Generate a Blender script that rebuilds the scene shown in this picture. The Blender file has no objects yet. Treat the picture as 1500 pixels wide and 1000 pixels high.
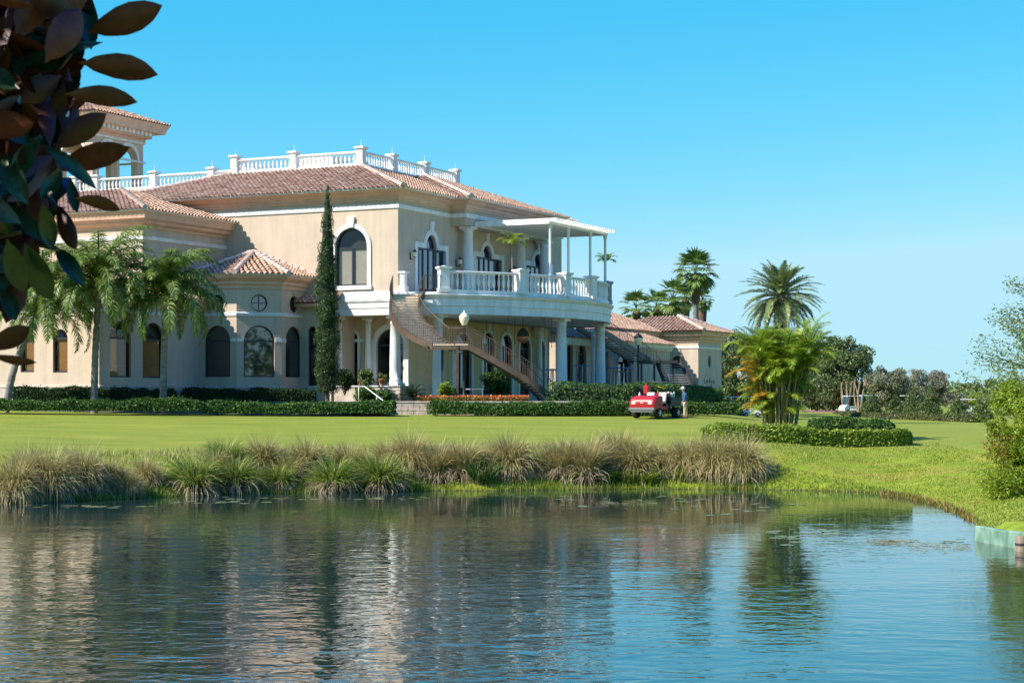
import bpy, bmesh, math, random
import numpy as np
from mathutils import Vector, Matrix, geometry
random.seed(7)
rng = np.random.default_rng(11)
PI = math.pi
rad = math.radians
scene = bpy.context.scene
COL = scene.collection

# ------------------------------------------------------------------ camera model
FPX, HC, YH = 2700.0, 3.3, 588.0           # focal length in photo pixels, eye height over the water, horizon row
ZT = 3.3                                    # terrace level

def wx(px, Y): return (px - 750.0) / FPX * Y
def wz(py, Y): return HC + (YH - py) * Y / FPX
def wp(px, py, Y): return Vector((wx(px, Y), Y, wz(py, Y)))

# building frame: a runs along the shaded right face, b along the sunny left face
C0 = Vector((wx(583, 115.0), 115.0))
RD = Vector((0.439, 0.8985)).normalized()
LD = Vector((-RD.y, RD.x))
ANG = math.atan2(RD.y, RD.x)
def W2(a, b): return C0 + RD * a + LD * b
def pxof(a, b):
    p = W2(a, b); return 750 + FPX * p.x / p.y
def loc2(X, Y):
    d = Vector((X, Y)) - C0
    return d.dot(RD), d.dot(LD)

# ------------------------------------------------------------------ materials
def new_mat(name):
    m = bpy.data.materials.new(name); m.use_nodes = True
    nt = m.node_tree
    return m, nt, nt.nodes['Principled BSDF'], nt.nodes['Material Output']

def mat(name, col, rough=0.6, var=0.0, scale=3.0, bump=0.0, bscale=40.0, metal=0.0, col2=None, spec=None, stretch=None, detail=5):
    m, nt, b, out = new_mat(name)
    b.inputs['Roughness'].default_value = rough
    b.inputs['Metallic'].default_value = metal
    if spec is not None: b.inputs['Specular IOR Level'].default_value = spec
    b.inputs['Base Color'].default_value = (*col, 1)
    tc = nt.nodes.new('ShaderNodeTexCoord')
    vec = tc.outputs['Object']
    if stretch:
        mp = nt.nodes.new('ShaderNodeMapping'); mp.inputs['Scale'].default_value = stretch
        nt.links.new(vec, mp.inputs['Vector']); vec = mp.outputs['Vector']
    if var > 0 or col2:
        n = nt.nodes.new('ShaderNodeTexNoise'); n.inputs['Scale'].default_value = scale; n.inputs['Detail'].default_value = detail
        nt.links.new(vec, n.inputs['Vector'])
        r = nt.nodes.new('ShaderNodeValToRGB')
        c2 = col2 or tuple(max(0, c * (1 - var)) for c in col)
        r.color_ramp.elements[0].position = 0.32; r.color_ramp.elements[1].position = 0.68
        r.color_ramp.elements[0].color = (*c2, 1)
        r.color_ramp.elements[1].color = (*(col if col2 else tuple(min(1, c * (1 + var * .5)) for c in col)), 1)
        nt.links.new(n.outputs['Fac'], r.inputs['Fac']); nt.links.new(r.outputs['Color'], b.inputs['Base Color'])
    if bump > 0:
        n2 = nt.nodes.new('ShaderNodeTexNoise'); n2.inputs['Scale'].default_value = bscale; n2.inputs['Detail'].default_value = 6
        nt.links.new(vec, n2.inputs['Vector'])
        bp = nt.nodes.new('ShaderNodeBump'); bp.inputs['Strength'].default_value = bump; bp.inputs['Distance'].default_value = 0.05
        nt.links.new(n2.outputs['Fac'], bp.inputs['Height']); nt.links.new(bp.outputs['Normal'], b.inputs['Normal'])
    return m

def leaf_mat(name, cols, trans=0.3, rough=0.45, spec=0.35, patch=0.0, pscale=0.8):
    """colour varies from leaf to leaf (random per island) and, with patch, over the whole plant"""
    m, nt, b, out = new_mat(name)
    g = nt.nodes.new('ShaderNodeNewGeometry')
    r = nt.nodes.new('ShaderNodeValToRGB')
    n = len(cols)
    while len(r.color_ramp.elements) < n: r.color_ramp.elements.new(0.5)
    for i, c in enumerate(cols):
        r.color_ramp.elements[i].position = i / max(1, n - 1); r.color_ramp.elements[i].color = (*c, 1)
    fac = g.outputs['Random Per Island']
    if patch:
        tc = nt.nodes.new('ShaderNodeTexCoord'); no = nt.nodes.new('ShaderNodeTexNoise')
        no.inputs['Scale'].default_value = pscale; no.inputs['Detail'].default_value = 3
        nt.links.new(tc.outputs['Object'], no.inputs['Vector'])
        mx = nt.nodes.new('ShaderNodeMath'); mx.operation = 'MULTIPLY_ADD'
        mx.inputs[1].default_value = patch * 2.2; mx.inputs[2].default_value = -patch * 1.1
        nt.links.new(no.outputs['Fac'], mx.inputs[0])
        ad = nt.nodes.new('ShaderNodeMath'); ad.operation = 'ADD'; ad.use_clamp = True
        nt.links.new(fac, ad.inputs[0]); nt.links.new(mx.outputs[0], ad.inputs[1]); fac = ad.outputs[0]
    nt.links.new(fac, r.inputs['Fac'])
    nt.links.new(r.outputs['Color'], b.inputs['Base Color'])
    b.inputs['Roughness'].default_value = rough
    b.inputs['Specular IOR Level'].default_value = spec
    if trans > 0:
        t = nt.nodes.new('ShaderNodeBsdfTranslucent'); nt.links.new(r.outputs['Color'], t.inputs['Color'])
        mx = nt.nodes.new('ShaderNodeMixShader'); mx.inputs[0].default_value = trans
        nt.links.new(b.outputs[0], mx.inputs[1]); nt.links.new(t.outputs[0], mx.inputs[2])
        nt.links.new(mx.outputs[0], out.inputs['Surface'])
    return m

def stucco_mat(name, col):
    m, nt, b, out = new_mat(name)
    b.inputs['Roughness'].default_value = 0.85; b.inputs['Specular IOR Level'].default_value = 0.2
    tc = nt.nodes.new('ShaderNodeTexCoord')
    n = nt.nodes.new('ShaderNodeTexNoise'); n.inputs['Scale'].default_value = 0.7; n.inputs['Detail'].default_value = 8; n.inputs['Roughness'].default_value = 0.65
    nt.links.new(tc.outputs['Object'], n.inputs['Vector'])
    mp = nt.nodes.new('ShaderNodeMapping'); mp.inputs['Scale'].default_value = (2.2, 2.2, 0.18)
    nt.links.new(tc.outputs['Object'], mp.inputs['Vector'])
    n3 = nt.nodes.new('ShaderNodeTexNoise'); n3.inputs['Scale'].default_value = 1.0; n3.inputs['Detail'].default_value = 6
    nt.links.new(mp.outputs['Vector'], n3.inputs['Vector'])
    ad = nt.nodes.new('ShaderNodeMath'); ad.operation = 'ADD'
    nt.links.new(n.outputs['Fac'], ad.inputs[0]); nt.links.new(n3.outputs['Fac'], ad.inputs[1])
    r = nt.nodes.new('ShaderNodeValToRGB')
    r.color_ramp.elements[0].position = 0.3; r.color_ramp.elements[1].position = 0.62
    r.color_ramp.elements[0].color = (*[c * .80 for c in col], 1); r.color_ramp.elements[1].color = (*[c * 1.04 for c in col], 1)
    hf = nt.nodes.new('ShaderNodeMath'); hf.operation = 'MULTIPLY'; hf.inputs[1].default_value = 0.5
    nt.links.new(ad.outputs[0], hf.inputs[0]); nt.links.new(hf.outputs[0], r.inputs['Fac'])
    nt.links.new(r.outputs['Color'], b.inputs['Base Color'])
    n2 = nt.nodes.new('ShaderNodeTexNoise'); n2.inputs['Scale'].default_value = 9; n2.inputs['Detail'].default_value = 8
    nt.links.new(tc.outputs['Object'], n2.inputs['Vector'])
    bp = nt.nodes.new('ShaderNodeBump'); bp.inputs['Strength'].default_value = 0.25; bp.inputs['Distance'].default_value = 0.04
    nt.links.new(n2.outputs['Fac'], bp.inputs['Height']); nt.links.new(bp.outputs['Normal'], b.inputs['Normal'])
    return m

def tile_mat(name, cols):
    m, nt, b, out = new_mat(name)
    g = nt.nodes.new('ShaderNodeNewGeometry'); r = nt.nodes.new('ShaderNodeValToRGB')
    while len(r.color_ramp.elements) < len(cols): r.color_ramp.elements.new(0.5)
    for i, c in enumerate(cols):
        r.color_ramp.elements[i].position = i / (len(cols) - 1); r.color_ramp.elements[i].color = (*c, 1)
    tc = nt.nodes.new('ShaderNodeTexCoord'); no = nt.nodes.new('ShaderNodeTexNoise'); no.inputs['Scale'].default_value = 0.9; no.inputs['Detail'].default_value = 6
    nt.links.new(tc.outputs['Object'], no.inputs['Vector'])
    mx = nt.nodes.new('ShaderNodeMath'); mx.operation = 'MULTIPLY_ADD'; mx.inputs[1].default_value = .8; mx.inputs[2].default_value = -0.4
    nt.links.new(no.outputs['Fac'], mx.inputs[0])
    ad = nt.nodes.new('ShaderNodeMath'); ad.operation = 'ADD'; ad.use_clamp = True
    nt.links.new(g.outputs['Random Per Island'], ad.inputs[0]); nt.links.new(mx.outputs[0], ad.inputs[1])
    nt.links.new(ad.outputs[0], r.inputs['Fac']); nt.links.new(r.outputs['Color'], b.inputs['Base Color'])
    b.inputs['Roughness'].default_value = 0.8
    return m

def glass_mat(name, tint=(0.35, 0.42, 0.45), rough=0.02, base=0.08):
    """window pane: tinted see-through plus a mirror reflection that grows at grazing angles"""
    m, nt, b, out = new_mat(name)
    nt.nodes.remove(b)
    tr = nt.nodes.new('ShaderNodeBsdfTransparent'); tr.inputs['Color'].default_value = (*tint, 1)
    gl = nt.nodes.new('ShaderNodeBsdfGlossy'); gl.inputs['Roughness'].default_value = rough; gl.inputs['Color'].default_value = (.95, .97, 1, 1)
    lw0 = nt.nodes.new('ShaderNodeLayerWeight'); lw0.inputs['Blend'].default_value = .5; lw = nt.nodes.new('ShaderNodeMath'); lw.operation = 'POWER'; lw.inputs[1].default_value = 4.0; nt.links.new(lw0.outputs['Facing'], lw.inputs[0])
    ad = nt.nodes.new('ShaderNodeMath'); ad.operation = 'ADD'; ad.use_clamp = True; ad.inputs[1].default_value = base
    nt.links.new(lw.outputs[0], ad.inputs[0])
    mx = nt.nodes.new('ShaderNodeMixShader'); nt.links.new(ad.outputs[0], mx.inputs[0])
    nt.links.new(tr.outputs[0], mx.inputs[1]); nt.links.new(gl.outputs[0], mx.inputs[2])
    nt.links.new(mx.outputs[0], out.inputs['Surface'])
    return m

M = {}
M['stucco'] = stucco_mat('stucco', (0.595, 0.47, 0.36))
M['stucco_lightened'] = stucco_mat('stucco_lightened', (0.70, 0.53, 0.31))  # ground floor stucco, light under the balcony put into its brighter colour
M['white'] = mat('white_trim', (0.80, 0.78, 0.75), 0.55, var=0.16, scale=1.6, bump=0.05, bscale=25, stretch=(1.5, 1.5, .4))
M['cornice'] = mat('cornice_pink', (0.70, 0.445, 0.315), 0.7, var=0.15, scale=1.5, bump=0.06, bscale=20)
M['plinth'] = mat('plinth_stone', (0.55, 0.46, 0.38), 0.85, var=0.25, scale=2.0, bump=0.2, bscale=14)
M['tile'] = tile_mat('roof_tile', [(0.38, 0.215, 0.135), (0.48, 0.285, 0.185), (0.55, 0.345, 0.235), (0.62, 0.42, 0.305)])
M['pan'] = mat('roof_pan', (0.24, 0.125, 0.08), 0.85, var=0.3, scale=1.2)
M['mortar'] = mat('ridge_mortar', (0.66, 0.50, 0.42), 0.85, var=0.3, scale=3)
M['frame'] = mat('dark_frame', (0.022, 0.026, 0.034), 0.4)
M['bluefr'] = mat('navy_frame', (0.03, 0.05, 0.10), 0.4)
M['glass'] = glass_mat('window_glass', (0.30, 0.36, 0.40), 0.02, 0.16)
M['glassd'] = glass_mat('dark_window_glass', (0.16, 0.18, 0.20), 0.02, 0.09)
M['glassc'] = glass_mat('clear_window_glass', (0.86, 0.87, 0.87), 0.02, 0.045)
M['inside'] = mat('room_shade', (0.03, 0.027, 0.025), 0.9)  # dark sheet behind the panes, standing for the shade of unlit rooms
M['blind'] = mat('beige_blind', (0.62, 0.54, 0.42), 0.8, var=0.1, scale=2)
M['woodblind'] = mat('wood_blind', (0.50, 0.24, 0.075), 0.6, var=0.3, scale=4, stretch=(1, 1, 12))
M['curtain'] = mat('curtain', (0.24, 0.21, 0.16), 0.9, var=0.35, scale=5, stretch=(3, 3, .5))
M['bronze'] = mat('bronze_steel', (0.13, 0.085, 0.06), 0.5, var=0.25, scale=3, metal=0.2)
M['tread'] = mat('stair_tread', (0.74, 0.58, 0.42), 0.8, var=0.2, scale=5)
M['black'] = mat('black_steel', (0.02, 0.021, 0.024), 0.45, metal=0.2)
M['dark_steel'] = mat('charcoal_steel', (0.055, 0.050, 0.048), 0.5, var=.2)
M['copper'] = mat('copper', (0.62, 0.27, 0.15), 0.4, metal=0.7, var=.3, scale=6)
M['trunk'] = mat('grey_trunk', (0.23, 0.205, 0.185), 0.9, var=0.45, scale=3, bump=0.5, bscale=12, stretch=(1, 1, 2.5))
M['bark'] = mat('brown_bark', (0.16, 0.10, 0.065), 0.95, var=0.5, scale=5, bump=0.6, bscale=10)
M['tan_bark'] = mat('tan_bark', (0.38, 0.265, 0.165), 0.9, var=0.35, scale=4, bump=0.3)
M['red'] = mat('red_paint', (0.40, 0.012, 0.016), 0.4, var=.1)
M['tyre'] = mat('tyre_rubber', (0.018, 0.018, 0.018), 0.85)
M['wheelw'] = mat('white_wheel', (0.75, 0.75, 0.72), 0.4)
M['plastic'] = mat('black_plastic', (0.02, 0.02, 0.021), 0.5, var=.3)
M['seat'] = mat('pale_vinyl', (0.52, 0.49, 0.43), 0.5)
M['skin'] = mat('skin', (0.36, 0.19, 0.12), 0.5)
M['shirt'] = mat('navy_shirt', (0.045, 0.10, 0.20), 0.8, var=.25, scale=6)
M['khaki'] = mat('khaki_cloth', (0.55, 0.43, 0.27), 0.85, var=.2, scale=6)
M['cap'] = mat('pale_cap', (0.72, 0.68, 0.60), 0.8)
M['boot'] = mat('brown_boot', (0.05, 0.03, 0.02), 0.7)
M['teal'] = mat('teal_concrete', (0.11, 0.22, 0.15), 0.85, col2=(0.29, 0.42, 0.33), scale=2.2, bump=0.3, bscale=8)
M['post'] = mat('weathered_wood', (0.33, 0.24, 0.17), 0.9, var=.4, scale=6, stretch=(1, 1, .2), bump=.4)
M['stone'] = mat('pink_stone', (0.62, 0.47, 0.40), 0.85, var=0.3, scale=4, bump=0.3, bscale=16)
M['lamp_glass'] = mat('cream_lamp_glass', (0.80, 0.72, 0.50), 0.25)
M['heater'] = mat('heater_navy', (0.06, 0.11, 0.19), 0.4, metal=.3)
M['terracotta'] = mat('terracotta_pot', (0.45, 0.18, 0.09), 0.8, var=.2)
M['paver'] = mat('red_paver', (0.45, 0.20, 0.16), 0.85, var=.3, scale=5)
M['concrete'] = mat('pale_concrete', (0.62, 0.58, 0.52), 0.85, var=.2, scale=3)
M['canvas'] = mat('cream_canvas', (0.76, 0.70, 0.60), 0.8, var=.1)
# foliage
M['hedge'] = leaf_mat('hedge_leaf', [(0.03, 0.075, 0.018), (0.07, 0.15, 0.028), (0.14, 0.235, 0.05)], .3, rough=.6, spec=.2, patch=.3)
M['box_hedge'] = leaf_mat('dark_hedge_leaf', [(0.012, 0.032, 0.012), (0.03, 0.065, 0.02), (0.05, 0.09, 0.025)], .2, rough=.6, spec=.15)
M['lime_hedge'] = leaf_mat('lime_hedge_leaf', [(0.08, 0.16, 0.016), (0.20, 0.29, 0.025), (0.38, 0.42, 0.045)], .3, patch=.45)
M['olive_hedge'] = leaf_mat('olive_hedge_leaf', [(0.06, 0.075, 0.02), (0.12, 0.14, 0.035), (0.18, 0.17, 0.05)], .25)
M['core'] = mat('hedge_core', (0.018, 0.03, 0.010), 0.95, var=.5, scale=6)
M['cypress'] = leaf_mat('cypress_leaf', [(0.018, 0.045, 0.012), (0.045, 0.095, 0.02), (0.09, 0.15, 0.035)], .2, patch=.3, pscale=1.2)
M['queen'] = leaf_mat('queen_palm_leaflet', [(0.045, 0.10, 0.02), (0.12, 0.22, 0.035), (0.26, 0.35, 0.07), (0.42, 0.44, 0.14)], .42, rough=.4, spec=.5)
M['fan'] = leaf_mat('fan_palm_blade', [(0.06, 0.12, 0.025), (0.15, 0.24, 0.045), (0.30, 0.36, 0.10)], .3, rough=.4, spec=.5)
M['thatch'] = leaf_mat('dead_frond', [(0.16, 0.10, 0.05), (0.30, 0.21, 0.11), (0.38, 0.29, 0.17)], .2)
M['date'] = leaf_mat('date_palm_leaflet', [(0.07, 0.13, 0.06), (0.17, 0.25, 0.11), (0.32, 0.39, 0.17), (0.48, 0.44, 0.16)], .3, rough=.4, spec=.5)
M['areca'] = leaf_mat('areca_leaflet', [(0.06, 0.14, 0.012), (0.16, 0.30, 0.022), (0.34, 0.44, 0.035), (0.54, 0.54, 0.08)], .4)
M['areca_gold'] = leaf_mat('golden_leaflet', [(0.40, 0.27, 0.03), (0.52, 0.33, 0.04), (0.42, 0.19, 0.03)], .4)
M['cane'] = mat('areca_cane', (0.30, 0.27, 0.09), 0.6, var=.4, scale=5)
M['oak'] = leaf_mat('oak_leaf', [(0.03, 0.06, 0.02), (0.075, 0.125, 0.04), (0.15, 0.195, 0.07), (0.23, 0.26, 0.11)], .2, patch=.25, pscale=.5)
M['olive_leaf'] = leaf_mat('grey_green_leaf', [(0.10, 0.12, 0.06), (0.19, 0.20, 0.11), (0.27, 0.26, 0.16)], .25)
M['bare'] = leaf_mat('dry_twig_leaf', [(0.13, 0.12, 0.075), (0.22, 0.20, 0.13), (0.31, 0.29, 0.19)], .2)
M['far_leaf'] = leaf_mat('far_leaf', [(0.08, 0.13, 0.05), (0.17, 0.23, 0.075), (0.28, 0.32, 0.11)], .2, patch=.4, pscale=.25)
M['shrub'] = leaf_mat('shrub_leaf', [(0.04, 0.085, 0.025), (0.10, 0.16, 0.04), (0.22, 0.25, 0.08)], .25, patch=.3)
M['bush'] = leaf_mat('yellow_green_leaf', [(0.12, 0.20, 0.015), (0.28, 0.38, 0.03), (0.46, 0.52, 0.07)], .4, patch=.35, pscale=1.0)
M['bush_red'] = leaf_mat('reddish_leaf', [(0.25, 0.10, 0.03), (0.35, 0.20, 0.05), (0.20, 0.16, 0.04)], .3)
M['thin_leaf'] = leaf_mat('sparse_leaf', [(0.11, 0.18, 0.06), (0.20, 0.29, 0.09), (0.30, 0.38, 0.12)], .3)
M['flower'] = leaf_mat('red_orange_flower', [(0.62, 0.05, 0.02), (0.72, 0.16, 0.03), (0.75, 0.30, 0.08)], .25)
M['straw'] = leaf_mat('straw_blade', [(0.25, 0.19, 0.07), (0.45, 0.36, 0.14), (0.62, 0.51, 0.25), (0.34, 0.36, 0.09)], .3)
M['straw2'] = leaf_mat('pale_straw_blade', [(0.30, 0.215, 0.13), (0.53, 0.41, 0.26), (0.68, 0.56, 0.38)], .3)
M['green_blade'] = leaf_mat('green_blade', [(0.07, 0.15, 0.014), (0.17, 0.28, 0.025), (0.32, 0.38, 0.06), (0.50, 0.43, 0.2)], .35)
M['mix_blade'] = leaf_mat('olive_blade', [(0.16, 0.18, 0.03), (0.30, 0.28, 0.07), (0.47, 0.38, 0.16), (0.60, 0.47, 0.26)], .3)
M['shore_grass'] = leaf_mat('shore_grass_blade', [(0.07, 0.16, 0.012), (0.16, 0.27, 0.02), (0.30, 0.36, 0.05), (0.45, 0.36, 0.10)], .35)
M['bank_grass'] = leaf_mat('bank_grass_blade', [(0.12, 0.19, 0.015), (0.20, 0.28, 0.025), (0.32, 0.34, 0.05), (0.42, 0.33, 0.08)], .3)
M['lily'] = leaf_mat('lily_pad', [(0.12, 0.17, 0.05), (0.22, 0.25, 0.09), (0.33, 0.31, 0.13)], 0, rough=.3)
M['clump_core'] = mat('clump_core', (0.035, 0.026, 0.015), 0.95, var=.5, scale=5)

# ------------------------------------------------------------------ object helpers
def tag(o, label=None, cat=None, group=None, kind=None):
    if label: o['label'] = label
    if cat: o['category'] = cat
    if group: o['group'] = group
    if kind: o['kind'] = kind
    return o

def thing(name, label, cat, loc=(0, 0, 0), rz=0.0, group=None):
    o = bpy.data.objects.new(name, None); COL.objects.link(o)
    o.empty_display_size = 0.3
    o.location = loc; o.rotation_euler = (0, 0, rz)
    return tag(o, label, cat, group)

def copy_tree(o, parent=None):
    c = o.copy(); COL.objects.link(c)
    if parent: c.parent = parent
    for ch in o.children: copy_tree(ch, c)
    return c

class MB:
    """collects faces and links them as ONE mesh object"""
    def __init__(s): s.v = []; s.f = []; s.sm = []
    def add(s, vs, fs, smooth=False):
        n = len(s.v); s.v += [tuple(p) for p in vs]
        for f in fs: s.f.append(tuple(i + n for i in f)); s.sm.append(smooth)
    def box(s, lo, hi):
        (x0, y0, z0), (x1, y1, z1) = lo, hi
        s.add([(x0,y0,z0),(x1,y0,z0),(x1,y1,z0),(x0,y1,z0),(x0,y0,z1),(x1,y0,z1),(x1,y1,z1),(x0,y1,z1)],
              [(0,3,2,1),(4,5,6,7),(0,1,5,4),(1,2,6,5),(2,3,7,6),(3,0,4,7)])
    def cbox(s, c, d, rz=0.0, ch=0.0):
        """box round its centre, turned about z, edges chamfered by ch"""
        x, y, z = d[0] / 2, d[1] / 2, d[2] / 2
        if ch <= 0:
            vs = [(-x,-y,-z),(x,-y,-z),(x,y,-z),(-x,y,-z),(-x,-y,z),(x,-y,z),(x,y,z),(-x,y,z)]
            fs = [(0,3,2,1),(4,5,6,7),(0,1,5,4),(1,2,6,5),(2,3,7,6),(3,0,4,7)]
        else:
            vs = []
            for zz, k in ((-z, ch), (-z + ch, 0), (z - ch, 0), (z, ch)):
                xx, yy = x - k, y - k; q = ch if k == 0 else ch * .5
                vs += [(-xx+q,-yy,zz),(xx-q,-yy,zz),(xx,-yy+q,zz),(xx,yy-q,zz),(xx-q,yy,zz),(-xx+q,yy,zz),(-xx,yy-q,zz),(-xx,-yy+q,zz)]
            fs = [tuple(range(7, -1, -1)), tuple(range(24, 32))]
            for r in range(3):
                for i in range(8):
                    j = (i + 1) % 8
                    fs.append((r*8+i, r*8+j, r*8+8+j, r*8+8+i))
        cs, sn = math.cos(rz), math.sin(rz)
        s.add([(c[0] + p[0]*cs - p[1]*sn, c[1] + p[0]*sn + p[1]*cs, c[2] + p[2]) for p in vs], fs)
    def tube(s, path, r, n=8, caps=True, smooth=True):
        path = [Vector(p) for p in path]; m = len(path)
        rs = r if isinstance(r, (list, tuple)) else [r] * m
        vs = []; up = Vector((0, 0, 1))
        for i, p in enumerate(path):
            t = (path[min(i+1, m-1)] - path[max(i-1, 0)])
            t = t.normalized() if t.length > 1e-9 else up
            x = t.cross(up)
            if x.length < 0.05: x = t.cross(Vector((0, 1, 0)))
            x.normalize(); y = x.cross(t)
            for k in range(n):
                a = 2 * PI * k / n
                vs.append(p + x * (rs[i] * math.cos(a)) + y * (rs[i] * math.sin(a)))
        fs = []
        for i in range(m - 1):
            for k in range(n):
                k2 = (k + 1) % n
                fs.append((i*n+k, i*n+k2, (i+1)*n+k2, (i+1)*n+k))
        s.add(vs, fs, smooth)
        if caps: s.add(vs[:n], [tuple(range(n))]); s.add(vs[-n:], [tuple(range(n - 1, -1, -1))])
    def lathe(s, prof, c=(0, 0, 0), n=12, smooth=True):
        vs = []; fs = []; m = len(prof)
        for r, z in prof:
            for k in range(n):
                a = 2 * PI * (k + .5) / n
                vs.append((c[0] + r * math.cos(a), c[1] + r * math.sin(a), c[2] + z))
        for i in range(m - 1):
            for k in range(n):
                k2 = (k + 1) % n
                fs.append((i*n+k, i*n+k2, (i+1)*n+k2, (i+1)*n+k))
        s.add(vs, fs, smooth)
        s.add(vs[:n], [tuple(range(n - 1, -1, -1))]); s.add(vs[-n:], [tuple(range(n))])
    def bar(s, p, q, w, h):
        """straight bar of rectangular section from p to q (w across, h upright)"""
        p, q = Vector(p), Vector(q); t = (q - p).normalized()
        x = t.cross(Vector((0, 0, 1)))
        if x.length < 1e-4: x = Vector((1, 0, 0))
        x.normalize(); y = x.cross(t); x = x * (w / 2); y = y * (h / 2)
        s.add([p-x-y, p+x-y, p+x+y, p-x+y, q-x-y, q+x-y, q+x+y, q-x+y],
              [(0,1,2,3),(7,6,5,4),(0,4,5,1),(1,5,6,2),(2,6,7,3),(3,7,4,0)])
    def build(s, name, m, parent=None, off=(0, 0, 0)):
        me = bpy.data.meshes.new(name)
        me.from_pydata([(x - off[0], y - off[1], z - off[2]) for x, y, z in s.v], [], s.f)
        me.polygons.foreach_set('use_smooth', s.sm)
        bm = bmesh.new(); bm.from_mesh(me); bmesh.ops.recalc_face_normals(bm, faces=bm.faces); bm.to_mesh(me); bm.free()
        me.materials.append(m); me.update()
        o = bpy.data.objects.new(name, me); COL.objects.link(o)
        if parent: o.parent = parent
        return o

def np_obj(name, V, F, m, parent=None, off=(0, 0, 0)):
    V = np.asarray(V, dtype=np.float64) - np.asarray(off); F = np.asarray(F, dtype=np.int32)
    me = bpy.data.meshes.new(name); k = F.shape[1]
    me.vertices.add(len(V)); me.vertices.foreach_set('co', V.astype(np.float32).ravel())
    me.loops.add(F.size); me.loops.foreach_set('vertex_index', F.ravel())
    me.polygons.add(len(F)); me.polygons.foreach_set('loop_start', np.arange(0, F.size, k, dtype=np.int32))
    me.update(calc_edges=True); me.validate()
    me.materials.append(m)
    o = bpy.data.objects.new(name, me); COL.objects.link(o)
    if parent: o.parent = parent
    return o

def cat_np(parts):
    V = []; F = []; n = 0
    for v, f in parts:
        V.append(v); F.append(f + n); n += len(v)
    return np.concatenate(V), np.concatenate(F)

def unit(v): return v / np.maximum(np.linalg.norm(v, axis=-1, keepdims=True), 1e-9)

def leaves(P, N, size, aspect=0.5, r=rng, jit=0.9):
    """one diamond shaped leaf at each point of P, facing roughly N"""
    n = len(P)
    N = unit(N + r.normal(0, jit, (n, 3)))
    t = unit(np.cross(N, r.normal(0, 1, (n, 3)))); b = np.cross(N, t)
    L = size * r.uniform(.6, 1.3, (n, 1)); Wd = L * aspect
    V = np.stack([P - t * L * .5, P + b * Wd * .5 + N * L * .08, P + t * L * .5, P - b * Wd * .5 + N * L * .08], 1).reshape(-1, 3)
    return V, np.arange(4 * n).reshape(n, 4)

def blob_points(centers, radii, n, r=rng, flat=0.8):
    """points in the outer shell of a set of spheres -> positions, outward normals"""
    w = radii ** 2; idx = r.choice(len(centers), n, p=w / w.sum())
    d = unit(r.normal(0, 1, (n, 3))); rr = radii[idx] * r.uniform(.45, 1.05, n) ** .6
    P = centers[idx] + d * rr[:, None] * np.array([1, 1, flat])
    return P, d
# ------------------------------------------------------------------ building tools
class Face:
    """a wall plane in building coordinates: O origin, ud to the right seen from outside, nd inward"""
    def __init__(s, O, ud, nd):
        s.O = Vector(O); s.ud = Vector(ud).normalized(); s.nd = Vector(nd).normalized()
    def at(s, u, z, d=0.0):
        p = s.O + s.ud * u + s.nd * d
        return (p.x, p.y, z)
    def u(s, px):
        P = W2(s.O.x, s.O.y); D = RD * s.ud.x + LD * s.ud.y; t = (px - 750) / FPX
        return (t * P.y - P.x) / (D.x - t * D.y)
    def z(s, px, py):
        u = s.u(px); q = s.O + s.ud * u; return wz(py, W2(q.x, q.y).y)

def arch_poly(u0, u1, z0, z1, n=14, rise=None):
    """rectangle with an arched head, counter-clockwise from the lower left; z1 is the crown"""
    r = (u1 - u0) / 2; rise = r if rise is None else rise; zc = z1 - rise; uc = (u0 + u1) / 2
    return [(u0, z0), (u1, z0)] + [(uc + r * math.cos(PI * i / n), zc + rise * math.sin(PI * i / n)) for i in range(n + 1)]
def rect_poly(u0, u1, z0, z1): return [(u0, z0), (u1, z0), (u1, z1), (u0, z1)]
def circ_poly(uc, zc, ru, rz, n=24): return [(uc + ru * math.cos(2*PI*i/n), zc + rz * math.sin(2*PI*i/n)) for i in range(n)]
def serl_poly(u0, u1, z0, zs, ua0, ua1, z1, n=12):
    r = (ua1 - ua0) / 2; rise = z1 - zs; uc = (ua0 + ua1) / 2
    return [(u0, z0), (u1, z0), (u1, zs)] + [(uc + r * math.cos(PI*i/n), zs + rise * math.sin(PI*i/n)) for i in range(n + 1)] + [(u0, zs)]
def inset(poly, k):
    n = len(poly); out = []
    for i in range(n):
        p0, p1, p2 = Vector(poly[i-1]), Vector(poly[i]), Vector(poly[(i+1) % n])
        e1 = (p1 - p0).normalized(); e2 = (p2 - p1).normalized()
        n1 = Vector((-e1.y, e1.x)); n2 = Vector((-e2.y, e2.x))
        m = (n1 + n2); L = m.length
        m = m / L if L > 1e-6 else n1
        out.append(tuple(p1 + m * (k / max(.35, m.dot(n1)))))
    return out

def ring(mb, F, pout, pin, d0, d1):
    """ring between two outlines with as many points, from depth d0 (front) to d1"""
    n = len(pout)
    vs = [F.at(u, z, d0) for u, z in pout] + [F.at(u, z, d0) for u, z in pin] + [F.at(u, z, d1) for u, z in pout] + [F.at(u, z, d1) for u, z in pin]
    fs = []
    for i in range(n):
        j = (i + 1) % n
        fs += [(i, j, n+j, n+i), (n+i, n+j, 3*n+j, 3*n+i), (i, 2*n+i, 2*n+j, j)]
    mb.add(vs, fs)
def plate(mb, F, poly, d):
    mb.add([F.at(u, z, d) for u, z in poly], [tuple(range(len(poly)))])
def slab(mb, F, poly, d0, d1):
    n = len(poly)
    vs = [F.at(u, z, d0) for u, z in poly] + [F.at(u, z, d1) for u, z in poly]
    fs = [tuple(range(n)), tuple(range(2*n-1, n-1, -1))] + [(i, (i+1) % n, n + (i+1) % n, n + i) for i in range(n)]
    mb.add(vs, fs)
def fbar(mb, F, u0, u1, z0, z1, d0, d1): slab(mb, F, rect_poly(u0, u1, z0, z1), d0, d1)

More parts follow.
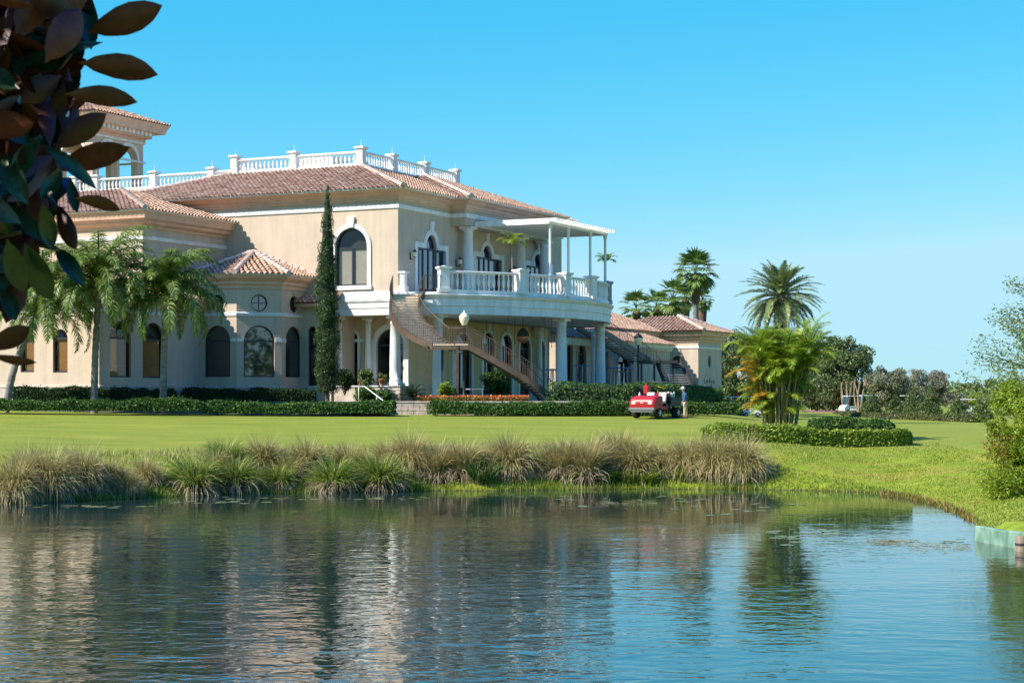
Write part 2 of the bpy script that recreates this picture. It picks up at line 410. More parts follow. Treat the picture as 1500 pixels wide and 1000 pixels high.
class Wall:
    def __init__(s, F, poly, name='wall', m='stucco', reveal=0.32):
        s.F = F; s.poly = poly; s.h = []; s.name = name; s.m = m; s.rv = reveal
    def hole(s, poly): s.h.append(poly)
    def done(s, par, mb=None):
        b = mb or MB()
        loops = [[Vector((u, z, 0)) for u, z in s.poly]] + [[Vector((u, z, 0)) for u, z in h] for h in s.h]
        flat = [p for l in loops for p in l]
        tr = geometry.tessellate_polygon(loops)
        b.add([s.F.at(p.x, p.y, 0) for p in flat], [tuple(t) for t in tr])
        for h in s.h:
            n = len(h)
            b.add([s.F.at(u, z, 0) for u, z in h] + [s.F.at(u, z, s.rv) for u, z in h], [(i, (i+1) % n, n + (i+1) % n, n + i) for i in range(n)])
        if mb is None: return b.build(s.name, M[s.m], par, OFF)

OFF = (0, 0, ZT)
def window(par, wall, poly, fw=0.09, frame='frame', glass='glassd', bars=(), blind=None, surround=None, sill=None, key=None, name='window', smat='white', back='inside'):
    """frame with its bars is the part; pane, blind, surround and what lies behind are its sub-parts"""
    F = wall.F; wall.hole(poly)
    inn = inset(poly, fw)
    f = MB(); ring(f, F, poly, inn, 0.14, 0.26)
    for u0, u1, z0, z1 in bars: fbar(f, F, u0, u1, z0, z1, 0.15, 0.245)
    w = f.build(name, M[frame], par, OFF)
    g = MB(); plate(g, F, inset(poly, fw * .5), 0.20); g.build('pane', M[glass], w, OFF)
    k = MB(); plate(k, F, poly, 0.55); ring(k, F, poly, inset(poly, .02), .321, .55); k.build('window_backing', M[back], w, OFF)
    if blind:
        zb, mt = blind; us = [p[0] for p in poly]; zs = [p[1] for p in poly]
        b = MB(); z = min(zs) + fw
        while z < zb:
            b.add([F.at(min(us)+fw, z, .30), F.at(max(us)-fw, z, .30), F.at(max(us)-fw, min(z+.075, zb), .275), F.at(min(us)+fw, min(z+.075, zb), .275)], [(0, 1, 2, 3)])
            z += .075
        b.build('blind', M[mt], w, OFF)
    if surround:
        s = MB(); out, pin = surround
        n = len(out)
        # open at the foot: build the band around the head and jambs only
        vs = [F.at(u, z, -.09) for u, z in out] + [F.at(u, z, -.09) for u, z in pin] + [F.at(u, z, .01) for u, z in out] + [F.at(u, z, .10) for u, z in pin]
        fs = []
        for i in range(n - 1):
            fs += [(i, i+1, n+i+1, n+i), (n+i, n+i+1, 3*n+i+1, 3*n+i), (i, 2*n+i, 2*n+i+1, i+1)]
        fs += [(0, n, 3*n, 2*n), (n-1, 3*n-1, 4*n-1, 2*n-1)]
        s.add(vs, fs)
        if sill: fbar(s, F, sill[0], sill[1], sill[2], sill[3], -.16, .12)
        if key:
            uc, z0, z1, w0, w1 = key
            slab(s, F, [(uc-w0, z0), (uc+w0, z0), (uc+w1, z1), (uc-w1, z1)], -.17, -.02)
        s.build('surround', M[smat], w, OFF)
    return w

def head_band(poly_from, t):
    """open outline round jambs and head (right jamb up, over the arch, down the left) and the same pushed out by t"""
    pin = poly_from[1:] + poly_from[:1]
    out = inset(poly_from, -t); out = out[1:] + out[:1]
    out[0] = (out[0][0], poly_from[1][1]); out[-1] = (out[-1][0], poly_from[0][1])
    return out, pin

def sweep(mb, prof, path, closed=False, smooth=False):
    """profile of (out, z) run along a plan path; 'out' is to the right of the direction of travel, corners mitred"""
    m = len(path); k = len(prof); P = [Vector(p) for p in path]; vs = []
    for i in range(m):
        if closed: a, c = P[i-1], P[(i+1) % m]
        else: a, c = P[max(i-1, 0)], P[min(i+1, m-1)]
        e1 = (P[i] - a) if (P[i] - a).length > 1e-9 else (c - P[i]); e2 = (c - P[i]) if (c - P[i]).length > 1e-9 else e1
        e1 = e1.normalized(); e2 = e2.normalized()
        n1 = Vector((e1.y, -e1.x)); n2 = Vector((e2.y, -e2.x)); nn = (n1 + n2).normalized(); d = max(.3, nn.dot(n1))
        for o, z in prof: q = P[i] + nn * (o / d); vs.append((q.x, q.y, z))
    fs = []
    for i in range(m if closed else m - 1):
        j = (i + 1) % m
        for t in range(k - 1): fs.append((i*k+t, j*k+t, j*k+t+1, i*k+t+1))
    mb.add(vs, fs, smooth)
    if not closed:
        mb.add(vs[:k], [tuple(range(k))]); mb.add(vs[-k:], [tuple(range(k))])

def tiles(par, quads, name='roof', pitch=0.34, course=0.42, r=0.125, m='tile', ridges=()):
    """clay barrel tiles laid over sloping polygons; quads: list of polygons whose first edge is the eave"""
    base = MB(); V = []; Fc = []; nv = 0; rr = np.random.default_rng(5)
    for poly in quads:
        P = [Vector(p) for p in poly]
        base.add(P, [tuple(range(len(P)))])
        e = (P[1] - P[0]).normalized(); nrm = (P[1] - P[0]).cross(P[-1] - P[0]).normalized()
        if nrm.z < 0: nrm = -nrm
        s = nrm.cross(e); s = s if s.dot(P[-1] - P[0] + P[2] - P[1]) > 0 else -s
        Q = [((p - P[0]).dot(e), (p - P[0]).dot(s)) for p in P]
        umin = min(q[0] for q in Q); umax = max(q[0] for q in Q); u = umin + pitch * .6
        while u < umax:
            cut = []
            for i in range(len(Q)):
                (ua, va), (ub, vb) = Q[i], Q[(i+1) % len(Q)]
                if (ua - u) * (ub - u) < 0: cut.append(va + (vb - va) * (u - ua) / (ub - ua))
            if len(cut) >= 2:
                v0, v1 = min(cut), max(cut)
                if v0 < 0.05: v0 -= .09
                v = v0
                while v < v1 - .06:
                    L = min(course + .05, v1 - v); ra = r * rr.uniform(.93, 1.07); du = rr.normal(0, .012)
                    for q, (vv, rad_, lift) in enumerate(((v, ra, .035), (v + L, ra * .86, 0.0))):
                        for t in range(6):
                            an = PI * t / 5
                            p = P[0] + e * (u + du + rad_ * math.cos(an)) + s * vv + nrm * (rad_ * math.sin(an) * 1.05 + lift)
                            V.append((p.x, p.y, p.z))
                    for t in range(5): Fc.append((nv+t, nv+t+1, nv+6+t+1, nv+6+t))
                    nv += 12; v += course
            u += pitch
    o = base.build(name, M['pan'], par, OFF)
    np_obj('barrel_tiles', V, Fc, M[m], o, OFF)
    if ridges:
        for p, q in ridges:
            c = MB(); p, q = Vector(p), Vector(q); n = max(1, int((q - p).length / .45)); d = (q - p) / n
            for i in range(n):
                a = p + d * i; b = p + d * (i + 1.08)
                c.tube([a + Vector((0, 0, .10)), b + Vector((0, 0, .07))], [.19, .155], 7)
            c.build('ridge_cap', M['mortar'], o, OFF)
    return o

BAL = [(.055, 0), (.075, .03), (.05, .07), (.045, .12), (.085, .28), (.09, .36), (.05, .55), (.042, .64), (.065, .68), (.07, .72)]
def balustrade(par, path, z0, h=0.95, piers=(), spacing=0.34, pier=(0.52, 1.22), rail=0.15, name='balustrade', closed=False, cap=True, spike=True):
    """top and foot rails, lathe turned balusters between piers; piers are given as points on the path"""
    mb = MB(); k = h - .28
    sweep(mb, [(-rail, z0 + h - .13), (rail, z0 + h - .13), (rail + .03, z0 + h - .05), (rail, z0 + h), (-rail, z0 + h), (-rail - .03, z0 + h - .05), (-rail, z0 + h - .13)], path, closed)
    sweep(mb, [(-rail*.9, z0), (rail*.9, z0), (rail*.9, z0 + .14), (-rail*.9, z0 + .14), (-rail*.9, z0)], path, closed)
    P = [Vector(p) for p in path] + ([Vector(path[0])] if closed else [])
    tot = 0; step = spacing; nxt = spacing * .5
    for i in range(len(P) - 1):
        L = (P[i+1] - P[i]).length
        while nxt < tot + L:
            q = P[i].lerp(P[i+1], (nxt - tot) / L)
            if all((q - Vector(pp)).length > pier[0] * .5 + .08 for pp in piers):
                mb.lathe([(r_ * 1.0, z0 + .14 + zz * k / .72) for r_, zz in BAL], (q.x, q.y, 0), 7)
            nxt += spacing
        tot += L
    o = mb.build(name, M['white'], par, OFF)
    for pp in piers:
        pp = Vector(pp); best = min(range(len(P) - 1), key=lambda i: ((P[i] + P[i+1]) / 2 - pp).length)
        d = P[best+1] - P[best]; rz = math.atan2(d.y, d.x)
        b = MB(); w = pier[0]
        b.cbox((pp.x, pp.y, z0 + .12), (w + .10, w + .10, .24), rz)
        b.cbox((pp.x, pp.y, z0 + pier[1] / 2), (w, w, pier[1] - .2), rz, .015)
        b.cbox((pp.x, pp.y, z0 + pier[1] - .14), (w + .10, w + .10, .07), rz)
        b.cbox((pp.x, pp.y, z0 + pier[1] - .05), (w + .22, w + .22, .115), rz)
        if cap: b.lathe([(w * .55, z0 + pier[1]), (w * .3, z0 + pier[1] + .05), (0.02, z0 + pier[1] + .09)], (pp.x, pp.y, 0), 4, False)
        if spike: b.tube([(pp.x, pp.y, z0 + pier[1]), (pp.x, pp.y, z0 + pier[1] + .55)], [.016, .008], 5)
        b.build('pier', M['white'], o, OFF)
    return o

def column(par, a, b, z0, z1, r, name='column'):
    mb = MB(); h = z1 - z0
    mb.cbox((a, b, z0 + .09), (r * 2.7, r * 2.7, .18), 0, .01)
    prof = [(r*1.28, .18), (r*1.3, .25), (r*1.12, .30), (r*1.18, .36), (r*1.02, .42)]
    prof += [(r * (1.0 - .16 * max(0, t - .3) / .7), .42 + (h - .42 - .55) * t) for t in (0, .15, .3, .5, .75, 1)]
    prof += [(r*.92, h - .53), (r*.92, h - .48), (r*.85, h - .46), (r*.87, h - .30), (r*1.0, h - .24), (r*1.14, h - .18)]
    mb.lathe([(q, z0 + zz) for q, zz in prof], (a, b, 0), 24)
    mb.cbox((a, b, z1 - .09), (r * 2.5, r * 2.5, .18), 0, .01)
    return mb.build(name, M['white'], par, OFF)

# ------------------------------------------------------------------ the clubhouse
club = thing('clubhouse', 'cream stucco two-storey clubhouse with red barrel tile roofs, white balustrades, corner tower and round bay', 'clubhouse', (C0.x, C0.y, ZT), ANG)
ZF, ZE0, ZE1 = 4.23, 8.72, 10.2           # ground floor level, entablature foot and top
ZB0, ZB1, ZCO, ZEA = 15.37, 15.66, 16.0, 16.55
AE, BE = 24.6, 23.3                         # main block depth (right face) and length (left face)

FL = Face((0, 0), (0, -1), (1, 0))          # sunny left face of the main block
FR = Face((0, 0), (1, 0), (0, 1))           # shaded right face of the main block
wl = Wall(FL, rect_poly(-BE, 0, ZE1, ZEA)); wr = Wall(FR, rect_poly(0, AE, ZE1, ZEA))

# big arched window on the sunny face
u0, u1 = FL.u(491.5), FL.u(538.5); z0, z1 = FL.z(515, 418.5), FL.z(515, 334)
po = arch_poly(u0, u1, z0, z1); uc = (u0 + u1) / 2; zt = FL.z(515, 363)
window(club, wl, po, .1, 'frame', 'glassc', bars=[(u0, u1, zt - .05, zt + .06), (uc - .06, uc + .06, z0, zt)], blind=(zt, 'blind'),
       surround=head_band(po, .27), sill=(u0 - .32, u1 + .32, z0 - .27, z0), key=(uc, z1 + .02, z1 + .68, .2, .27))
# three tall doors with an arched transom on the shaded face
def serliana(wall, a0, a1, aa0, aa1, pyt, pys, zb, sur):
    F = wall.F; pm = (aa0 + aa1) / 2
    ua, ub, ud, ue = F.u(a0), F.u(a1), F.u(aa0), F.u(aa1); zs = F.z(pm, pys); z1 = F.z(pm, pyt)
    po = serl_poly(ua, ub, zb, zs, ud, ue, z1)
    t = (ub - ua)
    bars = [(ud - .06, ud + .06, zb, zs), (ue - .06, ue + .06, zb, zs), (ua, ub, zs - .07, zs + .07), ((ud+ue)/2 - .06, (ud+ue)/2 + .06, zb, zs)]
    window(club, wall, po, .12, 'bluefr', 'glass', bars=bars, surround=head_band(po, sur), key=((ud+ue)/2, z1 + sur * .6, z1 + sur + .5, .14, .22), name='door')
ZFL = 10.22
serliana(wr, 610.5, 652, 623, 639, 344, 365, ZFL, .34)
serliana(wr, 696, 734, 705.5, 719.5, 360, 378, ZFL, .34)
serliana(wr, 769.5, 806, 780.5, 793.5, 372, 391, ZFL, .34)
mw = MB(); wl.done(None, mw); wr.done(None, mw)
mw.add([(AE, 0, ZE1), (AE, BE, ZE1), (AE, BE, ZEA), (AE, 0, ZEA)], [(0, 1, 2, 3)])
mw.add([(AE, BE, ZE1), (0, BE, ZE1), (0, BE, ZEA), (AE, BE, ZEA)], [(0, 1, 2, 3)])
mw.add([(0.02, .02, ZE0 + .02), (AE, .02, ZE0 + .02), (AE, BE, ZE0 + .02), (.02, BE, ZE0 + .02)], [(0, 1, 2, 3)])
mw.build('upper_wall', M['stucco'], club, OFF)

PJ0, PJ1, PJB = 7.0, 20.6, -1.1             # projecting bay of the upper storey on columns
main_path = [(0, BE), (0, 0), (PJ0, 0), (PJ0, PJB), (PJ1, PJB), (PJ1, 0), (AE, 0), (AE, BE)]
# walking from left end round the corner keeps the outside on the right hand
c = MB()
sweep(c, [(0, ZCO - .12), (.08, ZCO - .12), (.08, ZCO), (.16, ZCO + .05), (.18, ZCO + .18), (.42, ZCO + .30), (.46, ZCO + .38), (.70, ZCO + .46), (.72, ZEA - .04), (0, ZEA - .04)], main_path)
c.build('cornice', M['cornice'], club, OFF)
c = MB(); sweep(c, [(0, ZB0), (.07, ZB0), (.09, ZB0 + .06), (.09, ZB1 - .05), (.05, ZB1), (0, ZB1)], main_path); c.build('string_band', M['white'], club, OFF)
c = MB(); sweep(c, [(.72, ZEA - .05), (.86, ZEA - .05), (.90, ZEA + .09), (.80, ZEA + .09), (.72, ZEA - .02)], main_path); c.build('gutter', M['white'], club, OFF)
# walls of the projecting bay head (a beam carried by columns)
c = MB(); c.box((PJ0, PJB, 14.86), (PJ1, -.003, ZEA - .05)); c.build('bay_beam', M['stucco'], club, OFF)
for px in (686, 762.5):
    t = (px - 750) / FPX; P = W2(0, PJB + .42); a = (t * P.y - P.x) / (RD.x - t * RD.y)
    column(club, a, PJB + .42, 10.12, 14.86, .37)
column(club, PJ1 - .5, PJB + .42, 10.12, 14.86, .37)

# white entablature between the storeys, on the sunny side
c = MB(); ent = [(0, ZE0), (.10, ZE0), (.10, ZE0 + .42), (.15, ZE0 + .45), (.15, ZE0 + .78), (.22, ZE0 + .84), (.26, ZE0 + .98), (.08, ZE0 + 1.02), (.06, ZE1 + .02), (0, ZE1 + .02)]
sweep(c, ent, [(0, BE), (0, 0), (.9, 0)]); c.build('entablature', M['white'], club, OFF)

# main hipped roof
ov = .9; zf = 19.1; D = 6.57
A1, B1 = AE + ov, BE + ov
fa0, fa1, fb0, fb1 = D, 19.6, D, 16.7
Er = [(-ov, B1), (-ov, -ov), (A1, -ov), (A1, B1)]
sl = (zf - ZEA) / (D + ov)
pb = PJB - ov                                 # eave of the projecting bay
zr = lambda b: ZEA + sl * (b + ov)
bt = D - (PJB * -1)                           # where the bay roof reaches the flat top
quads = [
    [(-ov, B1, ZEA), (-ov, -ov, ZEA), (fa0, fb0, zf), (fa0, fb1, zf)],
    [(-ov, -ov, ZEA), (A1, -ov, ZEA), (fa1, fb0, zf), (fa0, fb0, zf)],
    [(A1, -ov, ZEA), (A1, B1, ZEA), (fa1, fb1, zf), (fa1, fb0, zf)],
    [(A1, B1, ZEA), (-ov, B1, ZEA), (fa0, fb1, zf), (fa1, fb1, zf)],
    [(PJ0 - ov, pb, ZEA), (PJ1 + ov, pb, ZEA), (PJ1 + ov - 5.4, pb + 7.47, zf + .02), (PJ0 - ov + 7.47, pb + 7.47, zf + .02)],
    [(PJ0 - ov, -ov, ZEA), (PJ0 - ov, pb, ZEA), (PJ0 - ov + 7.47, pb + 7.47, zf + .02), (PJ0 - ov + 7.4, D - .05, zf)],
    [(PJ1 + ov, pb, ZEA), (PJ1 + ov, -ov, ZEA), (PJ1 + ov - 5.4, D - .05, zf), (PJ1 + ov - 5.4, pb + 7.47, zf + .02)],
]
tiles(club, quads, ridges=[((-ov, -ov, ZEA), (fa0, fb0, zf)), ((-ov, B1, ZEA), (fa0, fb1, zf)), ((A1, -ov, ZEA), (fa1, fb0, zf)), ((PJ0 - ov, pb, ZEA), (PJ0 - ov + 7.47, pb + 7.47, zf))])
c = MB(); c.box((fa0 - .3, fb0 - .3, zf - .3), (fa1 + .3, fb1 + .3, zf + .06)); c.build('flat_roof', M['white'], club, OFF)
c = MB(); c.box((fa0 + 1.2, 9.5, zf + .06), (fa0 + 3.2, 12.5, zf + .95)); c.box((fa0 + 1.4, 9.8, zf + .95), (fa0 + 3.0, 12.2, zf + 1.02)); c.build('roof_unit', M['concrete'], club, OFF)
def on_line(px, O, d):
    P = W2(*O); Dw = RD * d[0] + LD * d[1]; t = (px - 750) / FPX
    k = (t * P.y - P.x) / (Dw.x - t * Dw.y); return (O[0] + d[0] * k, O[1] + d[1] * k)
pl = [on_line(p, (D, 0), (0, 1)) for p in (345, 431)] + [(D, D)] + [on_line(p, (0, D), (1, 0)) for p in (574.5, 622, 667)]
balustrade(club, [(fa1, pl[0][1]), (pl[0][0], pl[0][1]), (D, D), (pl[-1][0], D), (pl[-1][0], fb1)], zf + .06, .95, pl, name='roof_balustrade')

# second flat roof further left with its balustrade, then the tower
FB = 10.0; z2 = 18.95
c = MB(); c.box((FB - .35, 17.2, 10), (22, 34, z2)); c.build('rear_block_wall', M['stucco'], club, OFF)
pl2 = [on_line(p, (FB, 0), (0, 1)) for p in (311, 226, 141)] + [(FB, 33.6)]
balustrade(club, [(FB, 17.3), (FB, 33.6)][::-1], z2 + .02, .95, pl2, name='roof_balustrade')

TA, TB, TS = 11.6, 33.2, 6.2
tz0, tz1 = 17.5, 24.0
def tower():
    mb = MB(); tm = MB()
    for O, ud, nd in (((TA, TB), (1, 0), (0, 1)), ((TA, TB + TS), (0, -1), (1, 0)), ((TA + TS, TB + TS), (-1, 0), (0, -1)), ((TA + TS, TB), (0, 1), (-1, 0))):
        F = Face(O, ud, nd); w = Wall(F, rect_poly(0, TS, tz0, tz1), reveal=.55)
        for k in (0, 1):
            x0 = .75 + k * 2.5; po = arch_poly(x0, x0 + 2.2, tz0 + .5, 23.25)
            w.hole(po); out, pin = head_band(po, .24)
            hb = [q for q in range(len(out)) if 1 < q < len(out) - 1] 
            n = len(out)
            vs = [F.at(u, z, -.08) for u, z in out] + [F.at(u, z, -.08) for u, z in pin] + [F.at(u, z, .01) for u, z in out] + [F.at(u, z, .06) for u, z in pin]
            fs = []
            for i in range(1, n - 2): fs += [(i, i+1, n+i+1, n+i), (n+i, n+i+1, 3*n+i+1, 3*n+i), (i, 2*n+i, 2*n+i+1, i+1)]
            tm.add(vs, fs)
        w.done(None, mb)
        inner = Wall(Face(tuple(Vector(O) + Vector(ud) * .55 + Vector(nd) * .55), ud, nd), rect_poly(0, TS - 1.1, tz0, tz1))
        for k in (0, 1): inner.hole(arch_poly(.2 + k * 2.5, 2.4 + k * 2.5, tz0 + .5, 23.25))
        inner.rv = .004; inner.done(None, mb)
    mb.add([(TA, TB, tz1), (TA + TS, TB, tz1), (TA + TS, TB + TS, tz1), (TA, TB + TS, tz1)], [(0, 1, 2, 3)])
    t = mb.build('tower', M['stucco'], club, OFF)
    sq = [(TA, TB + TS), (TA, TB), (TA + TS, TB), (TA + TS, TB + TS)]
    for z in (22.05, 23.55): sweep(tm, [(0, z), (.13, z), (.16, z + .08), (.13, z + .16), (0, z + .16)], sq, True)
    tm.build('trim', M['white'], t, OFF)
    k = MB()
    sweep(k, [(0, 23.72), (.12, 23.72), (.14, 23.95), (.5, 24.02), (.5, 24.38), (1.25, 24.42), (1.3, 24.7), (1.45, 24.95), (1.5, 25.1), (0, 25.1)], sq, True)
    k.build('cornice', M['cornice'], t, OFF)
    k = MB(); n = 12
    for i in range(n):
        x = TA + (i + .5) * TS / n; y = TB + (i + .5) * TS / n
        k.box((x - .14, TB - .92, 24.12), (x + .14, TB - .14, 24.41)); k.box((TA - .92, y - .14, 24.12), (TA - .14, y + .14, 24.41))
    k.build('corbels', M['white'], t, OFF)
    o = 1.55; z = 25.12; ap = (TA + TS / 2, TB + TS / 2, z + 1.7)
    q = [(TA - o, TB + TS + o, z), (TA - o, TB - o, z), (TA + TS + o, TB - o, z), (TA + TS + o, TB + TS + o, z)]
    ro = tiles(t, [[q[0], q[1], ap], [q[1], q[2], ap], [q[2], q[3], ap], [q[3], q[0], ap]], ridges=[])
    return t
# keep the tower to three levels: its tiles are joined under the tower part
def tower_tiles_fix(t):
    for ch in list(t.children):
        if ch.name.startswith('roof'):
            for g in list(ch.children):
                g.parent = t
tw = tower(); tower_tiles_fix(tw)

# ------------------------------------------------------------------ ground floor under the main block
RA, RB = 2.4, 1.0
FGL = Face((RA, RB), (0, -1), (1, 0)); FGR = Face((RA, RB), (1, 0), (0, 1))
gl = Wall(FGL, rect_poly(-9, 0, ZF - .2, ZE0 + .01), m='stucco_lightened'); gr = Wall(FGR, rect_poly(0, AE - RA, ZF - .9, ZE0 + .01), m='stucco_lightened')
def gwin(wall, p0, p1, pyt, zb, sur=.22, frame='frame', key=True, band=None):
    F = wall.F; u0, u1 = F.u(p0), F.u(p1); z1 = F.z((p0+p1)/2, pyt)
    po = arch_poly(u0, u1, zb, z1); zs = z1 - (u1 - u0) / 2; uc = (u0 + u1) / 2
    window(club, wall, po, .09, frame, 'glassd', bars=[(u0, u1, zs - .05, zs + .05), (uc - .05, uc + .05, zb, zs)],
           surround=head_band(po, sur), key=(uc, z1 + sur * .5, min(z1 + sur + .4, ZE0 - .02), .12, .18) if key else None)
gwin(gl, 503.5, 524.5, 485, ZF + .02, .2, key=False)
gwin(gl, 552, 592, 482, ZF + .02, .34)
for p0, p1, t in ((664, 690, 489), (706.5, 722.5, 487), (733.5, 749, 490), (760.5, 776, 493.5), (786.5, 797, 499)):
    gwin(gr, p0, p1, t, ZT + .35)
mg = MB(); gl.done(None, mg); gr.done(None, mg)
mg.add([(AE, RB, ZT), (AE, 14, ZT), (AE, 14, ZE0), (AE, RB, ZE0)], [(0, 1, 2, 3)])
mg.build('ground_wall', M['stucco_lightened'], club, OFF)
c = MB()
for F, u0, u1 in ((FGL, -6, 0), (FGR, 0, AE - RA)): pass
zi = 7.25
c.box((RA - .07, FGL.at(FGL.u(535), 0)[1], zi - .1), (RA, FGL.at(FGL.u(548), 0)[1] + 2.0, zi + .1))
c.box((RA - .06, RB - .06, zi - .1), (RA + .02, FGL.at(FGL.u(596), 0)[1], zi + .1))
c.build('impost_band', M['white'], club, OFF)
# loggia floor with a stone plinth, balcony underside handled below
c = MB(); c.box((-.35, -.35, ZT), (AE, RB + .02, ZF - .45)); c.box((-.35, -.35, ZT), (RA + .02, 9, ZF)); c.build('plinth', M['plinth'], club, OFF)
c = MB(); c.box((-.42, -.42, ZF), (RA + .02, 9, ZF + .07)); c.box((-.42, -.42, ZF), (2.0, RB, ZF + .07)); c.build('loggia_floor', M['white'], club, OFF)
def at_px(px, O, d): return on_line(px, O, d)
column(club, .48, .48, ZF + .07, ZE0, .35)
column(club, *at_px(539.5, (RA - .35, 0), (0, 1)), ZF + .07, ZE0, .23)
column(club, *at_px(496, (.6, 0), (0, 1)), ZF + .07, ZE0, .25)

# ------------------------------------------------------------------ bowed balcony
BC = (12.0, 8.3); BR = 16.1; TH = 47.1
def arc(r, t0=-TH, t1=TH, n=40):
    return [(BC[0] + r * math.sin(rad(t0 + (t1 - t0) * i / n)), BC[1] - r * math.cos(rad(t0 + (t1 - t0) * i / n))) for i in range(n + 1)]
arcp = arc(BR)
outline = [(-.85, -.12)] + arcp + [(AE - .6, .4), (-.3, .4)]
mb = MB(); n = len(outline)
mb.add([(x, y, ZE0 + .05) for x, y in outline] + [(x, y, ZE1 - .1) for x, y in outline], [tuple(range(n)), tuple(range(2*n-1, n-1, -1))] + [(i, (i+1) % n, n+(i+1) % n, n+i) for i in range(n)])
bal = mb.build('balcony', M['white'], club, OFF)
mb = MB()
sweep(mb, [(-.3, ZE0), (.10, ZE0), (.10, ZE0 + .48), (.16, ZE0 + .52), (.16, ZE0 + .95), (.24, ZE0 + 1.02), (.30, ZE0 + 1.12), (.34, ZE0 + 1.2), (.10, ZE0 + 1.25), (-.3, ZE0 + 1.25)], [(-.85, -.12)] + arcp + [(AE - .6, .0)])
mb.build('fascia', M['white'], bal, OFF)
def th_of(px, r):
    return min((abs(pxof(BC[0] + r * math.sin(rad(t / 20)), BC[1] - r * math.cos(rad(t / 20))) - px), t / 20) for t in range(-942, 700))[1]
pr = BR - .12
pths = [th_of(p, pr) for p in (650, 763, 827.5, 866, 894, 907)] + [40, TH]
pp = [(BC[0] + pr * math.sin(rad(t)), BC[1] - pr * math.cos(rad(t))) for t in pths]
bz = ZE1 - .1
balustrade(club, arc(pr, pths[0], TH), bz, 1.32, pp, .36, (.62, 1.55), name='balcony_balustrade', spike=False)
# short stub pier where the stair meets the house wall
mb = MB(); q = on_line(591, (-.1, -.35), (1, 0))
mb.cbox((q[0], q[1], bz + .6), (.34, .34, 1.2), 0, .015); mb.cbox((q[0], q[1], bz + 1.25), (.5, .5, .12)); mb.cbox((q[0], q[1], bz + .2), (.46, .46, .4)); mb.build('stub_pier', M['white'], bal, OFF)
rc = BR - .62
for px in (642, 822.5, 901):
    t = th_of(px, rc); column(club, BC[0] + rc * math.sin(rad(t)), BC[1] - rc * math.cos(rad(t)), ZT + .1, ZE0, .37)
column(club, *at_px(872, (0, -1.6), (1, 0)), ZT + .1, ZE0, .36)
column(club, *at_px(789.5, (0, .55), (1, 0)), ZT + .1, ZE0, .26)

# ------------------------------------------------------------------ pergola on the balcony
ga0, ga1, gb0, gb1 = 8.2, 17.9, -1.15, -6.6
pg = MB(); zp = 15.0
pg.box((ga0, gb1, zp - .17), (ga1, gb1 + .2, zp)); pg.box((ga0, gb0 - .2, zp - .17), (ga1, gb0, zp))
pg.box((ga0, gb1 + .2, zp - .17), (ga0 + .16, gb0 - .2, zp)); pg.box((ga1 - .16, gb1 + .2, zp - .17), (ga1, gb0 - .2, zp))
per = pg.build('pergola', M['white'], club, OFF)
pg = MB(); k = 0; a = ga0 + .02
while a < ga1:
    pg.box((a, gb1 - .55, zp + .003), (a + .11, gb0, zp + .19)); a += .33
pg.build('slats', M['white'], per, OFF)
pg = MB(); pg.box((ga0 + .16, gb1 + .2, zp - .06), (ga1 - .16, gb0 - .2, zp - .035)); pg.build('awning', M['canvas'], per, OFF)
for px in (806, 832.5, 864.5, 886.5):
    q = on_line(px, (0, gb1 + .1), (1, 0)); pg = MB()
    pg.lathe([(.13, bz), (.13, bz + .12), (.095, bz + .16), (.09, zp - .5), (.12, zp - .42), (.15, zp - .172)], (q[0], q[1], 0), 12)
    pg.build('post', M['white'], per, OFF)

# wall lanterns on the shaded upper wall
for px, py in ((600.5, 372), (667.5, 383), (746.5, 396)):
    u = FR.u(px); z = FR.z(px, py); mb = MB()
    mb.box((u - .05, -.06, z - .35), (u + .05, -.005, z + .1)); mb.tube([(u, -.06, z - .28), (u, -.25, z - .38), (u, -.34, z - .22)], .025, 6)
    mb.lathe([(.05, -.22), (.11, -.18), (.15, .10), (.17, .13), (.09, .24), (.02, .30)], (u, -.34, z), 6, False)
    s = mb.build('wall_lantern', M['bronze'], club, OFF)
    mb = MB(); mb.lathe([(.112, -.17), (.152, .09)], (u, -.34, z), 6, False); mb.build('lantern_glass', M['lamp_glass'], s, OFF)
# ------------------------------------------------------------------ left wing: upper block, lower block, round bay
UA, UB, UZ = -8.8, 12.94, 14.95
mb = MB()
mb.box((UA, UB, 8.0), (1.0, 32, UZ - .1)); mb.build('wing_upper_wall', M['stucco'], club, OFF)
wpath = [(UA, 32), (UA, UB), (-.0, UB)]
c = MB(); k = UZ - 1.0
sweep(c, [(0, k), (.10, k), (.12, k + .12), (.38, k + .26), (.42, k + .40), (.62, k + .52), (.66, k + .70), (.74, k + .95), (0, k + .95)], wpath); c.build('cornice', M['cornice'], club, OFF)
c = MB(); k = UZ - 1.72; sweep(c, [(0, k), (.07, k), (.09, k + .22), (0, k + .26)], wpath); c.build('string_band', M['white'], club, OFF)
c = MB(); sweep(c, [(.70, UZ - .06), (.84, UZ - .06), (.90, UZ + .08), (.78, UZ + .08), (.70, UZ - .02)], wpath); c.build('gutter', M['white'], club, OFF)
e0, e1 = UA - .9, UB - .9; s_ = .285; d = 8.5; zt = UZ + s_ * d
tiles(club, [[(e0, 34, UZ), (e0, e1, UZ), (e0 + d, e1 + d, zt), (e0 + d, 34, zt)],
             [(e0, e1, UZ), (4.5, e1, UZ), (4.5, e1 + d, zt), (e0 + d, e1 + d, zt)]], ridges=[((e0, e1, UZ), (e0 + d, e1 + d, zt))])
LA, LB, LZ = -15.0, 11.3, 9.6
FWF = Face((LA, LB), (0, -1), (1, 0)); FWR = Face((LA, LB), (1, 0), (0, 1))
wf = Wall(FWF, rect_poly(-16, 0, ZT - .1, LZ - .05)); ww = Wall(FWR, rect_poly(0, 14.5, ZT - .1, LZ - .05))
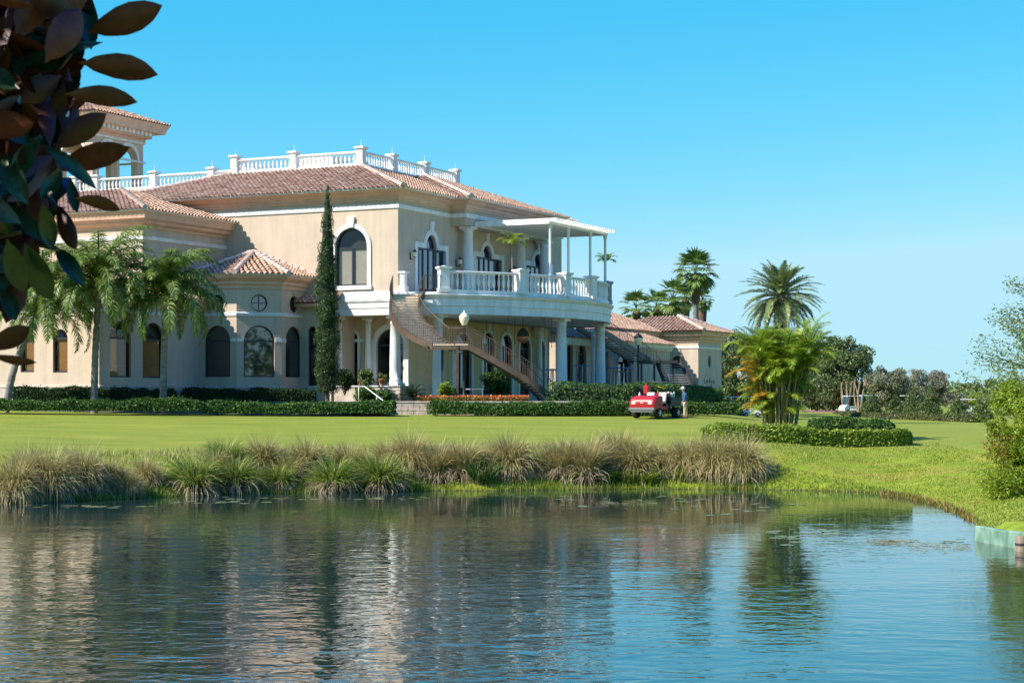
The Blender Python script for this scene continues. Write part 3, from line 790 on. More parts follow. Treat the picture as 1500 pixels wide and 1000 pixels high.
def lwin(w, p0, p1, t, b):
    F = w.F; u0, u1 = F.u(p0), F.u(p1); pm = (p0 + p1) / 2; z0, z1 = F.z(pm, b), F.z(pm, t); zs = z1 - (u1 - u0) / 2
    window(club, w, arch_poly(u0, u1, z0, z1), .09, 'frame', 'glassc', bars=[(u0, u1, zs - .06, zs + .06)], blind=(zs - .05, 'woodblind'))
lwin(wf, 77.5, 99, 482, 545.5); lwin(wf, 30, 50, 484, 545)
lwin(ww, 161, 192, 470, 552.5); lwin(ww, 209, 240, 472.5, 553.5)
m1 = MB(); wf.done(None, m1); ww.done(None, m1); m1.build('wing_lower_wall', M['stucco'], club, OFF)
lp = [(LA, 27), (LA, LB), (-1.0, LB)]
c = MB(); k = LZ - .62
sweep(c, [(0, k), (.10, k), (.12, k + .12), (.36, k + .20), (.42, k + .34), (.66, k + .44), (.74, k + .58), (0, k + .58)], lp); c.build('cornice', M['cornice'], club, OFF)
c = MB(); sweep(c, [(0, 8.5), (.07, 8.5), (.09, 8.72), (0, 8.76)], lp); c.build('string_band', M['white'], club, OFF)
c = MB(); sweep(c, [(.70, LZ - .05), (.84, LZ - .05), (.88, LZ + .08), (.78, LZ + .08), (.70, LZ - .02)], lp); c.build('gutter', M['white'], club, OFF)
pl_prof = [(0, ZT - .2), (.14, ZT - .2), (.14, ZF - .12), (.17, ZF - .10), (.17, ZF - .02), (.10, ZF + .03), (0, ZF + .03)]
c = MB(); sweep(c, pl_prof, lp); c.build('plinth', M['plinth'], club, OFF)
h0, h1 = LA - .9, LB - .9; s_ = .34
tiles(club, [[(h0, 27, LZ), (h0, h1, LZ), (UA, h1 + UA - h0, LZ + s_ * (UA - h0)), (UA, 27, LZ + s_ * (UA - h0))],
             [(h0, h1, LZ), (-.2, h1, LZ), (-.2, UB, LZ + s_ * (UB - h1)), (UA, UB, LZ + s_ * (UB - h1)), (UA, h1 + UA - h0, LZ + s_ * (UA - h0))]],
      ridges=[((h0, h1, LZ), (UA, h1 + UA - h0, LZ + s_ * (UA - h0)))])

# round (eight sided) bay
TC = W2(-1.5, 10.2); TR = 3.73
def oct_(R, back=0.0):
    out = []
    for k in range(8):
        f = rad(-92.5 + 45 * k); out.append(loc2(TC.x + R * math.sin(f), TC.y - R * math.cos(f)))
    return out
ov8 = oct_(TR); mb = MB(); imp = MB(); L8 = 2 * TR * math.sin(rad(22.5))
for k in range(8):
    A, B = Vector(ov8[k]), Vector(ov8[(k + 1) % 8]); ud = (B - A).normalized(); F = Face(A, ud, (-ud.y, ud.x))
    w = Wall(F, rect_poly(0, L8, ZT - .1, 11.0), reveal=.25)
    if k in (0, 1, 2, 3):
        x0, x1 = L8 / 2 - .97, L8 / 2 + .97; po = arch_poly(x0, x1, 4.83, 8.04); zs = 8.04 - .97
        window(club, w, po, .08, 'frame', 'glass', bars=[(x0, x1, zs - .03, zs + .05)], back='curtain' if k in (2, 3) else 'inside')
        cp = circ_poly(L8 / 2, 9.44, .53, .53)
        window(club, w, cp, .07, 'frame', 'glass', bars=[(L8/2 - .53, L8/2 + .53, 9.42, 9.46), (L8/2 - .02, L8/2 + .02, 8.92, 9.96)], name='round_window')
        t = MB(); ring(t, F, inset(cp, -.07), inset(cp, -.005), -.035, .0)
        for du, dz in ((0, .66), (0, -.66), (.66, 0), (-.66, 0)): fbar(t, F, L8/2 + du - .045, L8/2 + du + .045, 9.44 + dz - .06, 9.44 + dz + .06, -.05, .0)
        t.build('trim_ring', M['stucco'], club, OFF)
        for q0, q1 in ((0.02, x0 - .03), (x1 + .03, L8 - .02)): fbar(imp, F, q0, q1, 7.02, 7.24, -.07, 0)
    w.done(None, mb)
mb.build('bay_wall', M['stucco'], club, OFF); imp.build('impost_band', M['white'], club, OFF)
c = MB(); k = 10.32
sweep(c, [(0, k), (.08, k), (.08, k + .22), (.20, k + .28), (.22, k + .46), (.40, k + .56), (.52, k + .66), (.58, k + .84), (0, k + .84)], ov8, True); c.build('cornice', M['cornice'], club, OFF)
c = MB(); sweep(c, [(0, 8.62), (.06, 8.62), (.09, 8.80), (0, 8.86)], ov8, True); c.build('string_band', M['white'], club, OFF)
c = MB(); sweep(c, [(.52, 11.15), (.66, 11.15), (.70, 11.28), (.60, 11.28), (.52, 11.2)], ov8, True); c.build('gutter', M['white'], club, OFF)
c = MB(); sweep(c, pl_prof, ov8, True); c.build('plinth', M['plinth'], club, OFF)
ev = [(*p, 11.2) for p in oct_(TR + .78)]; ap = (-1.5 + .5, 10.2 - .12, 12.85)
tiles(club, [[ev[k], ev[(k + 1) % 8], ap] for k in range(8)], ridges=[(ev[k], ap) for k in (0, 1, 2, 3, 4)], pitch=.36)
# small pent roofed link between the bay and the loggia
q1 = at_px(497, (-.5, 0), (0, 1))[1]
FK = Face((-.5, 7.4), (0, -1), (1, 0)); wk = Wall(FK, rect_poly(0, 7.4 - q1 - .9, ZT - .1, 9.3))
u0, u1 = FK.u(451), FK.u(464); gz = FK.z(457, 478)
po = arch_poly(u0, u1, ZF, gz); window(club, wk, po, .08, 'frame', 'glassd')
m1 = MB(); wk.done(None, m1); m1.box((-.497, q1 + .9 - .3, ZT), (RA, q1 + .9, 9.28)); m1.build('link_wall', M['stucco'], club, OFF)
c = MB(); c.box((-1.1, q1 + .3, 9.3), (0, 7.4, 9.52)); c.build('cornice', M['cornice'], club, OFF)
tiles(club, [[(-1.3, 8, 9.54), (-1.3, q1, 9.54), (-.02, q1, 10.15), (-.02, 8, 10.15)]])

# ------------------------------------------------------------------ single storey wing and pavilion beyond
PV = W2(53.8, 0)
pav = thing('pavilion', 'single storey cream pavilion with hipped tile roof and oval window, right of the balcony', 'pavilion', (PV.x, PV.y, ZT), ANG)
OFF = (53.8, 0, ZT)
FW_ = Face((AE, .5), (1, 0), (0, 1)); w = Wall(FW_, rect_poly(.02, 23.5, ZT - .2, 8.0), m='stucco')
def pwin(p0, p1, t, zb=ZT + .2):
    u0, u1 = FW_.u(p0), FW_.u(p1); z1 = FW_.z((p0 + p1) / 2, t)
    po = arch_poly(u0, u1, zb, z1); zs = z1 - (u1 - u0) / 2; uc = (u0 + u1) / 2
    window(pav, w, po, .09, 'frame', 'glassd', bars=[(u0, u1, zs - .05, zs + .05), (uc - .04, uc + .04, zb, zs)], surround=head_band(po, .16), smat='stucco')
pwin(829, 838, 503); pwin(845.5, 857.5, 504); pwin(882.5, 890.5, 515); pwin(903, 923, 518)
m1 = MB(); w.done(None, m1)
# back block and end block
m1.box((41, 4.0, ZT), (53.83, 14, 9.4)); 
FE1 = Face((53.8, 6), (0, -1), (1, 0)); FE2 = Face((53.8, 0), (1, 0), (0, 1)); e2 = Wall(FE2, rect_poly(0, 6.1, ZT - 1.2, 9.5)); e1 = Wall(FE1, rect_poly(0, 6, ZT - 1.2, 9.5))
uc = FE2.u(1039.5); cz = FE2.z(1039.5, 529.5)
window(pav, e2, circ_poly(uc, cz, .36, .58), .06, 'frame', 'glassd', bars=[(uc - .02, uc + .02, cz - .58, cz + .58)], name='oval_window', back='curtain')
uc1 = FE1.u(992); cz1 = FE1.z(992, 531)
window(pav, e1, circ_poly(uc1, cz1, .6, .6), .06, 'frame', 'glassd', bars=[(uc1 - .6, uc1 + .6, cz1 - .02, cz1 + .02)], name='oval_window')
e1.done(None, m1); e2.done(None, m1)
m1.add([(59.9, 0, ZT - 1.2), (59.9, 9, ZT - 1.2), (59.9, 9, 9.5), (59.9, 0, 9.5)], [(0, 1, 2, 3)])
m1.build('wall', M['stucco'], pav, OFF)
ep = [(53.8, 9), (53.8, 0), (59.9, 0), (59.9, 9)]
cp_ = lambda k: [(0, k), (.10, k), (.12, k + .16), (.30, k + .26), (.34, k + .44), (.54, k + .54), (.60, k + .74), (.70, k + .92), (0, k + .92)]
c = MB(); sweep(c, cp_(8.6), ep); sweep(c, cp_(8.5), [(41, 4.0), (53.2, 4.0)]); c.build('cornice', M['cornice'], pav, OFF)
c = MB(); sweep(c, [(0, 8.02), (.06, 8.02), (.08, 8.16), (0, 8.2)], ep); sweep(c, [(0, 7.55), (.25, 7.6), (.38, 7.9), (.42, 8.1), (0, 8.1)], [(AE + .02, .5), (48, .5)]); c.build('string_band', M['white'], pav, OFF)
ze = 9.55; o = .85; ax = 53.8 - o; bx = 59.9 + o
tiles(pav, [[(ax, 9.8, ze), (ax, -o, ze), (ax + 3.9, -o + 3.9, ze + 1.45), (ax + 3.9, 9.8 - 3.9, ze + 1.45)], [(ax, -o, ze), (bx, -o, ze), (ax + 3.9, -o + 3.9, ze + 1.45)],
            [(bx, -o, ze), (bx, 9.8, ze), (ax + 3.9, 9.8 - 3.9, ze + 1.45), (ax + 3.9, -o + 3.9, ze + 1.45)]],
      ridges=[((ax, -o, ze), (ax + 3.9, -o + 3.9, ze + 1.45)), ((bx, -o, ze), (ax + 3.9, -o + 3.9, ze + 1.45))])
zb = 9.45
tiles(pav, [[(40, 16, zb), (40, 3.2, zb), (46, 9.2, zb + 2.0), (46, 16, zb + 2.0)], [(40, 3.2, zb), (55.5, 3.2, zb), (55.5, 9.2, zb + 2.0), (46, 9.2, zb + 2.0)]],
      ridges=[((40, 3.2, zb), (46, 9.2, zb + 2.0)), ((46, 9.2, zb + 2.0), (55.5, 9.2, zb + 2.0))])
tiles(pav, [[(AE + .03, -.1, 8.12), (48, -.1, 8.12), (48, 5.5, 9.9), (AE + .03, 5.5, 9.9)]])
# the dark script mark on the end wall and the twin floodlight
mb = MB()
def scr(pts, dx):
    mb.tube([FE2.at(FE2.u(1031.0) + (x + dx) * 1.9, FE2.z(1038, 561) + y * .5, -.04) for x, y in pts], .026, 6)
scr([(.02, .75), (.0, .4), (.02, .1), (.10, .02), (.2, .1)], 0); scr([(.0, .3), (.08, .5), (.16, .3), (.08, .08), (0, .3)], .32)
scr([(.1, .45), (.0, .35), (.04, .1), (.14, .12), (.16, .9)], .62); scr([(.14, .4), (.02, .45), (0, .2), (.14, .15), (.12, -.35), (-.04, -.3)], .95); scr([(0, .25), (.16, .35), (.08, .5), (0, .25), (.08, .04), (.2, .1)], 1.25)
mb.build('script_emblem', M['dark_steel'], pav, OFF)
mb = MB(); u = FE1.u(1009); z = FE1.z(1009, 497)
for du in (-.2, .2): mb.lathe([(.05, -.02), (.13, .06), (.14, .22)], FE1.at(u + du, z, -.18), 8)
mb.add([FE1.at(u - .25, z - .05, -.02), FE1.at(u + .25, z - .05, -.02), FE1.at(u + .25, z + .05, -.02), FE1.at(u - .25, z + .05, -.02), FE1.at(u - .25, z - .05, -.14), FE1.at(u + .25, z - .05, -.14), FE1.at(u + .25, z + .05, -.14), FE1.at(u - .25, z + .05, -.14)], [(0,1,2,3),(4,5,6,7),(0,1,5,4),(2,3,7,6),(0,3,7,4),(1,2,6,5)])
mb.build('floodlight', M['wheelw'], pav, OFF)
OFF = (0, 0, ZT)

# ------------------------------------------------------------------ curved bronze stair
def curve_z(pts, z):
    """pts: (z, px, Y) with falling z -> world point at height z"""
    zs = np.array([p[0] for p in pts])[::-1]
    return Vector((np.interp(z, zs, np.array([wx(p[1], p[2]) for p in pts])[::-1]), np.interp(z, zs, np.array([p[2] for p in pts])[::-1]), z))
def smooth(pts, n=24):
    """Catmull-Rom through (z, px, Y)"""
    P = np.array(pts); out = []
    m = len(P) - 1
    for i in range(m):
        p0, p1, p2, p3 = P[max(i-1, 0)], P[i], P[i+1], P[min(i+2, m)]
        for t in np.linspace(0, 1, n, endpoint=False):
            out.append(.5 * ((2*p1) + (-p0+p2)*t + (2*p0-5*p1+4*p2-p3)*t*t + (-p0+3*p1-3*p2+p3)*t**3))
    out.append(P[-1]); return [tuple(q) for q in out]
ZS1, ZS0 = 10.08, 6.66
left = smooth([(ZS1, 575.5, 114.0), (9.0, 571, 112.2), (8.0, 581, 110.5), (7.25, 603, 109.0), (ZS0, 634, 108.0)])
right = smooth([(ZS1, 621.5, 113.6), (9.25, 613, 113.0), (8.3, 619.5, 112.2), (7.45, 637, 111.2), (ZS0, 658, 110.3)])
front = smooth([(ZS0, 686, 107.6), (5.77, 727, 107.5), (4.99, 760, 107.5), (4.18, 791, 107.7), (3.42, 809, 108.3)])
back = smooth([(ZS0, 684, 109.9), (5.77, 722, 109.8), (4.99, 752, 109.8), (4.18, 778, 109.9), (3.42, 796, 110.3)])
SB = Vector((wx(740, 108.7), 108.7, ZT))
stair = thing('curved_staircase', 'bronze coloured curved outdoor staircase with open railings rising from the flower bed to the balcony', 'staircase', SB)
def stringer(name, pts, z0, z1, par, drop=.34, up=.06, th=.05):
    mb = MB(); n = 28; P = [curve_z(pts, z0 + (z1 - z0) * i / n) for i in range(n + 1)]
    for i in range(n):
        a, b = P[i], P[i + 1]; d = (b - a); d.z = 0; nn = Vector((d.y, -d.x, 0)).normalized() * th
        vs = []
        for p in (a, b):
            for sx, zz in ((-1, -drop), (1, -drop), (1, up), (-1, up)): vs.append(p + nn * sx + Vector((0, 0, zz)))
        mb.add(vs, [(0,4,5,1),(1,5,6,2),(2,6,7,3),(3,7,4,0)] + ([(0,1,2,3)] if i == 0 else []) + ([(4,5,6,7)] if i == n-1 else []))
    return mb.build(name, M['bronze'], par, SB)
def railing(pts_list, par, mt='bronze', h=1.02, sp=.145, off=None, name='railing', r=.0115):
    """posts, balusters and a handrail along a list of 3-D points (foot line)"""
    mb = MB(); acc = 0; nxt = 0; top = [p + Vector((0, 0, h)) for p in pts_list]
    mb.tube(top, .025, 6); mb.tube([p + Vector((0, 0, .12)) for p in pts_list], .016, 5)
    for i in range(len(pts_list) - 1):
        a, b = pts_list[i], pts_list[i+1]; L = Vector((b.x - a.x, b.y - a.y, (b.z - a.z) * .5)).length
        while nxt <= acc + L:
            q = a.lerp(b, (nxt - acc) / max(L, 1e-6)); k = int(round(nxt / sp))
            mb.tube([q + Vector((0, 0, -.05 if k % 9 == 0 else .1)), q + Vector((0, 0, h))], r * (1.9 if k % 9 == 0 else 1.0), 5, False)
            nxt += sp
        acc += L
    return mb.build(name, M[mt], par, off if off is not None else SB)
for i in range(20):
    z0 = ZS1 - (ZS1 - ZS0) * i / 20; zn = ZS1 - (ZS1 - ZS0) * (i + 1) / 20
    a, b, c_, d = curve_z(left, z0), curve_z(right, z0), curve_z(right, zn), curve_z(left, zn)
    dl = (d - a) * .18; dr = (c_ - b) * .18; mb = MB()
    q = [a, b, c_ + dr, d + dl]; zt_ = zn + .02
    mb.add([Vector((p.x, p.y, zt_)) for p in q] + [Vector((p.x, p.y, zt_ - .125)) for p in q], [(0,1,2,3),(7,6,5,4),(0,4,5,1),(1,5,6,2),(2,6,7,3),(3,7,4,0)])
    mb.build('tread', M['tread'], stair, SB)
for i in range(19):
    z0 = ZS0 - (ZS0 - 3.42) * i / 19; zn = ZS0 - (ZS0 - 3.42) * (i + 1) / 19
    a, b, c_, d = curve_z(front, z0), curve_z(back, z0), curve_z(back, zn), curve_z(front, zn)
    dl = (d - a) * .18; dr = (c_ - b) * .18; mb = MB(); q = [a, b, c_ + dr, d + dl]
    mb.add([Vector((p.x, p.y, zn + .02)) for p in q] + [Vector((p.x, p.y, zn - .035)) for p in q], [(0,1,2,3),(7,6,5,4),(0,4,5,1),(1,5,6,2),(2,6,7,3),(3,7,4,0)])
    mb.build('tread', M['tread'], stair, SB)
for pts, z1, z0 in ((left, ZS1, ZS0), (right, ZS1, ZS0), (front, ZS0, 3.42), (back, ZS0, 3.42)):
    stringer('stringer', pts, z1, z0, stair)
    railing([curve_z(pts, z1 + (z0 - z1) * i / 30) for i in range(31)], stair)
q0, q1 = curve_z(right, ZS1), Vector((wx(647, 113.9), 113.9, ZS1)); railing([q0.lerp(q1, i / 8) for i in range(9)], stair)
LF = [wp(634, 0, 108.0), wp(686, 0, 107.6), wp(684, 0, 109.9), wp(658, 0, 110.3)]
mb = MB(); q = [Vector((p.x, p.y, ZS0)) for p in LF]
mb.add(q + [p + Vector((0, 0, -.06)) for p in q], [(0,1,2,3),(7,6,5,4),(0,4,5,1),(1,5,6,2),(2,6,7,3),(3,7,4,0)]); mb.build('landing', M['tread'], stair, SB)
for i, j in ((0, 1), (3, 2)): mb = MB(); mb.bar(q[i] + Vector((0, 0, -.2)), q[j] + Vector((0, 0, -.2)), .06, .27); mb.build('landing_beam', M['bronze'], stair, SB)
railing([q[0].lerp(q[1], i / 10) for i in range(11)], stair); railing([q[3].lerp(q[2], i / 10) for i in range(11)], stair)
for px, Y in ((625.5, 108.1), (670, 107.7), (648, 110.0), (679.5, 109.8)):
    mb = MB(); x = wx(px, Y); mb.box((x - .075, Y - .075, ZT), (x + .075, Y + .075, ZS0 - .1)); mb.build('support_post', M['bronze' if Y < 109 else 'dark_steel'], stair, SB)

# ------------------------------------------------------------------ dark steel stair at the far end of the balcony
s0, s1, s2, s3 = wp(858, 478, 138.5), wp(940, 528, 148.0), wp(962, 529, 149.5), wp(1002, 584, 143.5)
s3.z = ZT + .1
SB2 = Vector((s2.x, s2.y, ZT))
st2 = thing('steel_staircase', 'charcoal steel staircase with landing in front of the single storey pavilion', 'staircase', SB2)
def flight(p, q, w, nst, par, off, mt):
    d = q - p; f = Vector((d.x, d.y, 0)).normalized(); sd = Vector((f.y, -f.x, 0)) * w
    for i in range(nst):
        c0 = p + d * ((i + .2) / nst); c1 = p + d * ((i + 1.2) / nst); mb = MB(); z = (p + d * ((i + 1) / nst)).z
        k = [c0 - sd, c0 + sd, c1 + sd, c1 - sd]
        mb.add([Vector((v.x, v.y, z)) for v in k] + [Vector((v.x, v.y, z - .05)) for v in k], [(0,1,2,3),(7,6,5,4),(0,4,5,1),(1,5,6,2),(2,6,7,3),(3,7,4,0)])
        mb.build('tread', M['plinth'], par, off)
    for s in (-1, 1):
        mb = MB(); a, b = p + sd * s, q + sd * s
        v = [a + Vector((0, 0, .22)), a + Vector((0, 0, -.28)), b + Vector((0, 0, -.28)), b + Vector((0, 0, .22))]; n_ = sd.normalized() * .04
        mb.add([x + n_ for x in v] + [x - n_ for x in v], [(0,1,2,3),(7,6,5,4),(0,4,5,1),(1,5,6,2),(2,6,7,3),(3,7,4,0)]); mb.build('stringer', M[mt], par, off)
        railing([a.lerp(b, i / 12) for i in range(13)], par, mt, off=off, sp=.17)
flight(s0, s1, .75, 14, st2, SB2, 'dark_steel'); flight(s2 + Vector((.9, -.3, 0)), s3, 1.0, 17, st2, SB2, 'dark_steel')
mb = MB(); a, b = s1 + Vector((-.2, -1.0, 0)), s2 + Vector((1.5, .2, 0))
mb.box((a.x, a.y - .2, s2.z - .2), (b.x, b.y + 1.0, s2.z)); mb.build('landing', M['dark_steel'], st2, SB2)
railing([Vector((a.x + (b.x - a.x) * i / 10, b.y + .95, s2.z)) for i in range(11)], st2, 'dark_steel', off=SB2, sp=.17)
railing([Vector((a.x + (b.x - a.x - 1.9) * i / 10, a.y - .15, s2.z)) for i in range(11)], st2, 'dark_steel', off=SB2, sp=.17)
for x, y in ((a.x + .1, a.y - .1), (b.x - 1.9, a.y - .1), (a.x + .1, b.y + .9), (b.x - .1, b.y + .9)):
    mb = MB(); mb.box((x - .08, y - .08, ZT), (x + .08, y + .08, s2.z - .2)); mb.build('support_post', M['dark_steel'], st2, SB2)
# low iron fence on the terrace beside it
fa, fb = wp(934, 0, 141), wp(1004, 0, 140.5)
fr = thing('iron_fence', 'low black iron fence with white top rail behind the tall clipped hedge', 'fence', (fa.x, fa.y, ZT))
railing([Vector((fa.x + (fb.x - fa.x) * i / 10, fa.y + (fb.y - fa.y) * i / 10, ZT)) for i in range(11)], fr, 'dark_steel', 1.25, .16, off=(fa.x, fa.y, ZT), name='rails')
# ------------------------------------------------------------------ ground
shore_px = [(-30, 738), (40, 737), (100, 734), (180, 731), (250, 727), (330, 724), (420, 722), (500, 721), (560, 720), (640, 718), (700, 719), (800, 717), (900, 716), (1000, 716), (1100, 716.5), (1180, 718), (1250, 720), (1300, 724), (1345, 732), (1385, 743), (1410, 753), (1426, 763)]
SH = [(wx(px, 8910 / (py - YH)), 8910 / (py - YH)) for px, py in shore_px]
POND = np.array([(-48, 30), (-44, 50), (-30, 57)] + SH + [(11.0, 43.7), (11.42, 41.0), (12.6, 36), (14.5, 26), (14.6, 9), (8, 4.3), (0, 4.2), (-10, 4.3), (-36, 6)])
def pond_dist(X, Y):
    """signed distance to the pond edge, positive on land"""
    P = POND; Q = np.roll(P, -1, 0); D = np.full(X.shape, 1e9); ins = np.zeros(X.shape, bool)
    for (ax, ay), (bx, by) in zip(P, Q):
        ex, ey = bx - ax, by - ay; t = np.clip(((X - ax) * ex + (Y - ay) * ey) / (ex * ex + ey * ey), 0, 1)
        D = np.minimum(D, np.hypot(X - ax - t * ex, Y - ay - t * ey))
        c = ((ay > Y) != (by > Y)) & (X < (bx - ax) * (Y - ay) / (by - ay + 1e-12) + ax); ins ^= c
    return np.where(ins, -D, D)
def sstep(a, b, x):
    t = np.clip((x - a) / (b - a), 0, 1); return t * t * (3 - 2 * t)
def height(X, Y):
    X = np.asarray(X, float); Y = np.asarray(Y, float); d = pond_dist(X, Y)
    w = 5.0 + 9.0 * sstep(10.5, 15, X) ; dd = np.clip(d / w, 0, 1)
    z = 1.38 * (1 - (1 - dd) ** 1.7)
    cap = 2.6 - .88 * sstep(11, 21, X) + .25 * sstep(-9, -20, X)
    lawn = np.minimum(z + .038 * np.maximum(0, d - w), cap)
    lawn = lawn + (1.60 - lawn) * sstep(120, 150, Y) * sstep(20, 30, X)
    lawn = lawn + (2.1 - lawn) * sstep(150 + 30 * sstep(20, 35, X), 205, Y)
    lawn = np.where((X > 10.9) & (Y < 45) & (Y > 30) & (d > .7), np.maximum(lawn, .37 + .02 * d), lawn)
    near = 1.65 * (1 - (1 - np.clip(d / 1.8, 0, 1)) ** 2)
    lawn = np.where(Y < 12, np.where(X < 13, near, np.maximum(lawn, 0)), lawn)
    return np.where(d < 0, np.maximum(-1.2, d * .5), lawn)
def hz(x, y): return float(height(np.array([x]), np.array([y]))[0])
xs = np.unique(np.concatenate([[-4000, -1500, -700, -400, -250, -160, -110, -80], np.arange(-60, -28, 1.6), np.arange(-28, 32, .5), np.arange(32, 70, 2.0), [80, 110, 160, 250, 400, 700, 1500, 4000]]))
ys = np.unique(np.concatenate([[-900, -300, -100, -40, -15], np.arange(-6, 36, 1.2), np.arange(36, 80, .4), np.arange(80, 125, 1.0), np.arange(125, 300, 4), [330, 380, 450, 600, 900, 1500, 3000, 7000]]))
GX, GY = np.meshgrid(xs, ys); GZ = height(GX, GY)
nse = np.sin(GX * 1.7 + np.sin(GY * .9) * 1.3) * np.sin(GY * 1.3 + GX * .4)
GZ = GZ + np.where((GZ > .02) & (GY < 74), .035 * nse * np.clip(GZ, 0, 1), 0)
V = np.stack([GX, GY, GZ], -1).reshape(-1, 3); nx, ny = len(xs), len(ys)
I = np.arange(nx * ny).reshape(ny, nx); F = np.stack([I[:-1, :-1], I[:-1, 1:], I[1:, 1:], I[1:, :-1]], -1).reshape(-1, 4)

def lawn_mat():
    m, nt, b, out = new_mat('lawn_grass'); L = nt.links
    b.inputs['Roughness'].default_value = .85; b.inputs['Specular IOR Level'].default_value = .15
    tc = nt.nodes.new('ShaderNodeTexCoord')
    def noise(scale, det, st=None, rough=.6):
        v = tc.outputs['Object']
        if st:
            mp = nt.nodes.new('ShaderNodeMapping'); mp.inputs['Scale'].default_value = st; L.new(v, mp.inputs['Vector']); v = mp.outputs['Vector']
        n = nt.nodes.new('ShaderNodeTexNoise'); n.inputs['Scale'].default_value = scale; n.inputs['Detail'].default_value = det; n.inputs['Roughness'].default_value = rough
        L.new(v, n.inputs['Vector']); return n.outputs['Fac']
    def ramp(f, a, ca, bb, cb):
        r = nt.nodes.new('ShaderNodeValToRGB'); r.color_ramp.elements[0].position = a; r.color_ramp.elements[1].position = bb
        r.color_ramp.elements[0].color = (*ca, 1); r.color_ramp.elements[1].color = (*cb, 1); L.new(f, r.inputs['Fac']); return r.outputs['Color']
    def mixc(f, a, c2):
        x = nt.nodes.new('ShaderNodeMix'); x.data_type = 'RGBA'; L.new(f, x.inputs[0]); L.new(a, x.inputs[6]); L.new(c2, x.inputs[7]); return x.outputs[2]
    fair = ramp(noise(.55, 8, (.35, 1.0, 1)), .3, (.125, .180, .018), .7, (.335, .325, .052))
    fine = ramp(noise(9, 4, (.5, 1, 1)), .35, (.18, .23, .026), .7, (.27, .295, .042))
    fair2 = mixc(ramp(noise(.12, 3), .4, (.25,)*3, .6, (.75,)*3), fair, fine)
    roughg = ramp(noise(1.6, 9), .3, (.13, .20, .012), .72, (.31, .36, .03))
    gold = ramp(noise(5, 5), .3, (.28, .25, .04), .75, (.42, .29, .06))
    rg = mixc(ramp(noise(.45, 6), .50, (0, 0, 0), .72, (.85,)*3), roughg, gold)
    sx = nt.nodes.new('ShaderNodeSeparateXYZ'); L.new(tc.outputs['Object'], sx.inputs[0])
    # mown green above the crest of the bank, rough grass below it: the crest lies at about 1.38 m
    n_ = noise(.35, 4)
    ad = nt.nodes.new('ShaderNodeMath'); ad.operation = 'MULTIPLY_ADD'; ad.inputs[1].default_value = .55; L.new(n_, ad.inputs[0]); L.new(sx.outputs['Z'], ad.inputs[2])
    mr = nt.nodes.new('ShaderNodeMapRange'); mr.inputs[1].default_value = 1.50; mr.inputs[2].default_value = 1.72; L.new(ad.outputs[0], mr.inputs[0])
    col = mixc(mr.outputs[0], rg, fair2)
    mr2 = nt.nodes.new('ShaderNodeMapRange'); mr2.inputs[1].default_value = .0; mr2.inputs[2].default_value = .07; L.new(sx.outputs['Z'], mr2.inputs[0])
    mud = ramp(noise(3, 5), .3, (.05, .045, .02), .7, (.12, .10, .04))
    col = mixc(mr2.outputs[0], mud, col)
    L.new(col, b.inputs['Base Color'])
    bp = nt.nodes.new('ShaderNodeBump'); bp.inputs['Strength'].default_value = .7; bp.inputs['Distance'].default_value = .06
    L.new(noise(14, 6), bp.inputs['Height']); L.new(bp.outputs['Normal'], b.inputs['Normal'])
    return m
g = np_obj('ground', V, F, lawn_mat()); g['kind'] = 'structure'
g.data.polygons.foreach_set('use_smooth', np.ones(len(g.data.polygons), bool))

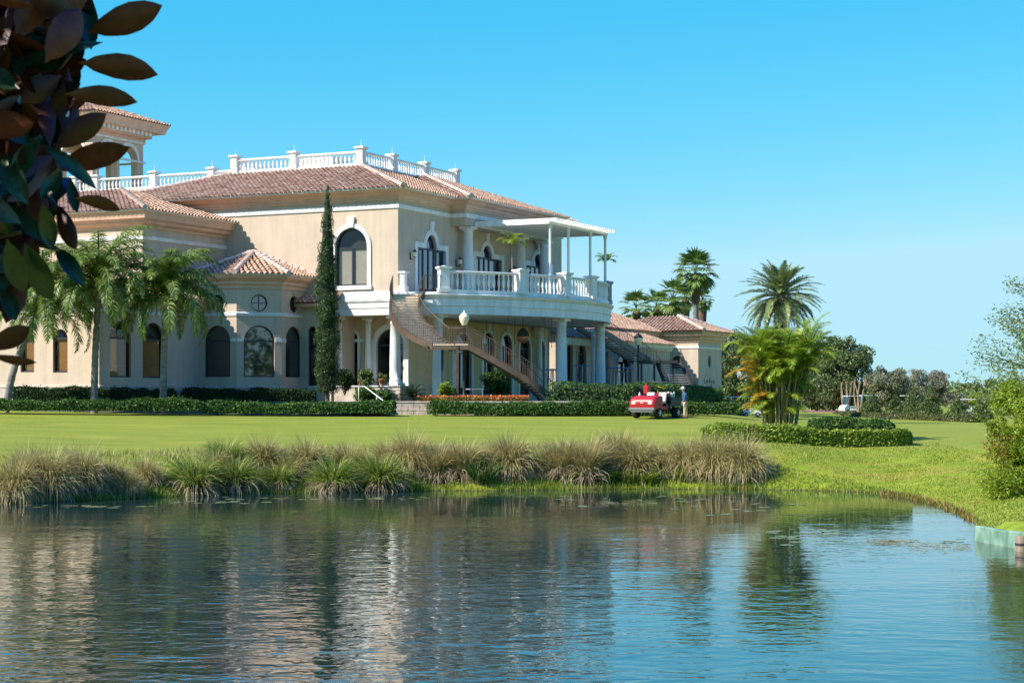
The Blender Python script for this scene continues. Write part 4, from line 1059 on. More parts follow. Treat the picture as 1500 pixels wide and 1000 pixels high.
def water_mat():
    m, nt, b, out = new_mat('pond_water'); L = nt.links
    b.inputs['Base Color'].default_value = (.015, .030, .030, 1); b.inputs['Roughness'].default_value = .03; b.inputs['IOR'].default_value = 1.6
    b.inputs['Specular IOR Level'].default_value = .5
    tc = nt.nodes.new('ShaderNodeTexCoord')
    def wv(sc, rot, det, dist, seed):
        mp = nt.nodes.new('ShaderNodeMapping'); mp.inputs['Scale'].default_value = sc; mp.inputs['Rotation'].default_value = (0, 0, rot); mp.inputs['Location'].default_value = (seed, seed * .7, 0)
        L.new(tc.outputs['Object'], mp.inputs['Vector'])
        n = nt.nodes.new('ShaderNodeTexNoise'); n.inputs['Scale'].default_value = 1; n.inputs['Detail'].default_value = det; n.inputs['Distortion'].default_value = dist
        L.new(mp.outputs['Vector'], n.inputs['Vector']); return n.outputs['Fac']
    def math_(op, a, c):
        x = nt.nodes.new('ShaderNodeMath'); x.operation = op
        for i, v in enumerate((a, c)):
            if isinstance(v, (int, float)): x.inputs[i].default_value = v
            else: L.new(v, x.inputs[i])
        return x.outputs[0]
    w1 = wv((.75, 1.15, 1), rad(-18), 2, .6, 3); w2 = wv((2.3, 3.0, 1), rad(12), 2, .5, 11); w3 = wv((.16, .28, 1), rad(20), 2, 0, 5)
    h = math_('ADD', math_('MULTIPLY', w1, .6), math_('MULTIPLY', w2, .5))
    amp = nt.nodes.new('ShaderNodeMapRange'); amp.inputs[1].default_value = .35; amp.inputs[2].default_value = .65; amp.inputs[3].default_value = .6; amp.inputs[4].default_value = 1.25
    L.new(w3, amp.inputs[0])
    sx = nt.nodes.new('ShaderNodeSeparateXYZ'); L.new(tc.outputs['Object'], sx.inputs[0])
    calm = nt.nodes.new('ShaderNodeMapRange'); calm.inputs[1].default_value = 18; calm.inputs[2].default_value = 64; calm.inputs[3].default_value = 1; calm.inputs[4].default_value = .35
    L.new(sx.outputs['Y'], calm.inputs[0])
    side = nt.nodes.new('ShaderNodeMapRange'); side.inputs[1].default_value = -6; side.inputs[2].default_value = 6; side.inputs[3].default_value = 1.25; side.inputs[4].default_value = .55
    L.new(sx.outputs['X'], side.inputs[0])
    h = math_('MULTIPLY', h, math_('MULTIPLY', math_('MULTIPLY', amp.outputs[0], side.outputs[0]), calm.outputs[0]))
    bp = nt.nodes.new('ShaderNodeBump'); bp.inputs['Strength'].default_value = 1.0; bp.inputs['Distance'].default_value = .029
    L.new(h, bp.inputs['Height']); L.new(bp.outputs['Normal'], b.inputs['Normal'])
    return m
mb = MB(); mb.add([(-60, -1, 0), (26, -1, 0), (26, 76, 0), (-60, 76, 0)], [(0, 1, 2, 3)])
wt = mb.build('water', water_mat()); wt['kind'] = 'structure'

# raised terrace under the house
M['mulch'] = mat('planting_soil', (.10, .075, .045), .95, col2=(.06, .09, .03), scale=1.5, bump=.4, bscale=8)
M['patio'] = mat('patio_stone', (.50, .44, .37), .85, var=.3, scale=2)
tp = [(-75, 105.0), (wx(573, 104.6), 105.0), (wx(573, 104.6), 104.6), (wx(932, 104.6), 104.6), (wx(1030, 150), 150), (wx(1058, 152), 152), (23, 190), (-75, 190)]
mb = MB(); mb.add([(x, y, ZT) for x, y in tp], [tuple(range(len(tp)))])
mb.add([(-75, 105.0, ZT), (wx(573, 104.6), 105.0, ZT), (wx(573, 104.6), 102.6, 2.5), (-75, 102.6, 2.5)], [(0, 1, 2, 3)])
mb.add([(wx(1030, 150), 150, ZT), (wx(1058, 152), 152, ZT), (23, 190, ZT), (23, 190, 1.2), (wx(1058, 152) + .3, 151.5, 1.2), (wx(1030, 150), 149.6, 1.2)], [(0, 1, 4, 5), (1, 2, 3, 4)])
t = mb.build('terrace', M['mulch']); t['kind'] = 'structure'
pa = [(AE + 5, -.3), (.5, -.3)] + [(BC[0] + (BR + .5) * math.sin(rad(a)), BC[1] - (BR + .5) * math.cos(rad(a))) for a in range(-44, 49, 6)] + [(AE + 18, -2.5), (AE + 18, .4)]
mb = MB(); mb.add([(*W2(a, b), ZT + .05) for a, b in pa], [tuple(range(len(pa)))]); t = mb.build('patio', M['patio']); t['kind'] = 'structure'
# drive of red pavers with a pale kerb
mb = MB(); mb.box((wx(1083, 203), 202.6, 1.6), (wx(1128, 203), 203.4, 2.22)); k = mb.build('kerb', M['concrete']); k['kind'] = 'structure'
def strip(name, pts, z, m):
    mb = MB(); mb.add([(x, y, z) for x, y in pts], [tuple(range(len(pts)))]); o = mb.build(name, m); o['kind'] = 'structure'
strip('cart_path', [(wx(1085, 206), 206), (wx(1172, 206), 206), (wx(1172, 248), 248), (wx(1085, 248), 248)], 2.125, M['concrete'])
strip('paved_drive', [(wx(1172.4, 206), 206), (wx(1232, 206), 206), (wx(1250, 262), 262), (wx(1174.4, 262), 262)], 2.13, M['paver'])

# retaining wall of the flower bed
mb = MB(); rx0, rx1 = wx(572.5, 104.6), wx(932, 104.6)
rw = thing('retaining_wall', 'low pink stone retaining wall of the flower bed in front of the curved staircase', 'wall', (rx0, 104.4, 2.5))
mb.box((rx0, 104.35, 2.4), (rx1, 104.6, ZT - .06)); mb.box((rx0, 104.603, 2.4), (rx0 + .25, 106.5, ZT - .06))
for r in range(3):
    x = rx0 + (.35 if r % 2 else .0)
    while x < rx0 + 2.6:
        mb.cbox((x + .33, 104.34, 2.62 + r * .26), (.63, .05, .235), 0, .012); x += .66
mb.build('masonry', M['stone'], rw, (rx0, 104.4, 2.5))
mb = MB(); mb.box((rx0 - .05, 104.28, ZT - .057), (rx1 + .05, 104.7, ZT + .03)); mb.build('coping', M['stone'], rw, (rx0, 104.4, 2.5))
d0, d1 = Vector((rx1, 104.4)), Vector((wx(1030, 150), 149.9)); L = (d1 - d0).length; rz = math.atan2(d1.y - d0.y, d1.x - d0.x); mid = (d0 + d1) / 2
rw2 = thing('retaining_wall', 'shaded grey retaining wall below the tall clipped hedge right of the columns', 'wall', (mid.x, mid.y, 2.0))
mb = MB(); mb.cbox((mid.x, mid.y, 2.5), (L, .25, 1.5), rz); mb.build('masonry', M['concrete'], rw2, (mid.x, mid.y, 2.0))
mb = MB(); mb.cbox((mid.x, mid.y, 3.29), (L, .38, .08), rz); mb.build('coping', M['concrete'], rw2, (mid.x, mid.y, 2.0))

# seawall at the right edge of the pond
sw = thing('seawall', 'weathered teal concrete seawall at the right edge of the pond', 'wall', (11.0, 43.7, 0))
mb = MB(); wpts = [(11.0, 43.75), (11.42, 41.0), (12.6, 36), (14.5, 26)]
for (ax, ay), (bx, by) in zip(wpts, wpts[1:]):
    n = max(1, int(math.hypot(bx - ax, by - ay) / .9))
    for i in range(n):
        p = Vector((ax + (bx - ax) * i / n, ay + (by - ay) * i / n)); q = Vector((ax + (bx - ax) * (i + .97) / n, ay + (by - ay) * (i + .97) / n)); c = (p + q) / 2
        mb.cbox((c.x + .06, c.y, -.16 + random.uniform(-.02, .02)), ((q - p).length, .16, 1.06), math.atan2(q.y - p.y, q.x - p.x), .02)
mb.build('panels', M['teal'], sw, (11.0, 43.7, 0))
pw = thing('mooring_post', 'brown weathered timber post standing against the teal seawall', 'post', (11.25, 40.75, 0))
mb = MB(); mb.lathe([(.12, -1.0), (.12, .30), (.10, .34)], (11.25, 40.75, 0), 10); mb.build('timber', M['post'], pw, (11.25, 40.75, 0))
mb = MB(); mb.lathe([(.125, .12), (.13, .15), (.125, .18)], (11.25, 40.75, 0), 10); mb.build('iron_band', M['dark_steel'], pw, (11.25, 40.75, 0))

# ------------------------------------------------------------------ planting tools
def hedge(name, label, pts, z0, h, w, m, n, size=.12, group=None, cat='hedge', z1=None, core='core', rnd=.25, mound=.07):
    """clipped hedge along a plan path: a dark twiggy core with leaves over it"""
    z1 = z0 if z1 is None else z1; P = np.array(pts, float); seg = np.linalg.norm(np.diff(P, axis=0), axis=1); cum = np.concatenate([[0], np.cumsum(seg)]); L = cum[-1]
    base = (P[0][0], P[0][1], z0); o = thing(name, label, cat, base, 0, group)
    mb = MB(); k = int(max(2, L / .6)); path = [(np.interp(L * i / k, cum, P[:, 0]), np.interp(L * i / k, cum, P[:, 1])) for i in range(k + 1)]
    a, b = w / 2 - .07, h - .06
    prof = [(-a, 0), (-a, b * .8), (-a * .75, b), (a * .75, b), (a, b * .8), (a, 0), (-a, 0)]
    sweep(mb, prof, path)
    mb.v = [(x, y, z + z0 + (z1 - z0) * min(1, math.hypot(x - P[0][0], y - P[0][1]) / L)) for x, y, z in mb.v]
    mb.build('twigs', M[core], o, base)
    s = rng.uniform(-w * .3, L + w * .3, n); sc = np.clip(s, 0, L); X = np.interp(sc, cum, P[:, 0]); Y = np.interp(sc, cum, P[:, 1])
    i = np.clip(np.searchsorted(cum, sc) - 1, 0, len(seg) - 1); T = np.diff(P, axis=0)[i] / seg[i][:, None]; Nn = np.stack([T[:, 1], -T[:, 0]], 1); ex = s - sc
    per = rng.uniform(0, 2 * h + w, n); off = np.where(per < h, -w/2, np.where(per < h + w, per - h - w/2, w/2)); zz = np.where(per < h, per, np.where(per < h + w, h, 2*h + w - per))
    # round the shoulders
    q = np.clip((np.abs(off) / (w/2) - (1 - rnd)) / rnd, 0, 1) * np.clip((zz / h - (1 - rnd)) / rnd, 0, 1); off = off * (1 - .16 * q); zz = zz * (1 - .13 * q)
    end = np.abs(ex) > 0; lim = np.sqrt(np.clip(1 - (ex / (w * .3 + 1e-6)) ** 2, 0, 1)); off = np.where(end, off * lim, off); zz = np.where(end, zz * (0.7 + .3 * lim), zz)
    bump = 1 + mound * np.sin(s * 2.3) * np.sin(s * .9 + 1) + mound * .8 * np.sin(s * .61 + 2) + .05 * np.sin(s * 5.1 + off * 4)
    zz = zz * bump + rng.normal(0, .025, n) + np.where(rng.random(n) < .05, rng.uniform(0, .16, n), 0)
    off = off * (1 + .05 * np.sin(s * 3.1 + 2)) + rng.normal(0, .03, n)
    px_ = X + T[:, 0] * ex + Nn[:, 0] * off; py_ = Y + T[:, 1] * ex + Nn[:, 1] * off; f = np.clip(s / L, 0, 1)
    PP = np.stack([px_, py_, z0 + (z1 - z0) * f + zz], 1)
    nr = np.stack([Nn[:, 0] * np.sign(off) * (per < h) + Nn[:, 0] * np.sign(off) * (per > h + w), Nn[:, 1] * np.sign(off) * ((per < h) | (per > h + w)), ((per >= h) & (per <= h + w)) * 1.0], 1)
    v, f_ = leaves(PP, nr, size, .55, jit=.7)
    np_obj('foliage', v, f_, M[m], o, base)
    return o

def limb_mesh(mb, p, q, r0, r1, bend=.15, n=6):
    p, q = Vector(p), Vector(q); L = (q - p).length; o = Vector((random.uniform(-1, 1), random.uniform(-1, 1), random.uniform(-.3, .5))) * L * bend
    path = [p.lerp(q, i / n) + o * math.sin(PI * i / n) for i in range(n + 1)]
    mb.tube(path, [r0 + (r1 - r0) * i / n for i in range(n + 1)], 7); return path

def tree(name, label, X, Y, H, rx, m, n=9000, size=.28, ncl=60, trunk_h=.3, group=None, bark='bark', cat='tree', z=None, rz_=None, base_frac=.2, sparse=1.0, nlimb=9):
    z = hz(X, Y) if z is None else z
    o = thing(name, label, cat, (X, Y, z), 0, group); r = rng
    cz = H * (1 + base_frac) / 2; hh = H * (1 - base_frac) / 2
    d = unit(r.normal(0, 1, (ncl, 3))); k = r.uniform(.25, 1, ncl) ** .5
    C = d * k[:, None] * np.array([rx * .82, rx * .82, hh * .85]); C[:, 2] += cz
    C[:, 0] += .12 * rx * np.sin(C[:, 2] * 1.3); R = r.uniform(.16, .34, ncl) * rx * sparse
    P, N = blob_points(C, R, n)
    P = P[P[:, 2] > .15]; N = N[:len(P)]
    v, f = leaves(P, np.stack([P[:, 0] * .3, P[:, 1] * .3, np.full(len(P), 1.0)], 1) / max(1, rx) + N * .8, size, .5)
    mb = MB(); th = H * trunk_h; tr = H * .028
    mb.tube([(0, 0, -.2), (.02, 0, th * .3), (.05 * H * .2, .02, th)], [tr * 1.4, tr * 1.05, tr * .9], 9)
    for i in range(nlimb):
        c = C[(i * 7) % ncl]; limb_mesh(mb, (random.uniform(-.05, .1), random.uniform(-.05, .05), th * random.uniform(.7, 1)), tuple(c), tr * .6, tr * .12)
    mb.build('trunk', M[bark], o); np_obj('crown', v, f, M[m], o)
    return o

def frond(base, az, e0, L, droop, nl, ll, lw, hang, r=rng, vee=.25, plum=.25, fwd=.55, start=.15):
    n = 14; s = np.linspace(0, 1, n); e = e0 - droop * s ** 1.35
    D = np.stack([np.cos(e) * math.cos(az), np.cos(e) * math.sin(az), np.sin(e)], 1)
    P = np.asarray(base) + np.concatenate([[np.zeros(3)], np.cumsum(D[:-1] * L / (n - 1), 0)])
    t = np.repeat(np.linspace(start, .99, nl), 2) + r.uniform(-.01, .01, 2 * nl); t = np.clip(t, 0, 1); sd = np.tile([1., -1.], nl)
    p = np.stack([np.interp(t, s, P[:, i]) for i in range(3)], 1); T = unit(np.stack([np.interp(t, s, D[:, i]) for i in range(3)], 1))
    S = np.array([-math.sin(az), math.cos(az), 0.0]); N = np.cross(T, S)
    pr = (np.sin(np.clip((t - start) / (1 - start), 0, 1) * PI * .86 + .38)) ** .8
    ln = (ll * pr * r.uniform(.8, 1.15, 2 * nl))[:, None]
    d = unit(S * (sd * 1.0)[:, None] + T * (fwd + .5 * t)[:, None] + N * (vee + r.normal(0, plum, 2 * nl))[:, None])
    m = p + d * ln * .5; d2 = unit(d + np.array([0, 0, -1.0]) * hang); q = m + d2 * ln * .55
    wv = T * lw
    V = np.stack([p - wv * .35, p + wv * .35, m - wv * .5, m + wv * .5, q - wv * .08, q + wv * .08], 1).reshape(-1, 3)
    b = np.arange(2 * nl)[:, None] * 6; F = np.concatenate([b + np.array([0, 1, 3, 2]), b + np.array([2, 3, 5, 4])], 0)
    w = np.linspace(.055, .012, n)[:, None] * max(.5, L / 3)
    RV = np.concatenate([P - S * w, P + S * w, P - np.cross(D, S) * -w * .8]); i = np.arange(n - 1)
    RF = np.concatenate([np.stack([i, i + 1, n + i + 1, n + i], 1), np.stack([i, i + 1, 2*n + i + 1, 2*n + i], 1), np.stack([n + i, n + i + 1, 2*n + i + 1, 2*n + i], 1)])
    return cat_np([(V, F), (RV, RF)])

def fanleaf(base, az, e0, pl, R, r=rng, nseg=30, droop=.5, spread=2.3):
    D0 = np.array([math.cos(e0) * math.cos(az), math.cos(e0) * math.sin(az), math.sin(e0)]); e1 = e0 - .45
    D1 = np.array([math.cos(e1) * math.cos(az), math.cos(e1) * math.sin(az), math.sin(e1)])
    b = np.asarray(base); h = b + D0 * pl * .55 + D1 * pl * .45; S = np.array([-math.sin(az), math.cos(az), 0.]); N = np.cross(D1, S)
    a = np.linspace(-spread, spread, nseg) + r.normal(0, .02, nseg); dr = D1 * np.cos(a)[:, None] + S * np.sin(a)[:, None] + N * (.18 * np.abs(np.sin(a)))[:, None]
    dr = unit(dr); rr = (R * (.75 + .25 * np.cos(a * .6)) * r.uniform(.9, 1.08, nseg))[:, None]; wv = unit(np.cross(dr, N))
    m = h + dr * rr * .58; q = m + unit(dr + np.array([0, 0, -droop]) * r.uniform(.5, 1.5, (nseg, 1))) * rr * .45; ww = rr * .075
    V = np.stack([h - wv * .01, h + wv * .01, m - wv * ww, m + wv * ww, q - wv * .006, q + wv * .006], 1).reshape(-1, 3)
    k = np.arange(nseg)[:, None] * 6; F = np.concatenate([k + np.array([0, 1, 3, 2]), k + np.array([2, 3, 5, 4])])
    pw = .035; PV_ = np.array([b - S*pw, b + S*pw, (b + D0*pl*.55) - S*pw, (b + D0*pl*.55) + S*pw, h - S*pw*.6, h + S*pw*.6]); PF = np.array([[0, 1, 3, 2], [2, 3, 5, 4]])
    return cat_np([(V, F), (PV_, PF)])

def palm_trunk(o, H, r0, r1, lean=(0, 0), m='trunk', rings=True, z0=-.3):
    mb = MB(); n = int(max(8, H / .22)) if rings else 10; path = []; rs = []
    for i in range(n + 1):
        t = i / n; path.append((lean[0] * t * t, lean[1] * t * t, z0 + (H - z0) * t)); rs.append((r0 + (r1 - r0) * t) * (1.0 + (.05 if i % 2 else -.03) * rings) * (1.22 if t < .03 else 1))
    mb.tube(path, rs, 12); return mb.build('trunk', M[m], o)

def queen_palm(label, X, Y, zc, r, nf=20, lean=(0, 0), seed=1, z=None, group='queen palms along the left wing'):
    q = np.random.default_rng(seed); z = hz(X, Y) if z is None else z; o = thing('queen_palm', label, 'palm', (X, Y, z), 0, group); H = zc - z
    palm_trunk(o, H, .21, .165, lean); top = (lean[0], lean[1], H)
    mb = MB(); mb.tube([top, (top[0], top[1], H + .5), (top[0], top[1], H + .95)], [.2, .16, .06], 9); mb.build('crownshaft', M['cane'], o)
    parts = []
    for i in range(nf):
        t = i / nf; az = i * 2.4 + q.uniform(-.3, .3); e0 = rad(80 - 80 * t + q.uniform(-6, 6)); L = r * q.uniform(.98, 1.2)
        parts.append(frond((top[0], top[1], H + .6 * (1 - t)), az, e0, L, rad(106 + 32 * t + q.uniform(-10, 10)), 80, .72, .065, .75, q, .12, .38, .6, .10))
    v, f = cat_np(parts); np_obj('crown', v, f, M['queen'], o)
    dead = [frond((top[0], top[1], H - .05), q.uniform(0, 6.3), rad(-15), r * .7, rad(70), 30, .45, .04, 1.0, q) for _ in range(3)]
    v, f = cat_np(dead); np_obj('dead_fronds', v, f, M['thatch'], o)
    mb = MB(); mb.tube([(top[0] + .12, top[1] - .12, H + .1), (top[0] + .34, top[1] - .34, H - .05), (top[0] + .40, top[1] - .42, H - .75)], [.03, .13, .03], 7); mb.build('seed_cluster', M['thatch'], o)
    return o

def fan_palm(label, X, Y, zc, r, seed, nl=26, trunk_r=.2, group='fan palms behind the pavilion', z=None):
    q = np.random.default_rng(seed); z = hz(X, Y) if z is None else z; o = thing('fan_palm', label, 'palm', (X, Y, z), 0, group); H = zc - z
    palm_trunk(o, H, trunk_r * 1.2, trunk_r, (0, 0), 'trunk', True); ps = []
    for i in range(nl):
        t = i / nl; ps.append(fanleaf((0, 0, H + .25 * (1 - t)), i * 2.4 + q.uniform(-.3, .3), rad(84 - 125 * t + q.uniform(-9, 9)), r * .60, r * .50, q, 20, .35 + .6 * t, 1.9))
    v, f = cat_np(ps); np_obj('crown', v, f, M['fan'], o)
    ps = [fanleaf((0, 0, H - .25 - .3 * q.random()), i * 2.4, rad(-48 - q.uniform(0, 25)), r * .35, r * .42, q, 16, .9) for i in range(12)]
    v, f = cat_np(ps); np_obj('dead_skirt', v, f, M['thatch'], o)
    mb = MB(); mb.lathe([(trunk_r * 1.05, H - 3.0), (trunk_r * 1.5, H - 2.6), (trunk_r * 1.9, H - 1.2), (trunk_r * 1.8, H - .4), (trunk_r * 1.2, H + .1)], (0, 0, 0), 10); mb.build('boot_fibre', M['bark'], o)
    return o
# ------------------------------------------------------------------ hedges
def line(px0, Y0, px1, Y1): return [(wx(px0, Y0), Y0), (wx(px1, Y1), Y1)]
GH = 'low clipped hedges along the edge of the lawn'
hedge('low_hedge', 'low spreading green hedge below the two palms, left end of the lawn', line(-30, 99.5, 288, 101), 2.83, .52, 1.3, 'hedge', 9000, .15, GH, mound=.17)
hedge('low_hedge', 'low spreading green hedge between the round bay and the pink stone wall', line(308, 101.5, 570, 102.5), 2.66, .56, 1.3, 'hedge', 8500, .15, GH, mound=.13)
hedge('low_hedge', 'long low green hedge in front of the flower bed, passing behind the red vehicle', line(634, 103.4, 1080, 104.3), 2.6, .62, 1.1, 'hedge', 14000, .15, GH, mound=.10)
hedge('tall_hedge', 'tall dark clipped hedge in front of the balcony columns', [(wx(811, 106.5), 106.5), (wx(930, 106.5), 106.5 + 0), (wx(1046, 150), 150)], ZT - .1, 1.1, 1.5, 'hedge', 17000, .16)
hedge('low_hedge', 'small dark hedge at the foot of the pavilion wall', line(1034, 143, 1074, 146), 2.55, .8, 1.2, 'box_hedge', 3000, .16)
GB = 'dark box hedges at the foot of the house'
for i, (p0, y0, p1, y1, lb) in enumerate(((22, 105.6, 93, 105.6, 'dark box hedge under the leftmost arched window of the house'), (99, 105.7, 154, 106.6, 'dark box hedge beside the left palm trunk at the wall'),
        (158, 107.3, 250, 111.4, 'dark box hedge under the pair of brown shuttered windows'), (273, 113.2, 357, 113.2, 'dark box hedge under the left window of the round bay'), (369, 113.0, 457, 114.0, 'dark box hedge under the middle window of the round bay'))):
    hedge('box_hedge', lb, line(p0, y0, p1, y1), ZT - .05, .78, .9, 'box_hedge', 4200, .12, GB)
hedge('far_hedge', 'long low olive hedge in front of the row of conical shrubs', [(wx(1229, 197), 197), (wx(1330, 176), 176), (wx(1434, 150), 150)], 1.5, .62, 1.4, 'olive_hedge', 9000, .2)

# kidney shaped bed hedge at the near right of the lawn
def bed_hedge():
    o = thing('bed_hedge', 'kidney shaped mound of yellow-green hedge on the lawn round the clump of golden palms', 'hedge', (wx(1180, 81), 81, 1.6))
    ctr = [(1029, 80.5, 2.2), (1080, 80.0, 3.2), (1160, 80.3, 3.8), (1240, 80.8, 3.4), (1305, 81.0, 2.6), (1334, 81.2, 1.6)]
    n = 30000; k = rng.uniform(0, len(ctr) - 1.001, n); i = k.astype(int); f = k - i; c = np.array(ctr)
    cx = np.array([wx(a[0], a[1]) for a in ctr]); X = cx[i] * (1 - f) + cx[i+1] * f; Yc = c[i, 1] * (1 - f) + c[i+1, 1] * f; hw = (c[i, 2] * (1 - f) + c[i+1, 2] * f) / 2
    a = rng.uniform(-1, 1, n); side = rng.random(n) < .38
    yy = np.where(side, -hw, a * hw); u = np.abs(yy / hw)
    top = (.62 + .05 * np.sin(X * 2.2) + .05 * np.sin(X * 5 + yy * 3)) * np.sqrt(np.clip(1 - .35 * u ** 3, 0, 1))
    zz = np.where(side, rng.uniform(.02, .72, n), top); e = np.clip((k - .0) / .5, .15, 1) * np.clip((len(ctr) - 1 - k) / .4, .15, 1); yy = yy * np.sqrt(e); zz = zz * (.55 + .45 * np.sqrt(e))
    Y_ = Yc + yy + hw * .3; P = np.stack([X + rng.normal(0, .04, n), Y_ + rng.normal(0, .04, n), height(X, Y_) + zz + rng.normal(0, .03, n)], 1)
    N = np.where(side[:, None], np.array([[0, -1, .3]]), np.array([[0, 0, 1.]]))
    L0 = (wx(1180, 81), 81, 1.6)
    v, f_ = leaves(P, N, .12, .6, jit=.7); np_obj('foliage', v, f_, M['lime_hedge'], o, L0)
    mb = MB(); cc = [(1062, 80.3, 2.2)] + ctr[2:4] + [(1296, 80.9, 1.9)]; path = [(wx(a[0], a[1]), a[1] + a[2] * .15) for a in cc]; vs = []; m = len(path)
    for (x, y), a in zip(path, cc):
        z = hz(x, y)
        for t, h in ((-.44, -.1), (-.44, .45), (-.3, .58), (.3, .58), (.44, .45), (.44, -.1)): vs.append((x, y + t * a[2], z + h))
    mb.add(vs, [(j*6+t, (j+1)*6+t, (j+1)*6+t+1, j*6+t+1) for j in range(m - 1) for t in range(5)] + [tuple(range(6)), tuple(range(m*6-6, m*6))]); mb.build('twigs', M['core'], o, L0)
    return o
bed_hedge()
hedge('bed_hedge', 'short back segment of the yellow-green bed hedge, palm shade put into its darker leaf colour', line(1204, 82.0, 1290, 82.2), 1.62, .84, 2.0, 'hedge', 6000, .13)  # darker leaves stand for the cane palm shadow on the yellow-green hedge

# ------------------------------------------------------------------ palms
queen_palm('left queen palm, its grey trunk in front of the shaded wing wall', wx(138, 102), 102, wz(424, 102), 4.1, 46, (.25, 0), 4)
queen_palm('right queen palm, drooping fronds touching the round bay', wx(239, 102.5), 102.5, wz(438, 102.5), 3.7, 44, (.15, 0), 9)
queen_palm('pale queen palm half hidden by the magnolia leaves at the left edge', wx(10, 101), 101, wz(452, 101), 3.8, 38, (1.9, .3), 15)
for i, (px, py, Y, r, lb) in enumerate(((1019, 402, 182, 2.5, 'tallest fan palm, standing clear above the pavilion roof'), (986, 440, 178, 2.1, 'second tallest fan palm, left of the tall one'),
        (1004, 438, 186, 1.5, 'fan palm tucked behind the trunk of the tallest one'), (962, 452, 184, 1.9, 'mid height fan palm behind the roof ridge'), (932, 455, 180, 2.0, 'leftmost low fan palm peeping over the roof beside the balcony'),
        (1029, 441, 190, 1.3, 'small fan palm crown right of the tallest trunk'))):
    fan_palm(lb, wx(px, Y), Y, wz(py, Y), r, 30 + i, 34 if i == 0 else 24, .28 if i == 0 else .24)

def date_palm():
    X, Y = wx(1144, 140), 140; z = hz(X, Y); o = thing('date_palm', 'large date palm with a round feathery grey-green crown', 'palm', (X, Y, z)); H = wz(437, Y) - z; q = np.random.default_rng(77)
    palm_trunk(o, H, .38, .34, (0, 0), 'bark'); ps = []
    nf = 92
    for i in range(nf):
        t = i / nf; az = i * 2.4 + q.uniform(-.2, .2); e0 = rad(84 - 116 * t ** .85 + q.uniform(-6, 6)); L = (2.75 + .75 * min(1, t * 2.2)) * q.uniform(.92, 1.08)
        ps.append(frond((0, 0, H + .3 * (1 - t)), az, e0, L, rad(40 + 24 * t + q.uniform(-8, 8)), 60, .50, .07, .12, q, .3, .2, .8, .16))
    v, f = cat_np(ps); np_obj('crown', v, f, M['date'], o)
    ps = [frond((0, 0, H - .2), i * 2.4, rad(-38 - q.uniform(0, 20)), 2.3, rad(35), 36, .4, .05, .3, q) for i in range(12)]
    v, f = cat_np(ps); np_obj('dead_fronds', v, f, M['thatch'], o)
    mb = MB(); mb.lathe([(.36, H - 1.4), (.55, H - .9), (.6, H - .2), (.3, H + .25)], (0, 0, 0), 12); mb.build('boot_fibre', M['tan_bark'], o)
    ps = [frond((0, 0, H + .1), i * 2.4, rad(75 - 3 * i), 1.2, rad(60), 12, .12, .05, .1, q) for i in range(16)]; v, f = cat_np(ps); np_obj('orange_stalks', v, f, M['areca_gold'], o)
date_palm()

def areca():
    X, Y = wx(1143, 84), 84; z = hz(X, Y); o = thing('areca_palm', 'clump of golden cane palms with many thin stems in the kidney shaped bed', 'palm', (X, Y, z)); q = np.random.default_rng(21)
    mb = MB(); ps = []; gold = []
    for i in range(34):
        a = i * 2.4; rb = .62 * math.sqrt(q.random()); b = np.array([rb * math.cos(a) * 1.15, rb * math.sin(a), 0]); h = q.uniform(2.0, 4.2); lean = q.uniform(.15, .62)
        aa = a + q.uniform(-.5, .5); tip = b + np.array([lean * math.cos(aa), lean * math.sin(aa), 0]) * (h / 2.4); tip[2] = h
        md = (b + tip) / 2 + np.array([-.06 * math.cos(aa), -.06 * math.sin(aa), 0]); mb.tube([tuple(b - [0, 0, .1]), tuple(md), tuple(tip)], [.055, .045, .035], 6)
        for k in range(8):
            t = k / 8; az = aa + k * 2.4 + q.uniform(-.4, .4)
            fr = frond(tip, az, rad(84 - 48 * t + q.uniform(-6, 6)), q.uniform(1.5, 2.2), rad(75 + 60 * t), 34, .48, .04, .35, q, .3, .12, .7, .2)
            left = math.cos(az) < -.3 and tip[2] < 3.3 and tip[0] < -.05
            (gold if (left and q.random() < .75) else ps).append(fr)
    for k in range(22):
        az = q.uniform(0, 2*PI); ps.append(frond((.5*math.cos(az), .45*math.sin(az), q.uniform(.9, 2.2)), az, rad(50), q.uniform(1.3, 1.8), rad(110), 30, .46, .045, .5, q, .3, .12, .7))
    for k in range(14):
        az = q.uniform(PI * .75, PI * 1.35); b = np.array([.6 * math.cos(az), .5 * math.sin(az), q.uniform(.7, 1.8)])
        (gold if math.cos(az) < -.2 and q.random() < .8 else ps).append(frond(b, az, rad(55), q.uniform(1.2, 1.8), rad(95), 26, .42, .04, .5, q, .3, .12, .7))
    mb.build('canes', M['cane'], o); v, f = cat_np(ps); np_obj('crown', v, f, M['areca'], o); v, f = cat_np(gold); np_obj('golden_fronds', v, f, M['areca_gold'], o)
areca()

